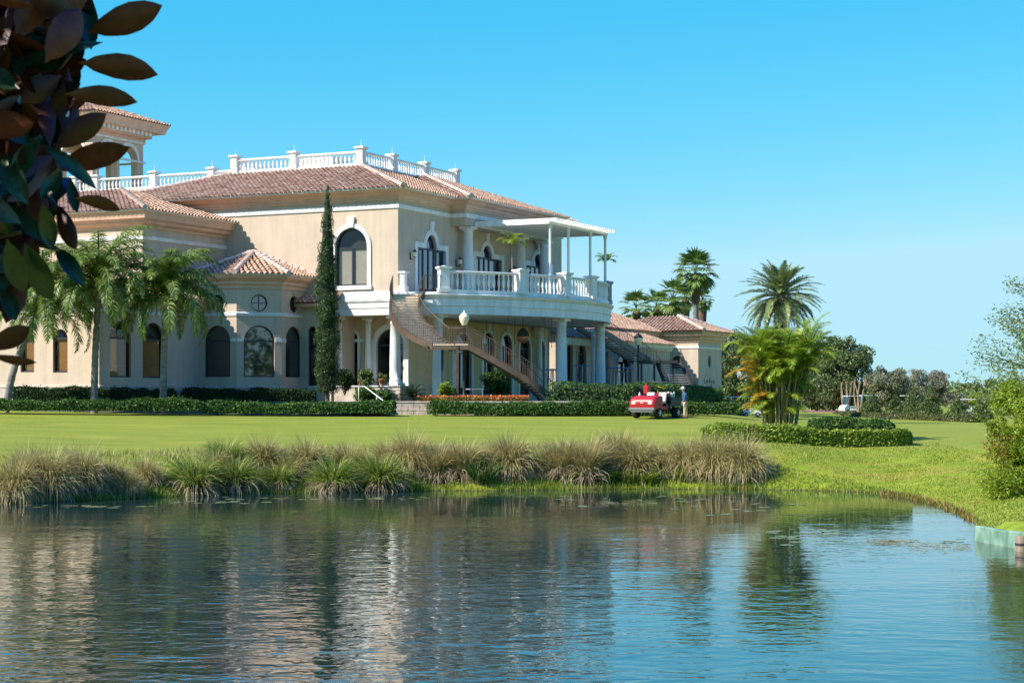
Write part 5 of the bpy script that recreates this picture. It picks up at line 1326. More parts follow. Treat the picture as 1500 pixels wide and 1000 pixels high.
def pot_palm(label, px, pybase, pyc, Y, r, seed, ztop):
    X = wx(px, Y); q = np.random.default_rng(seed); o = thing('potted_palm', label, 'palm', (X, Y, ztop), 0, 'small potted palms on the balcony'); H = wz(pyc, Y) - ztop
    mb = MB(); mb.lathe([(.2, .0), (.28, .1), (.32, .5), (.36, .55), (.3, .56)], (0, 0, 0), 14); mb.build('pot', M['terracotta'], o)
    mb = MB(); mb.tube([(0, 0, .5), (.02, 0, H * .6), (0, 0, H)], [.06, .05, .05], 8); mb.build('trunk', M['trunk'], o)
    ps = [frond((0, 0, H), i * 2.4 + .3, rad(80 - 50 * i / 9 + q.uniform(-5, 5)), r * 1.35, rad(95 + q.uniform(-12, 20)), 30, .36, .05, .35, q, .25, .15, .7) for i in range(9)]
    v, f = cat_np(ps); np_obj('crown', v, f, M['areca'], o)
p = W2(*on_line(750, (0, -4.6), (1, 0))); pot_palm('small bright green palm standing in front of the balcony doors', 750, 0, 360, p.y, 1.0, 5, ZE1 - .1)
p = W2(*on_line(887, (0, -5.6), (1, 0))); pot_palm('small palm at the far rounded end of the balcony behind the pergola post', 887, 0, 384, p.y, .75, 6, ZE1 - .1)

# ------------------------------------------------------------------ cypress
def cypress():
    Y = 111.6; X = wx(479.5, Y); z = ZT; o = thing('cypress_tree', 'tall narrow dark green cypress in front of the sunny wall', 'tree', (X, Y, z)); H = wz(270, Y) - z
    pf = lambda t: np.interp(t, [0, .035, .12, .3, .5, .65, .8, .92, 1], [.36, .70, .82, .80, .76, .65, .45, .23, .03])
    n = 330; t = rng.uniform(.05, .99, n); a = rng.uniform(0, 2*PI, n); lump = .86 + .18 * np.sin(t * 31 + a * 2) * np.sin(a * 3 + t * 12); rr = pf(t) * .78 * lump
    C = np.stack([rr * np.cos(a) + .05 * np.sin(t * 9), rr * np.sin(a), t * H], 1); R = np.maximum(.07, pf(t) * rng.uniform(.22, .46, n))
    w = R ** 2; idx = rng.choice(n, 30000, p=w / w.sum()); d = unit(rng.normal(0, 1, (30000, 3)))
    P = C[idx] + d * (R[idx] * rng.uniform(.7, 1.05, 30000))[:, None] * np.array([1, 1, 1.35]); v, f = leaves(P, d, .10, .45, jit=.5)
    np_obj('foliage', v, f, M['cypress'], o)
    mb = MB(); mb.tube([(0, 0, -.2), (0, 0, 1.2), (0, 0, H * .9)], [.14, .11, .02], 8); mb.build('trunk', M['bark'], o)
    mb = MB(); mb.lathe([(pf(k / 20) * .62, k / 20 * H) for k in range(1, 20)], (0, 0, 0), 10); mb.build('inner_twigs', M['core'], o)
cypress()

# ------------------------------------------------------------------ trees beyond
GT = 'trees beyond the lawn and drive'
def bt(label, px, pytop, Y, hw, m, n, **k):
    X = wx(px, Y); z = hz(X, Y); H = wz(pytop, Y) - z
    return tree('shade_tree', label, X, Y, H, hw / FPX * Y, m, n, group=GT, z=z, **k)
bt('dark evergreen oak close behind the pavilion corner', 1080, 474, 236, 42, 'oak', 16000, size=.34, ncl=80, base_frac=-.02)
bt('dark oak filling the gap behind the golden cane palms', 1160, 490, 226, 52, 'oak', 20000, size=.36, ncl=90, base_frac=-.05)
bt('broad dark rounded oak right of the golden cane palms', 1234, 486, 222, 50, 'oak', 24000, size=.32, ncl=100, base_frac=-.04)
bt('low dark oak between the broad oak and the red drive', 1196, 528, 238, 50, 'oak', 14000, size=.36, ncl=70, base_frac=-.1)
bt('grey-green airy tree behind the golf carts', 1298, 532, 215, 40, 'olive_leaf', 12000, size=.26, ncl=70, base_frac=.1, sparse=.8, bark='tan_bark')
bt('leafless reddish tree, left of the pair on the skyline', 1344, 536, 235, 26, 'bare', 6500, size=.19, ncl=80, base_frac=.1, sparse=.7, nlimb=24)
bt('leafless reddish tree, right of the pair on the skyline', 1374, 538, 240, 25, 'bare', 6500, size=.19, ncl=80, base_frac=.1, sparse=.7, nlimb=24)
bt('small yellow-green tree at the foot of the distant wood', 1432, 571, 240, 16, 'bush', 3500, size=.25, ncl=30, base_frac=.0)
bt('brown thicket tree behind the conical shrubs', 1318, 562, 250, 30, 'bare', 5000, size=.22, ncl=50, base_frac=0)
bt('dull brown-green tree at the left end of the distant wood', 1400, 574, 255, 26, 'bare', 4500, size=.24, ncl=50, base_frac=0)
far = []
for i, (px, pt, hw) in enumerate(((1040, 540, 40), (1110, 545, 40), (1270, 560, 36), (1310, 566, 34), (1352, 566, 34), (1392, 562, 34), (1418, 557, 30), (1446, 556, 32), (1474, 554, 34), (1504, 552, 36), (1540, 553, 36))):
    Y = 340 + 14 * (i % 3); X = wx(px, Y); z = hz(X, Y)
    tree('wood_tree', ['rounded far-off tree in the distant green wood on the right skyline'][0], X, Y, wz(pt, Y) - z, hw / FPX * Y, 'far_leaf', 4200, size=.55, ncl=45, base_frac=-.05, group='trees of the distant wood', z=z)

# conical shrubs in a row
GC = 'conical shrubs in a row behind the far hedge'
def cone_shrub(label, px, pt, Y, hw, seed):
    X = wx(px, Y); z = hz(X, Y); H = wz(pt, Y) - z; R = hw / FPX * Y; o = thing('conical_shrub', label, 'shrub', (X, Y, z), 0, GC); q = np.random.default_rng(seed); n = 90
    t = q.uniform(.03, .97, n) ** 1.2; a = q.uniform(0, 2*PI, n); rr = R * (1 - t) ** .7 * q.uniform(.5, .95, n); C = np.stack([rr * np.cos(a), rr * np.sin(a), t * H], 1); RR = np.maximum(.12, R * (.36 * (1 - t) + .08))
    P, N = blob_points(C, RR, 5200, q); v, f = leaves(P, N + np.array([0, 0, .5]), .17, .55); np_obj('foliage', v, f, M['shrub'], o)
    mb = MB(); mb.tube([(0, 0, -.1), (0, 0, H * .5), (0, 0, H * .9)], [.07, .05, .015], 6); mb.build('stem', M['bark'], o)
for i, a in enumerate((('leftmost conical shrub, right of the white golf cart', 1277, 574, 188, 19), ('second conical shrub from the left, low and dark', 1312, 577, 186, 18), ('tallest conical shrub, pointed and olive green', 1338, 553, 184, 19),
        ('tall conical shrub right of the tallest one', 1364, 564, 180, 20), ('conical shrub in front of the rightmost golf cart', 1404, 580, 172, 17), ('rightmost conical shrub beside the big yellow-green bush', 1440, 576, 168, 19))):
    cone_shrub(a[0], a[1], a[2], a[3], a[4], 50 + i)

# pruned crape myrtles: bare stubby limbs
for px, pt, Y, lb in ((1240, 562, 199, 'pruned tree with bare stubby tan limbs, left of the pair by the golf carts'), (1259, 558, 197, 'pruned tree with bare stubby tan limbs, right of the pair by the golf carts')):
    X = wx(px, Y); z = hz(X, Y); H = wz(pt, Y) - z; o = thing('pruned_tree', lb, 'tree', (X, Y, z), 0, 'pruned trees by the golf carts'); mb = MB(); tw_ = MB()
    for k in range(6):
        a = k * 1.05 + .4; q = (math.cos(a) * .62, math.sin(a) * .5, H * random.uniform(.9, 1)); pth = limb_mesh(mb, (math.cos(a) * .12, math.sin(a) * .12, -.1), q, .10, .055, .05)
        for j in range(9):
            b = 6.28 * random.random(); tw_.tube([q, (q[0] + .28 * math.cos(b) * random.random(), q[1] + .28 * math.sin(b) * random.random(), q[2] + random.uniform(.12, .4))], [.03, .012], 5)
    mb.build('trunk', M['tan_bark'], o); tw_.build('stubs', M['tan_bark'], o)

# big yellow-green bush on the right bank, with a thin airy tree behind it
def big_bush():
    X, Y = wx(1520, 58), 58.0; z = hz(X, Y); o = thing('bush', 'big feathery yellow-green bush on the right bank of the pond', 'bush', (X, Y, z)); n = 150
    d = unit(rng.normal(0, 1, (n, 3))); C = d * rng.uniform(.3, 1, (n, 1)) ** .5 * np.array([1.55, 1.5, 1.75]); C[:, 2] = C[:, 2] * np.where(C[:, 2] > 0, 1.1, .85) + 1.7
    C = C[C[:, 2] > .15]; n = len(C); R = rng.uniform(.16, .40, n); P, N = blob_points(C, R, 34000); sh = []
    for i in range(230):
        c = C[i % n]; dv = unit(np.array([rng.normal(0, .55), rng.normal(0, .5), 1.0]) + (c - [0, 0, 1.6]) * .45); L = rng.uniform(.35, .95)
        t = rng.random((70, 1)) ** .8; sh.append(c + dv * L * t + rng.normal(0, .055, (70, 3)) + np.array([0, 0, -.18]) * t * t * L)
    S = np.concatenate(sh); P = np.concatenate([P, S]); N = np.concatenate([N, S * 0 + [0, 0, 1.]]); k = P[:, 2] > .02; P, N = P[k], N[k]
    red = (P[:, 0] < -1.0) & (P[:, 2] < 1.8) & (P[:, 2] > .7) & (rng.random(len(P)) < .4)
    v, f = leaves(P[~red], N[~red] + [0, 0, .5], .105, .34); np_obj('foliage', v, f, M['bush'], o); v, f = leaves(P[red], N[red], .10, .4); np_obj('red_leaves', v, f, M['bush_red'], o)
    mb = MB()
    for i in range(14): limb_mesh(mb, (random.uniform(-.5, .5), random.uniform(-.4, .4), -.1), tuple(C[i * 7] * .9), .035, .008)
    mb.build('stems', M['bark'], o)
    P = np.array([-1.25, -.5, .25]) + rng.normal(0, 1, (4200, 3)) * np.array([.30, .4, .30]); P = P[P[:, 2] > -.25]; v, f = leaves(P, P * 0 + [0, 0, 1.], .12, .3)
    np_obj('lower_sprigs', v, f, M['bush'], o)
big_bush()
def airy_tree():
    X, Y = wx(1522, 66), 66.0; z = hz(X, Y); o = thing('airy_tree', 'thin sparse tree with fine twigs above the big bush at the right edge', 'tree', (X, Y, z)); H = wz(425, Y) - z; mb = MB(); pts = []
    mb.tube([(0, 0, -.1), (.1, 0, H * .4), (0, .1, H)], [.11, .08, .02], 7)
    for i in range(120):
        t = random.uniform(.2, 1.0); az = random.uniform(0, 6.28); L = (1.2 - t) * 2.6 + .5; b = Vector((0, 0, H * t)); q = b + Vector((math.cos(az) * L, math.sin(az) * L, L * random.uniform(.05, .5))); path = limb_mesh(mb, b, q, .016, .004, .12, 5)
        for p in path[2:]:
            for k in range(16): pts.append((p.x + random.gauss(0, .15), p.y + random.gauss(0, .15), p.z + random.gauss(0, .12)))
    mb.build('branches', M['bark'], o); v, f = leaves(np.array(pts), np.array(pts) * 0 + [0, 0, 1.], .14, .38); np_obj('leaves', v, f, M['thin_leaf'], o)
airy_tree()

# ------------------------------------------------------------------ bed plants
def leafy_plant(name, label, px, Y, z, h, r, m, n, size, asp=.4, cat='plant', group=None, upright=.5):
    X = wx(px, Y); o = thing(name, label, cat, (X, Y, z), 0, group); q = rng; k = 26
    C = unit(q.normal(0, 1, (k, 3))) * q.uniform(.2, .8, (k, 1)) * np.array([r, r, h * .42]); C[:, 2] += h * .52; P, N = blob_points(C, np.full(k, r * .38), n, q); P = P[P[:, 2] > .02]
    v, f = leaves(P, np.stack([P[:, 0], P[:, 1], np.full(len(P), upright)], 1), size, asp, jit=.6); np_obj('foliage', v, f, M[m], o)
    mb = MB()
    for i in range(8): limb_mesh(mb, (0, 0, -.05), tuple(C[i]), .025, .008)
    mb.build('stems', M['bark'], o); return o
def sago(label, px, Y, z, r, n=30, m='box_hedge', ll=.2, e=70):
    X = wx(px, Y); o = thing('sago_palm', label, 'plant', (X, Y, z)); ps = [frond((0, 0, .3), i * 2.4, rad(e - 60 * i / n), r * rng.uniform(.85, 1.1), rad(60), 34, ll, .022, .1, rng, .3, .1, .6) for i in range(n)]
    v, f = cat_np(ps); np_obj('fronds', v, f, M[m], o); mb = MB(); mb.lathe([(.16, -.1), (.2, .1), (.14, .32)], (0, 0, 0), 9); mb.build('stem', M['bark'], o)
sago('dark spiky sago plant left of the staircase posts', 603, 105.8, ZT - .05, 1.15, 34)
leafy_plant('oleander', 'large glossy oleander bush under the lower stair flight', 727, 111.6, ZT, 2.3, 1.0, 'hedge', 5200, .26, .22, 'bush', None, .8)
leafy_plant('shrub', 'light green shrub between the stair posts', 653, 107.2, ZT - .05, 1.35, .62, 'areca', 2600, .2, .3, 'shrub')
leafy_plant('shrub', 'low bright yellow-green shrub at the foot of the far column', 907, 116, ZT, 1.05, .75, 'lime_hedge', 2200, .18, .5, 'shrub')
leafy_plant('shrub', 'airy dark shrub right of the cypress at the loggia edge', 505, 113.9, ZF - .5, 1.9, .75, 'box_hedge', 1900, .17, .45, 'shrub')
leafy_plant('shrub', 'small leafy tree-like shrub beside the slim loggia column', 537, 114.2, ZF - .4, 1.9, .55, 'shrub', 1500, .16, .45, 'shrub')
leafy_plant('shrub', 'broad green shrub below the loggia, left of the white handrail', 536, 110.5, ZT - .05, 1.0, .9, 'hedge', 3000, .16, .5, 'shrub')
leafy_plant('shrub', 'low green shrub right of the white handrail', 562, 109.5, ZT - .05, .7, .7, 'hedge', 2000, .16, .5, 'shrub')
for px, lb, h in ((510, 'terracotta pot of greenery on the loggia floor right of the cypress', .7), (530, 'terracotta pot of greenery at the foot of the slim column', .8), (560, 'terracotta pot of greenery in front of the big arched door', .6)):
    a, b = on_line(px, (-.1, 0), (0, 1)); p = W2(a, b); o = leafy_plant('potted_plant', lb, px, p.y, ZF + .07, h + .35, .34, 'shrub', 600, .14, .4, 'plant', 'potted plants on the loggia floor')
    mb = MB(); mb.lathe([(.15, 0), (.2, .08), (.25, .36), (.28, .40), (.22, .41)], (0, 0, 0), 12); mb.build('pot', M['terracotta'], o)
P = np.stack([rng.uniform(wx(612, 105.5), wx(775, 105.5), 2000), rng.uniform(104.9, 106.2, 2000), ZT + rng.uniform(.02, .36, 2000)], 1)
P[:, 2] *= 1.0; v, f = leaves(P, P * 0 + [0, -.3, 1.], .10, .8); fb = np_obj('flower_bed', v, f, M['flower']); tag(fb, 'band of red and orange bedding flowers along the foot of the curved staircase', 'flowers', kind='stuff')
P = np.stack([rng.uniform(wx(612, 105.5), wx(775, 105.5), 4200), rng.uniform(104.9, 106.4, 4200), ZT + rng.uniform(.0, .26, 4200)], 1); v, f = leaves(P, P * 0 + [0, 0, 1.], .12, .5)
fb = np_obj('bedding_leaves', v, f, M['hedge']); tag(fb, 'green leaves of the bedding flowers', 'leaves', kind='stuff')

# the wood on the opposite shore, behind the viewer: the house windows mirror it
nb = 26; C = np.stack([np.linspace(-150, 120, nb) + rng.normal(0, 4, nb), rng.uniform(-78, -52, nb), rng.uniform(5.0, 9.0, nb)], 1); R = rng.uniform(6, 9.5, nb)
C = np.concatenate([C, np.stack([np.linspace(-160, -330, 18), np.linspace(-60, 70, 18) + rng.normal(0, 5, 18), rng.uniform(5, 9, 18)], 1)]); R = np.concatenate([R, rng.uniform(6, 9.5, 18)])
P, N = blob_points(C, R, 42000, rng, 1.15); k = P[:, 2] > 1.7; v, f = leaves(P[k], N[k], 1.1, .6)
o = np_obj('far_wood', v, f, M['oak']); tag(o, 'wood on the near shore that shows only as reflections in the house windows', 'wood', kind='stuff')
# ------------------------------------------------------------------ ornamental grass clumps on the bank
def blades(n, L0, L1, e_lo, e_hi, r0, droop, w, q):
    az = q.uniform(0, 2*PI, n); e = rad(90) - (rad(90) - q.uniform(rad(e_lo), rad(e_hi), n)); L = q.uniform(L0, L1, n); rb = r0 * np.sqrt(q.random(n)); ab = az + q.normal(0, .8, n)
    B = np.stack([rb * np.cos(ab), rb * np.sin(ab), q.uniform(-.05, .1, n)], 1); S = np.stack([-np.sin(az), np.cos(az), np.zeros(n)], 1); P = [B]; p = B; dr = droop * q.uniform(.5, 1.4, n)
    S = unit(S + q.normal(0, .5, (n, 3)))
    for k in range(4):
        ee = e - dr * (k / 3.0) ** 1.3; p = p + np.stack([np.cos(ee) * np.cos(az), np.cos(ee) * np.sin(az), np.sin(ee)], 1) * (L / 4)[:, None]; p[:, 2] = np.maximum(p[:, 2], -.45); P.append(p)
    ws = [1, .95, .75, .45, .08]; V = np.stack([x for k in range(5) for x in (P[k] - S * w * ws[k] * .5, P[k] + S * w * ws[k] * .5)], 1).reshape(-1, 3)
    b = np.arange(n)[:, None] * 10; F = np.concatenate([b + np.array([2*k, 2*k+1, 2*k+3, 2*k+2]) for k in range(4)]); return V, F
def clump_proto(kind, seed):
    q = np.random.default_rng(seed); o = bpy.data.objects.new('grass_clump', None); COL.objects.link(o)
    if kind == 'straw':
        v, f = cat_np([blades(1000, 1.1, 1.75, 30, 86, .36, 1.75, .034, q), blades(160, 1.4, 1.95, 66, 88, .25, .7, .022, q)]); np_obj('blades', v, f, M['straw'], o); v, f = blades(260, 1.0, 1.5, 62, 89, .2, .6, .03, q); np_obj('heart_blades', v, f, M['mix_blade'], o)
        v, f = blades(330, .9, 1.45, 8, 45, .45, 1.6, .038, q); np_obj('dry_skirt', v, f, M['straw2'], o)
    elif kind == 'green':
        v, f = blades(950, .95, 1.5, 25, 86, .28, 1.0, .036, q); np_obj('blades', v, f, M['green_blade'], o)
        v, f = blades(420, .8, 1.3, 0, 40, .4, 1.5, .040, q); np_obj('dry_skirt', v, f, M['straw2'], o)
    elif kind == 'mix':
        v, f = cat_np([blades(950, 1.0, 1.55, 28, 86, .34, 1.35, .034, q), blades(120, 1.3, 1.7, 65, 88, .3, .5, .02, q)]); np_obj('blades', v, f, M['mix_blade'], o)
        v, f = blades(360, .8, 1.35, 2, 42, .42, 1.5, .038, q); np_obj('dry_skirt', v, f, M['straw2'], o)
    elif kind == 'tall':
        v, f = blades(850, 1.25, 1.9, 60, 89, .34, .95, .028, q); np_obj('blades', v, f, M['straw'], o)
        v, f = blades(240, .9, 1.4, 15, 60, .4, 1.6, .032, q); np_obj('dry_skirt', v, f, M['straw2'], o)
    mb = MB(); mb.lathe([(.50, -.25), (.52, .15), (.38, .42), (.05, .62)], (0, 0, 0), 9); mb.build('root_mass', M['clump_core'], o)
    return o
protos = {}
def clump(kind, px, pybase, s, label, sx=.84):
    """stands on the bank where the photograph shows its foot"""
    Y = 60.0
    for Yt in np.arange(55, 82, .1):
        z = hz(wx(px, Yt), Yt)
        if YH + (HC - z) * FPX / Yt <= pybase: Y = Yt; break
    key = (kind, random.randint(0, 1)); X = wx(px, Y)
    if key not in protos: o = protos[key] = clump_proto(kind, hash(key[1]) % 97 + {'straw': 1, 'green': 200, 'mix': 300, 'tall': 400}[kind])
    else: o = copy_tree(protos[key])
    o.location = (X, Y, hz(X, Y) - .05); o.rotation_euler = (0, 0, random.uniform(0, 6.28)); s *= random.uniform(.76, 1.12) if px > 570 else .95; o.scale = (s * sx, s * sx, s)
    tag(o, label, 'ornamental grass', 'ornamental grass clumps along the pond bank'); return o
CL = [('straw', 20, 728, 1.0, 'large straw grass clump cut by the left edge of the photo'), ('straw', 70, 722, 1.15, 'big domed straw clump with a dark hollow, left end of the bank'), ('straw', 118, 715, 1.1, 'big pale straw clump just right of the hollow one'),
 ('mix', 160, 712, .85, 'olive-straw clump between the pale dome and the small leaning one'), ('straw', 186, 722, .62, 'small leaning straw clump close to the water, far left'), ('straw', 214, 708, .72, 'low straw clump before the first green clump'), ('straw', 40, 712, 1.0, 'straw clump behind the leftmost large one'),
 ('green', 284, 718, 1.22, 'first green fountain clump from the left, bright green heart'), ('green', 345, 714, 1.15, 'second green fountain clump from the left, at the water edge'), ('mix', 312, 700, .95, 'olive clump behind the gap of the first two green ones'), ('green', 330, 684, 1.05, 'upper green clump high on the bank, left of centre'), ('mix', 385, 686, 1.05, 'upper olive clump high on the bank below the palm and bay'),
 ('green', 408, 712, .85, 'small green clump between the second and third fountain clumps'), ('mix', 450, 688, 1.05, 'upper olive clump above the third fountain clump'), ('mix', 425, 700, .8, 'low olive clump half hidden on the bank below the bay'), ('green', 488, 716, 1.18, 'third green fountain clump, standing at the water below the cypress'), ('mix', 510, 690, .95, 'upper olive clump behind the third fountain clump'), ('green', 556, 714, 1.25, 'largest green fountain clump, broad and bright, at the water edge'),
 ('straw', 566, 686, .85, 'straw clump behind the largest green one'), ('straw', 600, 692, 1.08, 'straw clump right of the largest green one, leaning right'), ('tall', 640, 704, 1.15, 'tall upright straw clump below the staircase, fountain shaped'), ('tall', 618, 690, .8, 'upright straw clump behind the tall fountain shaped one'), ('tall', 678, 700, 1.0, 'narrow upright straw clump right of the tall one'),
 ('straw', 706, 694, .9, 'low arching straw clump above the dark green rush'), ('straw', 746, 694, 1.08, 'pale arching straw clump with blades combed to the right'), ('mix', 724, 682, .7, 'olive clump on top of the bank behind the pale arching one'), ('mix', 792, 694, .95, 'olive clump left of the narrow upright sheaf'), ('tall', 822, 700, .95, 'narrow upright sheaf of straw below the white column'), ('tall', 858, 704, 1.02, 'wide upright sheaf of straw, right of the narrow one'),
 ('straw', 885, 690, 1.0, 'straw clump between the upright sheaf and the crested one'), ('tall', 905, 682, .95, 'crested straw clump whose tips stand highest, below the red vehicle'), ('mix', 930, 694, 1.05, 'arching olive clump below the red vehicle'), ('straw', 968, 692, 1.0, 'arching straw clump with pale combed blades below the standing man'), ('straw', 950, 680, .7, 'small straw clump on top of the bank behind the combed ones'),
 ('straw', 1006, 694, .98, 'straw clump left of the last big mound'), ('mix', 1024, 680, .7, 'olive clump on top of the bank left of the last mound'), ('straw', 1046, 696, 1.05, 'straw mound, left half of the last big pair'), ('straw', 1088, 698, 1.15, 'last big straw mound at the right end of the row, blades swept right'), ('straw', 1066, 684, .8, 'straw clump behind the last big pair')]
for a in CL: clump(*a)
# broad leaved dark green rush between the straw clumps
def rush(px, py, s, label):
    Y = 66.0; X = wx(px, 67); 
    for Yt in np.arange(60, 80, .1):
        if YH + (HC - hz(wx(px, Yt), Yt)) * FPX / Yt <= py: Y = Yt; break
    X = wx(px, Y); o = thing('rush_plant', label, 'plant', (X, Y, hz(X, Y)), 0, 'green rushes at the water edge'); v, f = blades(170, .5 * s, .95 * s, 45, 85, .35 * s, .7, .05, rng); np_obj('blades', v, f, M['hedge'] if s > 1 else M['shore_grass'], o)
    mb = MB(); mb.lathe([(.2 * s, -.2), (.2 * s, .05), (.08, .2)], (0, 0, 0), 8); mb.build('root_mass', M['clump_core'], o)
rush(704, 706, 1.25, 'dark green broad leaved rush under the arching straw clump'); rush(836, 706, .75, 'small green rush at the foot of the upright straw sheaf'); rush(922, 708, .8, 'green rush left of the yellowish tuft at the water edge'); rush(948, 710, .85, 'yellowish green rush below the combed straw clump'); rush(1000, 704, .85, 'green rush under the straw clump before the last mound'); rush(890, 707, .7, 'small green rush between the two straw sheaves and the tuft')

def tufts(name, X, Y, h0, h1, w, m, label, cat, lean=.5, q=rng):
    n = len(X); Z = height(X, Y) - .01; az = q.uniform(0, 2*PI, n); h = q.uniform(h0, h1, n); L = lean * h * q.uniform(.2, 1.2, n)
    B = np.stack([X, Y, Z], 1); S = np.stack([np.cos(az + 1.5), np.sin(az + 1.5), np.zeros(n)], 1) * w; m1 = B + np.stack([np.cos(az) * L * .3, np.sin(az) * L * .3, h * .6], 1); t = B + np.stack([np.cos(az) * L, np.sin(az) * L, h], 1)
    V = np.stack([B - S, B + S, m1 - S * .7, m1 + S * .7, t - S * .1, t + S * .1], 1).reshape(-1, 3); b = np.arange(n)[:, None] * 6
    o = np_obj(name, V, np.concatenate([b + np.array([0, 1, 3, 2]), b + np.array([2, 3, 5, 4])]), M[m]); tag(o, label, cat, kind='stuff')
def along_shore(n, lo, hi, p0=-40, p1=1426, pw=1.0):
    px = rng.uniform(p0, p1, n); sx = np.array([p[0] for p in SH]); spx = np.array([p[0] for p in shore_px]); sY = np.array([p[1] for p in SH]); Y0 = np.interp(px, spx, sY); d = lo + (hi - lo) * rng.random(n) ** pw
    Y = Y0 + d; return (px - 750) / FPX * Y0 + rng.normal(0, .08, n), Y
X, Y = along_shore(20000, -.25, 1.9, 200, 1426, 1.3); den = .5 + .5 * np.sin(X * 1.1) * np.sin(X * .37 + 2); k = rng.random(len(X)) < .35 + .65 * den
k2 = k & (X < 9.3); k3 = k & ~k2
tufts('shore_grass', X[k3], Y[k3], .04, .15, .012, 'shore_grass', 'short green grass fringe along the open right shore', 'grass')
tufts('shore_grass', X[k2], Y[k2], .08, .34, .014, 'shore_grass', 'bright green grass fringe along the water edge', 'grass')
n = 52000; X = rng.uniform(10, 19, n); Y = rng.uniform(46, 82, n) ; d = pond_dist(X, Y); k = (d > .05) & (hz.__call__ is not None) & (X < .28 * Y + 1.0) & (X > .115 * Y); X, Y, d = X[k], Y[k], d[k]; k = rng.random(len(X)) < np.clip(1.35 - d / 15, .08, 1)
tufts('bank_grass', X[k], Y[k], .02, .075, .014, 'bank_grass', 'rough yellow-green grass on the right bank of the pond', 'grass', .9)
X, Y = along_shore(5000, -.1, 2.2, -60, 260, 1.0)
tufts('bank_grass', X, Y, .06, .26, .014, 'green_blade', 'green and dry grass along the water edge under the left clumps', 'grass', .9)
X, Y = along_shore(9000, 2.0, 7.0, -40, 1150, 1.0)
tufts('bank_grass', X, Y, .08, .30, .012, 'mix_blade', 'straw coloured rough grass between the clumps on the bank', 'grass', .9)
X, Y = along_shore(900, -.1, .4, 1290, 1428, 1.0)
tufts('shore_grass', X, Y, .06, .22, .012, 'bush_red', 'reddish grass fringe where the right bank meets the water', 'grass')

# lily pads and drifting weed
pad = MB(); n = 11; pad.add([(0, 0, .012)] + [(math.cos(.25 + 5.8 * i / n), math.sin(.25 + 5.8 * i / n), .012 + .012 * math.sin(i * 2.1)) for i in range(n + 1)], [(0, i + 1, i + 2) for i in range(n)])
pad0 = None; LB = 'small flat lily pad floating near the far bank of the pond'
spots = []
for px0, px1, y0, y1, n in ((25, 240, 739, 744, 22), (240, 400, 733, 738, 14), (330, 640, 727, 733, 26), (640, 800, 724, 730, 8), (800, 1180, 724, 745, 36), (980, 1130, 735, 758, 12), (1120, 1230, 765, 800, 40), (1290, 1420, 785, 802, 14)):
    for i in range(n): spots.append((random.uniform(px0, px1), random.triangular(y0, y1)))
for i, (px, py) in enumerate(spots):
    Y = FPX * HC / (py - YH); X = wx(px, Y)
    if pad0 is None: pad0 = o = pad.build('lily_pad', M['lily'])
    else: o = pad0.copy(); COL.objects.link(o)
    s = random.uniform(.08, .20); o.location = (X, Y, random.uniform(.0, .006)); o.scale = (s, s, s); o.rotation_euler = (0, 0, random.uniform(0, 6.28)); tag(o, LB, 'lily pad', 'lily pads on the pond')
n = 420; px = np.concatenate([rng.normal(1300, 16, 150), rng.uniform(1330, 1420, 150), rng.uniform(880, 960, 120)]); py = np.concatenate([rng.normal(794, 2.5, 150), rng.normal(801, 4, 150), rng.normal(737, 3, 120)]); Y = FPX * HC / (py - YH); X = (px - 750) / FPX * Y
az = rng.uniform(0, PI, n); T = np.stack([np.cos(az), np.sin(az), np.zeros(n)], 1) * .13; S = np.stack([-np.sin(az), np.cos(az), np.zeros(n)], 1) * .012; B = np.stack([X, Y, np.full(n, .02)], 1)
o = np_obj('floating_weed', np.stack([B - T - S, B + T - S, B + T + S, B - T + S], 1).reshape(-1, 3), np.arange(4 * n).reshape(n, 4), M['straw']); tag(o, 'scraps of brown weed drifting on the pond', 'weed', kind='stuff')

# ------------------------------------------------------------------ red utility vehicle
def wheel(par, x, y, z, r, w, cart=False):
    mb = MB(); s = 1 if y > 0 else -1
    def cyl(mb, prof):
        n = 20; vs = []; fs = []
        for rr, yy in prof:
            for k in range(n): a = 2*PI*k/n; vs.append((x + rr * math.cos(a), y + s * yy, z + rr * math.sin(a)))
        for i in range(len(prof) - 1):
            for k in range(n): fs.append((i*n+k, i*n+(k+1) % n, (i+1)*n+(k+1) % n, (i+1)*n+k))
        mb.add(vs, fs, True); mb.add(vs[:n], [tuple(range(n))]); mb.add(vs[-n:], [tuple(range(n))])
    cyl(mb, [(r * .55, -w / 2), (r * .94, -w / 2), (r, -w * .3), (r, w * .3), (r * .94, w / 2), (r * .58, w / 2), (r * .56, w * .3)]); t = mb.build('wheel', M['tyre'], par)
    mb = MB(); cyl(mb, [(r * .57, w * .28), (r * .56, w * .46), (r * .45, w * .40), (r * .40, w * .2), (r * .22, w * .22), (r * .2, w * .5), (r * .1, w * .52)]); mb.build('rim', M['wheelw'], t)
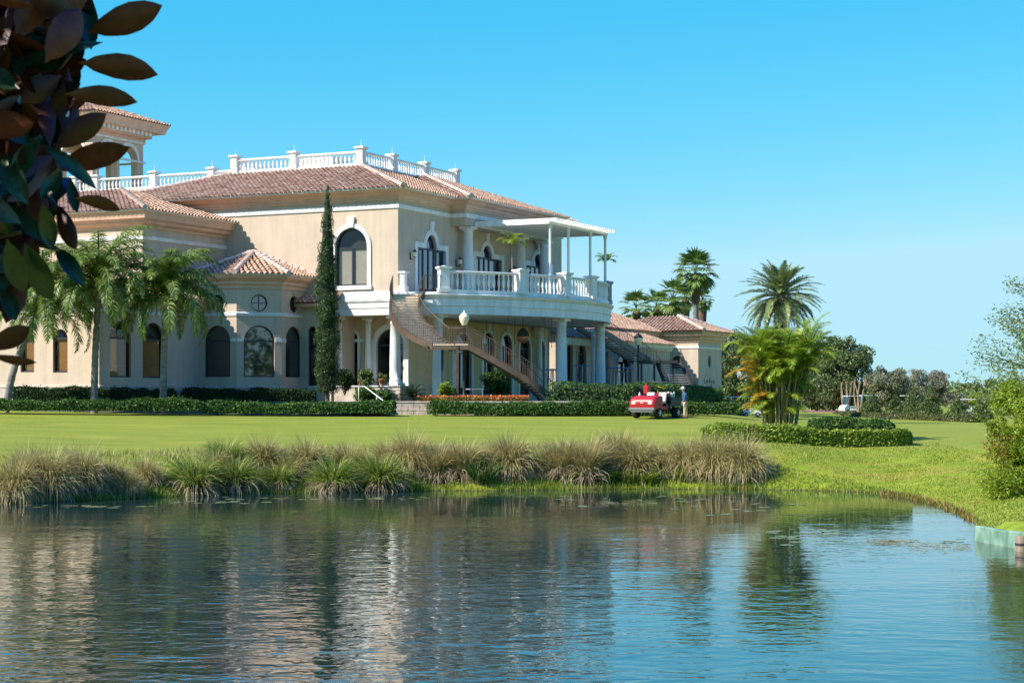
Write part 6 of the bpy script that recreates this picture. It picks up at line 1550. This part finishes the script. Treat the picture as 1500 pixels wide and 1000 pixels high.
def utility_vehicle():
    Y = 101.3; X = wx(960, Y); z = hz(X, Y); yaw = math.atan2(-.86, -.52)
    o = thing('utility_vehicle', 'red and black turf utility vehicle with pale seats and white wheels parked on the lawn', 'utility vehicle', (X, Y, z), yaw)
    hood = MB(); pr = [(1.62, .50), (1.66, .80), (1.60, 1.0), (1.42, 1.16), (1.0, 1.24), (.62, 1.22), (.62, .50)]
    for (y0, y1, k) in ((-.76, .76, 0),):
        m = len(pr); rows = []
        for yy, sh in ((-.76, .93), (-.70, .985), (-.55, 1.0), (.55, 1.0), (.70, .985), (.76, .93)):
            rows.append([(.62 + (x - .62) * sh, yy, .5 + (h - .5) * sh) for x, h in pr])
        vs = [p for r in rows for p in r]; fs = [(i*m+k, (i+1)*m+k, (i+1)*m+(k+1) % m, i*m+(k+1) % m) for i in range(5) for k in range(m)]; hood.add(vs, fs, False); hood.add(rows[0], [tuple(range(m))]); hood.add(rows[-1], [tuple(range(m))])
    hd = hood.build('hood', M['red'], o); bv = hd.modifiers.new('Bevel', 'BEVEL'); bv.width = .07; bv.segments = 4; bv.limit_method = 'ANGLE'; bv.angle_limit = rad(20); hd.data.polygons.foreach_set('use_smooth', [True] * len(hd.data.polygons))
    for y in (-.5, .5): mb = MB(); mb.cbox((1.645, y, .83), (.05, .24, .14), 0, .012); mb.build('headlight', M['wheelw'], hd)
    mb = MB(); mb.cbox((1.648, 0, .84), (.03, .16, .05), 0, .006); mb.build('badge', M['wheelw'], hd)
    mb = MB(); mb.cbox((1.655, .0, .83), (.014, .62, .12)); mb.build('grille', M['red'], hd)
    mb = MB(); mb.cbox((1.62, 0, .50), (.16, 1.58, .16), 0, .03); mb.cbox((1.3, 0, .40), (.7, 1.3, .12)); mb.build('bumper', mat('grey_bumper', (.17, .17, .18), .55), o)
    mb = MB(); mb.cbox((-.1, 0, .44), (3.1, .9, .16)); mb.cbox((.35, 0, .52), (.72, 1.44, .05)); mb.box((-.12, -.74, .40), (.10, .74, .78)); mb.build('chassis', M['plastic'], o)
    for y in (-.66, .66):
        mb = MB(); mb.cbox((.48, y * 1.06, .56), (.85, .1, .22), 0, .03); mb.cbox((.9, y * 1.09, .74), (.55, .14, .06), 0, .02); mb.build('side_panel', M['red'], o)
    for y in (-.36, .36):
        mb = MB(); mb.cbox((.12, y, .86), (.52, .50, .13), 0, .04); v0 = len(mb.v); mb.cbox((0, 0, 0), (.13, .48, .52), 0, .04)
        for i in range(v0, len(mb.v)):
            x, yy, zz = mb.v[i]; mb.v[i] = (-.16 + x - zz * .22, y + yy, 1.16 + zz)
        mb.build('seat', M['seat'], o)
    mb = MB(); mb.tube([(.62, .36, 1.05), (.45, .36, 1.2)], .02, 6); mb.tube([(.45 + .06 * math.sin(a), .36 + .17 * math.cos(a), 1.22 + .15 * math.sin(a)) for a in np.linspace(0, 2*PI, 15)], .018, 6); mb.build('steering_wheel', M['plastic'], o)
    mb = MB(); mb.tube([(-.36, -.7, .6), (-.36, -.7, 1.85), (-.36, -.58, 1.98), (-.36, .58, 1.98), (-.36, .7, 1.85), (-.36, .7, .6)], .032, 8); mb.build('roll_bar', M['black'], o)
    mb = MB(); mb.box((-1.72, -.72, .68), (-.42, .72, .74)); mb.box((-1.72, -.75, .74), (-.42, -.70, 1.13)); mb.box((-1.72, .70, .74), (-.42, .75, 1.13)); mb.box((-.47, -.70, .74), (-.42, .70, 1.16)); mb.box((-1.72, -.70, .74), (-1.67, .70, 1.13)); mb.box((-1.70, .75, 1.06), (-.44, .78, 1.10)); mb.build('cargo_bed', M['plastic'], o)
    mb = MB(); mb.cbox((-.62, -.05, 1.30), (.3, 1.2, .16), 0, .05); mb.build('red_tank', M['red'], o)
    mb = MB(); mb.cbox((-.9, .42, 1.2), (.45, .45, .5), 0, .12); mb.build('spray_tank', M['seat'], o)
    mb = MB(); mb.cbox((-.4, -.72, 1.55), (.34, .34, .5), 0, .05); mb.lathe([(.06, 1.8), (.06, 1.9)], (-.4, -.72, 0), 8); mb.build('fuel_can', M['red'], o)
    ye = mat('yellow_tool', (.75, .50, .03), .5); mb = MB(); mb.tube([(-.7, -.2, 1.3), (-.7, -.2, 1.75), (-.7, .15, 1.62), (-.7, .3, 1.66)], .03, 6); mb.build('tool_handle', ye, o)
    mb = MB(); mb.lathe([(.04, 1.14), (.05, 1.4), (.02, 1.46)], (-1.1, .6, 0), 8); mb.lathe([(.06, 1.2), (.07, 1.32), (.01, 1.44)], (.9, -.5, 0), 8); mb.build('bottle', M['seat'], o)
    for x, y, r, w in ((.98, .66, .29, .26), (.98, -.66, .29, .26), (-1.22, .66, .30, .34), (-1.22, -.66, .30, .34)): wheel(o, x, y, r, r, w)
utility_vehicle()

# ------------------------------------------------------------------ standing man
def skin_part(name, joints, bones, root, m, par, sub=2):
    me = bpy.data.meshes.new(name); names = list(joints); me.from_pydata([joints[k][0] for k in names], [(names.index(a), names.index(b)) for a, b in bones], []); me.materials.append(m)
    ob = bpy.data.objects.new(name, me); COL.objects.link(ob); ob.parent = par
    md = ob.modifiers.new('Skin', 'SKIN'); md.use_smooth_shade = True; sv = me.skin_vertices[0].data
    for i, k in enumerate(names):
        r = joints[k][1]; sv[i].radius = (r, r) if not isinstance(r, tuple) else r; sv[i].use_root = (k == root)
    sb = ob.modifiers.new('Sub', 'SUBSURF'); sb.levels = sub; sb.render_levels = sub; return ob
def man():
    Y = 100.9; X = wx(1003, Y); z = hz(X, Y)
    o = thing('person', 'man in a pale cap, navy shirt and khaki trousers standing beside the red vehicle', 'person', (X, Y, z), 0)
    # faces left (-x), slightly stooped, right arm hanging in front, left hand at the hip
    J = {'pel': ((.03, 0, .92), .10), 'wai': ((.03, 0, 1.04), .10), 'che': ((-.0, 0, 1.22), .11), 'shc': ((-.03, 0, 1.36), .07), 'nek': ((-.06, 0, 1.44), .055), 'hd0': ((-.09, 0, 1.52), .078), 'hd1': ((-.10, 0, 1.60), .092), 'hd2': ((-.095, 0, 1.665), .07),
         'nos': ((-.195, 0, 1.565), .016), 'jaw': ((-.155, 0, 1.515), .04)}
    B = [('pel', 'wai'), ('wai', 'che'), ('che', 'shc'), ('shc', 'nek'), ('nek', 'hd0'), ('hd0', 'hd1'), ('hd1', 'hd2'), ('hd1', 'nos'), ('hd0', 'jaw')]
    for s, sd in ((1, 'L'), (-1, 'R')):
        fx = .10 if s > 0 else -.05
        J.update({'hip' + sd: ((.03, s * .095, .86), .085), 'kne' + sd: ((.02 + fx * .4, s * .11, .48), .062), 'ank' + sd: ((.03 + fx, s * .11, .09), .042), 'toe' + sd: ((-.13 + fx, s * .12, .045), .036)})
        B += [('pel', 'hip' + sd), ('hip' + sd, 'kne' + sd), ('kne' + sd, 'ank' + sd), ('ank' + sd, 'toe' + sd)]
        el = (-.02, s * .26, 1.10) if s < 0 else (.05, s * .27, 1.11); wr = (-.13, s * .25, .86) if s < 0 else (-.10, s * .24, .90)
        hd = (wr[0] - .03, wr[1], wr[2] - .07)
        J.update({'sho' + sd: ((-.02, s * .17, 1.35), .05), 'elb' + sd: (el, .045), 'wri' + sd: (wr, .028), 'pal' + sd: (hd, .032)}); B += [('shc', 'sho' + sd), ('sho' + sd, 'elb' + sd), ('elb' + sd, 'wri' + sd), ('wri' + sd, 'pal' + sd)]
        for k, (dx, dz, L) in enumerate(((-.03, -.02, .06), (-.014, -.03, .085), (.004, -.03, .09), (.02, -.028, .08), (.034, -.022, .06))):
            J['f%d%s' % (k, sd)] = ((hd[0] + dx, hd[1] + s * .004, hd[2] + dz), .009); J['g%d%s' % (k, sd)] = ((hd[0] + dx * 1.4 - .01, hd[1] - s * .012, hd[2] + dz - L * .8), .0075); B += [('pal' + sd, 'f%d%s' % (k, sd)), ('f%d%s' % (k, sd), 'g%d%s' % (k, sd))]
    skin_part('body', J, B, 'pel', M['skin'], o)
    k = lambda n, r: (J[n][0], r)
    S = {'a': ((.03, 0, .86), .185), 'b': k('wai', .17), 'c': k('che', .185), 'd': k('shc', .13), 'n': ((-.05, 0, 1.43), .075)}; SB_ = [('a', 'b'), ('b', 'c'), ('c', 'd'), ('d', 'n')]
    for sd in 'LR':
        S['s' + sd] = k('sho' + sd, .09); S['e' + sd] = k('elb' + sd, .062); e, w = Vector(J['elb' + sd][0]), Vector(J['wri' + sd][0]); S['w' + sd] = (tuple(e.lerp(w, .8)), .046); SB_ += [('d', 's' + sd), ('s' + sd, 'e' + sd), ('e' + sd, 'w' + sd)]
    skin_part('shirt', S, SB_, 'a', M['shirt'], o)
    T = {'p': ((.03, 0, .96), .175), 'q': ((.03, 0, .86), .175)}; TB_ = [('p', 'q')]
    for sd in 'LR':
        T['h' + sd] = k('hip' + sd, .14); T['k' + sd] = k('kne' + sd, .088); a = Vector(J['ank' + sd][0]); T['a' + sd] = (tuple(a + Vector((0, 0, .02))), .072); TB_ += [('q', 'h' + sd), ('h' + sd, 'k' + sd), ('k' + sd, 'a' + sd)]
        mb = MB(); t = J['toe' + sd][0]; mb.cbox(((a.x + t[0]) / 2, (a.y + t[1]) / 2, .05), (.29, .11, .10), 0, .035); mb.build('boot', M['boot'], o)
    skin_part('trousers', T, TB_, 'p', M['khaki'], o)
    mb = MB(); mb.lathe([(.112, 1.605), (.116, 1.64), (.10, 1.70), (.06, 1.735), (.01, 1.745)], (-.095, 0, 0), 16); mb.cbox((-.225, 0, 1.607), (.14, .17, .018), 0, .006); mb.build('cap', M['cap'], o)
    for s in (-1, 1):
        mb = MB(); mb.lathe([(.002, -.01), (.011, 0), (.002, .01)], (-.182, s * .034, 1.59), 8); mb.build('eye', M['boot'], o)
man()

# ------------------------------------------------------------------ golf carts
def golf_cart():
    o = bpy.data.objects.new('golf_cart', None); COL.objects.link(o)
    mb = MB(); pr = [(1.22, .32), (1.26, .55), (1.15, .78), (.92, .92), (.72, .95), (.62, .40), (-.25, .38), (-.28, .62), (-1.0, .66), (-1.2, .55), (-1.2, .32)]; m = len(pr); vs = [(x, y, h) for y in (-.56, .56) for x, h in pr]
    mb.add(vs, [tuple(range(m)), tuple(range(m, 2*m))] + [(i, (i+1) % m, m + (i+1) % m, m + i) for i in range(m)]); mb.build('body', M['wheelw'], o)
    mb = MB(); mb.cbox((-.38, 0, .74), (.55, 1.04, .16), 0, .04); mb.cbox((-.68, 0, 1.05), (.12, 1.04, .42), 0, .04); mb.build('seat', M['seat'], o)
    mb = MB(); mb.cbox((-.12, 0, 1.88), (1.9, 1.16, .08), 0, .035); mb.build('roof', M['wheelw'], o)
    for y in (-.5, .5):
        for x0, x1 in ((.78, .62), (-.82, -.86)): mb = MB(); mb.tube([(x0, y, .7), (x1, y, 1.85)], .022, 6); mb.build('roof_post', M['black'], o)
    mb = MB(); mb.add([(.78, -.48, .95), (.78, .48, .95), (.64, .48, 1.78), (.64, -.48, 1.78)], [(0, 1, 2, 3)]); mb.build('windscreen', M['glass'], o)
    for y in (-.25, .25): mb = MB(); mb.lathe([(.13, .5), (.14, 1.1), (.16, 1.25), (.10, 1.35)], (-1.05, y, 0), 10); mb.build('golf_bag', M['plastic'], o)
    for x, y in ((.85, .48), (.85, -.48), (-.78, .48), (-.78, -.48)): wheel(o, x, y, .23, .23, .2)
    for y in (-.38, .38): mb = MB(); mb.cbox((1.24, y, .62), (.05, .16, .08), 0, .01); mb.build('headlight', M['glass'], o)
    return o
gc = golf_cart()
for i, (px, Y, yaw, lb) in enumerate(((1247, 198, 205, 'white golf cart facing left, nearest the red drive'), (1270, 207, 190, 'golf cart whose roof shows behind the nearest white one'), (1331, 200, 185, 'golf cart half hidden by the low dark conical shrub'), (1412, 184, 182, 'rightmost golf cart behind the conical shrub'),
        (1078, 172, 200, 'golf cart parked in the shade at the corner of the pavilion'), (1098, 176, 170, 'golf cart partly hidden by the golden palm fronds'))):
    o = gc if i == 0 else copy_tree(gc); X = wx(px, Y); o.location = (X, Y, hz(X, Y)); o.rotation_euler = (0, 0, rad(yaw)); tag(o, lb, 'golf cart', 'golf carts parked beyond the lawn')

# ------------------------------------------------------------------ lamps, heaters, small things
def lamp_post(label, px, pytop, Y, z):
    X = wx(px, Y); zt = wz(pytop, Y) - z; o = thing('street_lamp', label, 'lamp post', (X, Y, z)); mb = MB()
    mb.lathe([(.16, 0), (.17, .2), (.10, .3), (.085, .9), (.06, 1.1), (.05, zt - 1.05), (.09, zt - 1.0), (.05, zt - .92), (.12, zt - .82)], (0, 0, 0), 12); mb.build('post', M['black'], o)
    mb = MB(); mb.lathe([(.13, zt - .82), (.24, zt - .62), (.30, zt - .42), (.29, zt - .36)], (0, 0, 0), 14); mb.build('lamp_glass', M['lamp_glass'], o)
    mb = MB(); mb.lathe([(.31, zt - .36), (.29, zt - .28), (.16, zt - .12), (.05, zt - .06), (.045, zt), (.01, zt + .08)], (0, 0, 0), 14); mb.build('lamp_cap', M['lamp_glass' if px < 700 else 'black'], o)
lamp_post('garden lamp with a cream globe beside the curved staircase', 680, 456, 108.9, ZT); lamp_post('black lantern post in front of the steel staircase', 935, 487, 122, ZT)
for i, (px, Y, top, lb) in enumerate(((809, 124, 540, 'patio heater between the slim and the thick white columns'), (852.5, 127, 534, 'patio heater right of the thick white column'), (899.5, 126, 537, 'patio heater in front of the far column'), (919, 131, 538, 'patio heater beside the big arch at the end of the patio'))):
    X = wx(px, Y); h = wz(top, Y) - ZT - .05; o = thing('patio_heater', lb, 'patio heater', (X, Y, ZT + .05), .4, 'pyramid patio heaters'); mb = MB(); mb.cbox((0, 0, .32), (.62, .62, .64), 0, .03); mb.build('base', M['heater'], o)
    mb = MB()
    for sx, sy in ((1, 1), (1, -1), (-1, 1), (-1, -1)): mb.bar((.29 * sx, .29 * sy, .64), (.17 * sx, .17 * sy, h - .1), .04, .04)
    mb.build('frame', M['heater'], o); mb = MB(); mb.lathe([(.05, .64), (.05, h - .1)], (0, 0, 0), 10); mb.build('flame_tube', M['glass'], o); mb = MB(); mb.lathe([(.52, h - .1), (.50, h - .05), (.1, h)], (0, 0, 0), 4, False); mb.build('hood', M['heater'], o)
Y = 121.0; X = wx(766, Y); z = wz(500, Y); o = thing('pendant_lantern', 'copper bowl lantern hanging under the balcony', 'lantern', (X, Y, z)); mb = MB(); mb.lathe([(.12, -.12), (.34, 0), (.40, .22), (.42, .32)], (0, 0, 0), 16); mb.build('bowl', M['copper'], o)
mb = MB(); mb.lathe([(.42, .33), (.36, .62), (.18, .82), (.05, .9)], (0, 0, 0), 16); mb.build('smoke_cap', M['dark_steel'], o); mb = MB(); mb.tube([(0, 0, .9), (0, 0, ZE0 + .05 - z)], .02, 6); mb.build('chain', M['black'], o)
hc = 'thin dark cable hanging from the underside of the balcony'
for px, Y in ((713, 122), (722, 117), (744, 118), (754, 119), (797, 119), (803, 123), (808, 119), (838, 124)):
    X = wx(px, Y); L = random.uniform(1.6, 2.6); o = thing('hanging_cable', hc, 'cable', (X, Y, ZE0 - L), 0, 'cables hanging under the balcony'); mb = MB(); mb.tube([(0, 0, L + .04), (.01, 0, L * .5), (0, 0, 0)], .016, 5); mb.build('cable', M['black'], o); mb = MB(); mb.lathe([(.01, -.1), (.03, -.05), (.02, .02)], (0, 0, 0), 7); mb.build('hook', M['black'], o)
a, b = wp(525.5, 566, 109), wp(562, 587, 107.0); a.z = wz(566, 109); hr = thing('handrail', 'white metal handrail at the steps below the loggia', 'handrail', (a.x, a.y, ZT)); mb = MB(); mb.tube([(a.x, a.y, ZT - .05), a, (a.x + .35, a.y, a.z), b], .035, 7); mb.build('rail', M['wheelw'], hr, (a.x, a.y, ZT)); mb = MB(); mb.tube([(b.x, b.y, 2.7), (b.x, b.y, b.z)], .035, 7); mb.tube([(wx(552, 107.6), 107.6, ZT - .1), (wx(552, 107.6), 107.6, wz(580.5, 107.6))], .03, 7); mb.build('post', M['wheelw'], hr, (a.x, a.y, ZT))
# a table with chairs under the balcony
X, Y = wx(694, 117.5), 117.5; o = thing('patio_table', 'pale patio table under the balcony behind the stair posts', 'table', (X, Y, ZT + .05)); mb = MB(); mb.cbox((0, 0, .74), (1.3, .9, .05), 0, .01); mb.build('table_top', M['white'], o)
for sx, sy in ((1, 1), (1, -1), (-1, 1), (-1, -1)): mb = MB(); mb.box((.55 * sx - .03, .36 * sy - .03, 0), (.55 * sx + .03, .36 * sy + .03, .715)); mb.build('leg', M['white'], o)

# ------------------------------------------------------------------ magnolia at the left, close to the camera
def magnolia_mat():
    m, nt, b, out = new_mat('magnolia_leaf'); g = nt.nodes.new('ShaderNodeNewGeometry'); L = nt.links
    def rp(c):
        r = nt.nodes.new('ShaderNodeValToRGB'); r.color_ramp.elements[0].color = (*c[0], 1); r.color_ramp.elements[1].color = (*c[1], 1); L.new(g.outputs['Random Per Island'], r.inputs[0]); return r.outputs[0]
    top = rp([(.012, .035, .014), (.03, .07, .025)]); und = rp([(.04, .009, .006), (.13, .026, .012)])
    x = nt.nodes.new('ShaderNodeMix'); x.data_type = 'RGBA'; L.new(g.outputs['Backfacing'], x.inputs[0]); L.new(top, x.inputs[6]); L.new(und, x.inputs[7]); tcm = nt.nodes.new('ShaderNodeTexCoord'); nz = nt.nodes.new('ShaderNodeTexNoise'); nz.inputs['Scale'].default_value = 26; nz.inputs['Detail'].default_value = 6; L.new(tcm.outputs['Object'], nz.inputs['Vector'])
    rm = nt.nodes.new('ShaderNodeMapRange'); rm.inputs[1].default_value = .3; rm.inputs[2].default_value = .7; rm.inputs[3].default_value = .55; rm.inputs[4].default_value = 1.35; L.new(nz.outputs['Fac'], rm.inputs[0])
    vm = nt.nodes.new('ShaderNodeVectorMath'); vm.operation = 'SCALE'; L.new(x.outputs[2], vm.inputs[0]); L.new(rm.outputs[0], vm.inputs['Scale']); L.new(vm.outputs[0], b.inputs['Base Color'])
    rr = nt.nodes.new('ShaderNodeMapRange'); rr.inputs[3].default_value = .24; rr.inputs[4].default_value = .5; L.new(g.outputs['Backfacing'], rr.inputs[0]); L.new(rr.outputs[0], b.inputs['Roughness']); return m
def mag_leaf(base, tip, w, nrm, curl=.12, q=rng):
    b, t = np.array(base, float), np.array(tip, float); d = t - b; L = np.linalg.norm(d); T = d / L; n = np.array(nrm, float); n = n - T * n.dot(T); n /= np.linalg.norm(n); S = np.cross(T, n); k = 12; s = np.linspace(0, 1, k)
    prof = np.interp(s, [0, .06, .2, .45, .65, .85, .96, 1], [.04, .10, .62, .98, 1.0, .66, .2, 0.0]) * w / 2
    mid = b + T * (L * s)[:, None] + n * (curl * L * np.sin(s * PI))[:, None]; V = []
    for c, lift in ((-1, .26), (-.5, .07), (0, 0), (.5, .07), (1, .26)): V.append(mid + S * (prof * c)[:, None] + n * (prof * lift)[:, None])
    V = np.concatenate(V); i = np.arange(k - 1); F = np.concatenate([np.stack([(c+1)*k+i, (c+1)*k+i+1, c*k+i+1, c*k+i], 1) for c in range(4)]); return V, F
def magnolia():
    MX, MY = -2.35, 5.2; z0 = hz(MX, MY); o = thing('magnolia_tree', 'magnolia with big glossy dark leaves, brown beneath, hanging in at the top left', 'tree', (MX, MY, z0)); off = (MX, MY, z0); ps = []
    def P(px, py, Y): return np.array([wx(px, Y), Y, wz(py, Y)])
    LV = [(128,48,238,8,46,1),(116,92,232,110,40,1),(95,138,202,150,32,1),(58,172,132,140,30,1),(76,250,190,216,40,1),(78,218,156,166,36,1),(66,92,118,12,48,1),(-8,122,152,62,24,0),(-12,108,46,54,34,1),(22,50,72,-12,46,1),(-6,160,43,212,38,0),(62,212,142,278,22,0),(38,258,50,334,38,0),(108,290,177,308,22,1),(100,258,113,312,18,0),(62,296,76,366,28,0),(84,300,112,366,30,1),(80,362,124,420,24,0),(36,356,76,440,38,0),(-4,300,12,346,26,0),(-16,512,44,478,32,1),(-14,520,54,531,16,1),(4,420,24,470,24,0),(120,66,62,40,36,1),(90,110,30,150,34,1),(60,200,20,262,34,0),(30,215,96,236,30,1),(20,300,62,352,30,0),(92,246,60,292,28,0),(70,24,128,-20,44,1),(30,150,72,200,30,1),(5,225,42,300,34,0),(10,350,34,428,34,0),(118,122,70,172,30,1)]
    for bx, by, tx, ty, w, br in LV:
        Y = 4.9 + random.uniform(-.15, .2); n = np.array([random.uniform(-.3, .3), 1.0, .55]) if br else np.array([random.uniform(-.4, .2), -1.0, .5]); ps.append(mag_leaf(P(bx, by, Y), P(tx, ty, Y + random.uniform(-.06, .06)), w * Y / FPX, n, random.uniform(-.1, .12)))
    lim = lambda y: np.interp(y, [-60, 0, 60, 120, 180, 260, 300, 350, 400, 440, 470, 560], [150, 132, 126, 124, 104, 100, 94, 68, 36, 16, -10, -30])
    for i in range(1700):
        y = random.uniform(-220, 455); x = random.uniform(-420, 1) ** 1 + lim(y) - 10; Y = 5.0 + random.uniform(-.1, 1.1)
        if x < -60 and random.random() < .25: Y -= .5
        a = random.uniform(0, 6.28); l = random.uniform(58, 125); tx = x + l * math.cos(a); ty = y + l * math.sin(a) * .9
        if tx > lim(ty) + 14: tx = x - abs(l * math.cos(a)) * .8
        n = np.array([random.uniform(-.6, .6), random.choice((1, -1)) * 1.0, random.uniform(.2, .9)]); ps.append(mag_leaf(P(x, y, Y), P(tx, ty, Y + random.uniform(-.2, .2)), random.uniform(.055, .08), n, random.uniform(-.1, .12)))
    # the rest of the crown, outside the picture: it shades the leaves above
    for i in range(3600):
        d = unit(rng.normal(0, 1, 3)); c = np.array([-3.0, 4.6, 5.3]) + d * rng.uniform(.35, 1.0) * np.array([1.35, 1.9, 2.2])
        if c[0] / c[1] > -.30 and c[1] > .5 and c[2] < 4.9: continue
        if c[1] < .9: continue
        t = c + unit(rng.normal(0, 1, 3) + d * .8) * rng.uniform(.13, .2); ps.append(mag_leaf(c, t, rng.uniform(.06, .08), d + [0, 0, .6], .08))
    v, f = cat_np(ps); c = np_obj('crown', v, f, magnolia_mat(), o, off); c.data.polygons.foreach_set('use_smooth', np.ones(len(c.data.polygons), bool))
    mb = MB(); mb.tube([(MX - .3, MY, z0 - .2), (MX - .35, MY, z0 + 1.2), (MX - .5, MY, z0 + 3), (MX - .55, MY - .1, z0 + 5)], [.14, .11, .08, .03], 9)
    for bx, by, tx, ty in ((-500, 300, 20, 20), (-480, 380, 60, 110), (-460, 420, 60, 200), (-470, 430, 55, 270), (-500, 460, 30, 340), (-520, 520, -10, 505), (20, 20, 80, 60), (60, 110, 110, 60), (60, 200, 85, 250), (55, 270, 90, 310), (30, 340, 85, 365), (-480, 100, 40, -60)):
        limb_mesh(mb, P(bx, by, 5.2), P(tx, ty, 4.95), .022, .006, .06)
    mb.build('trunk', M['bark'], o, off)
magnolia()

# ------------------------------------------------------------------ sky, sun, camera
SUN_AZ = Vector((-.915, -.405)).normalized(); EL = rad(41)
sdir = Vector((SUN_AZ.x * math.cos(EL), SUN_AZ.y * math.cos(EL), math.sin(EL)))
w = bpy.data.worlds.new('World'); scene.world = w; w.use_nodes = True; nt = w.node_tree; bg = nt.nodes['Background']
sky = nt.nodes.new('ShaderNodeTexSky'); sky.sky_type = 'NISHITA'; sky.sun_disc = False; sky.sun_elevation = EL; sky.sun_rotation = math.atan2(sdir.x, sdir.y); sky.air_density = 1.0; sky.dust_density = .4; sky.ozone_density = 1.6; sky.altitude = 0
sp = nt.nodes.new('ShaderNodeSeparateColor'); cb = nt.nodes.new('ShaderNodeCombineColor'); nt.links.new(sky.outputs[0], sp.inputs[0])
for i, (a, p) in enumerate(((.048, 2.5), (1.13, .72), (2.9, .30))):
    pw_ = nt.nodes.new('ShaderNodeMath'); pw_.operation = 'POWER'; pw_.inputs[1].default_value = p; ml = nt.nodes.new('ShaderNodeMath'); ml.operation = 'MULTIPLY'; ml.inputs[1].default_value = a
    nt.links.new(sp.outputs[i], pw_.inputs[0]); nt.links.new(pw_.outputs[0], ml.inputs[0]); mn = nt.nodes.new('ShaderNodeMath'); mn.operation = 'MINIMUM'; mn.inputs[1].default_value = (2.4, 4.15, 9)[i]; nt.links.new(ml.outputs[0], mn.inputs[0]); nt.links.new(mn.outputs[0], cb.inputs[i])
z1_ = nt.nodes.new('ShaderNodeMath'); z1_.operation = 'POWER'; z1_.inputs[1].default_value = 1.7; nt.links.new(sp.outputs[1], z1_.inputs[0])
z2_ = nt.nodes.new('ShaderNodeMath'); z2_.operation = 'MULTIPLY'; z2_.inputs[1].default_value = .46; nt.links.new(z1_.outputs[0], z2_.inputs[0])
z3_ = nt.nodes.new('ShaderNodeMath'); z3_.operation = 'MINIMUM'; nt.links.new(z2_.outputs[0], z3_.inputs[0]); nt.links.new(cb.inputs[1].links[0].from_socket, z3_.inputs[1]); nt.links.new(z3_.outputs[0], cb.inputs[1])
nt.links.new(cb.outputs[0], bg.inputs[0]); bg.inputs[1].default_value = .124
sl_ = bpy.data.lights.new('sun', 'SUN'); sl_.energy = 4.8; sl_.angle = rad(.5); sl_.color = (1.0, .945, .86); so = bpy.data.objects.new('sun', sl_); COL.objects.link(so); so.rotation_euler = (-sdir).to_track_quat('-Z', 'Y').to_euler(); so.location = sdir * 200
cam = bpy.data.cameras.new('camera'); cam.sensor_width = 36; cam.lens = 36 * FPX / 1500; cam.shift_y = (YH - 500) / 1500; cam.clip_start = .1; cam.clip_end = 9000
co = bpy.data.objects.new('camera', cam); COL.objects.link(co); co.location = (0, 0, HC); co.rotation_euler = (PI / 2, 0, 0); scene.camera = co
cam.dof.use_dof = True; cam.dof.focus_distance = 100; cam.dof.aperture_fstop = 14
scene.view_settings.view_transform = 'Standard'; scene.view_settings.look = 'None'; scene.view_settings.gamma = 1; scene.view_settings.exposure = .7
scene.cycles.max_bounces = 8; scene.cycles.transparent_max_bounces = 12; scene.cycles.caustics_reflective = False; scene.cycles.caustics_refractive = False
scene.cycles.use_denoising = True
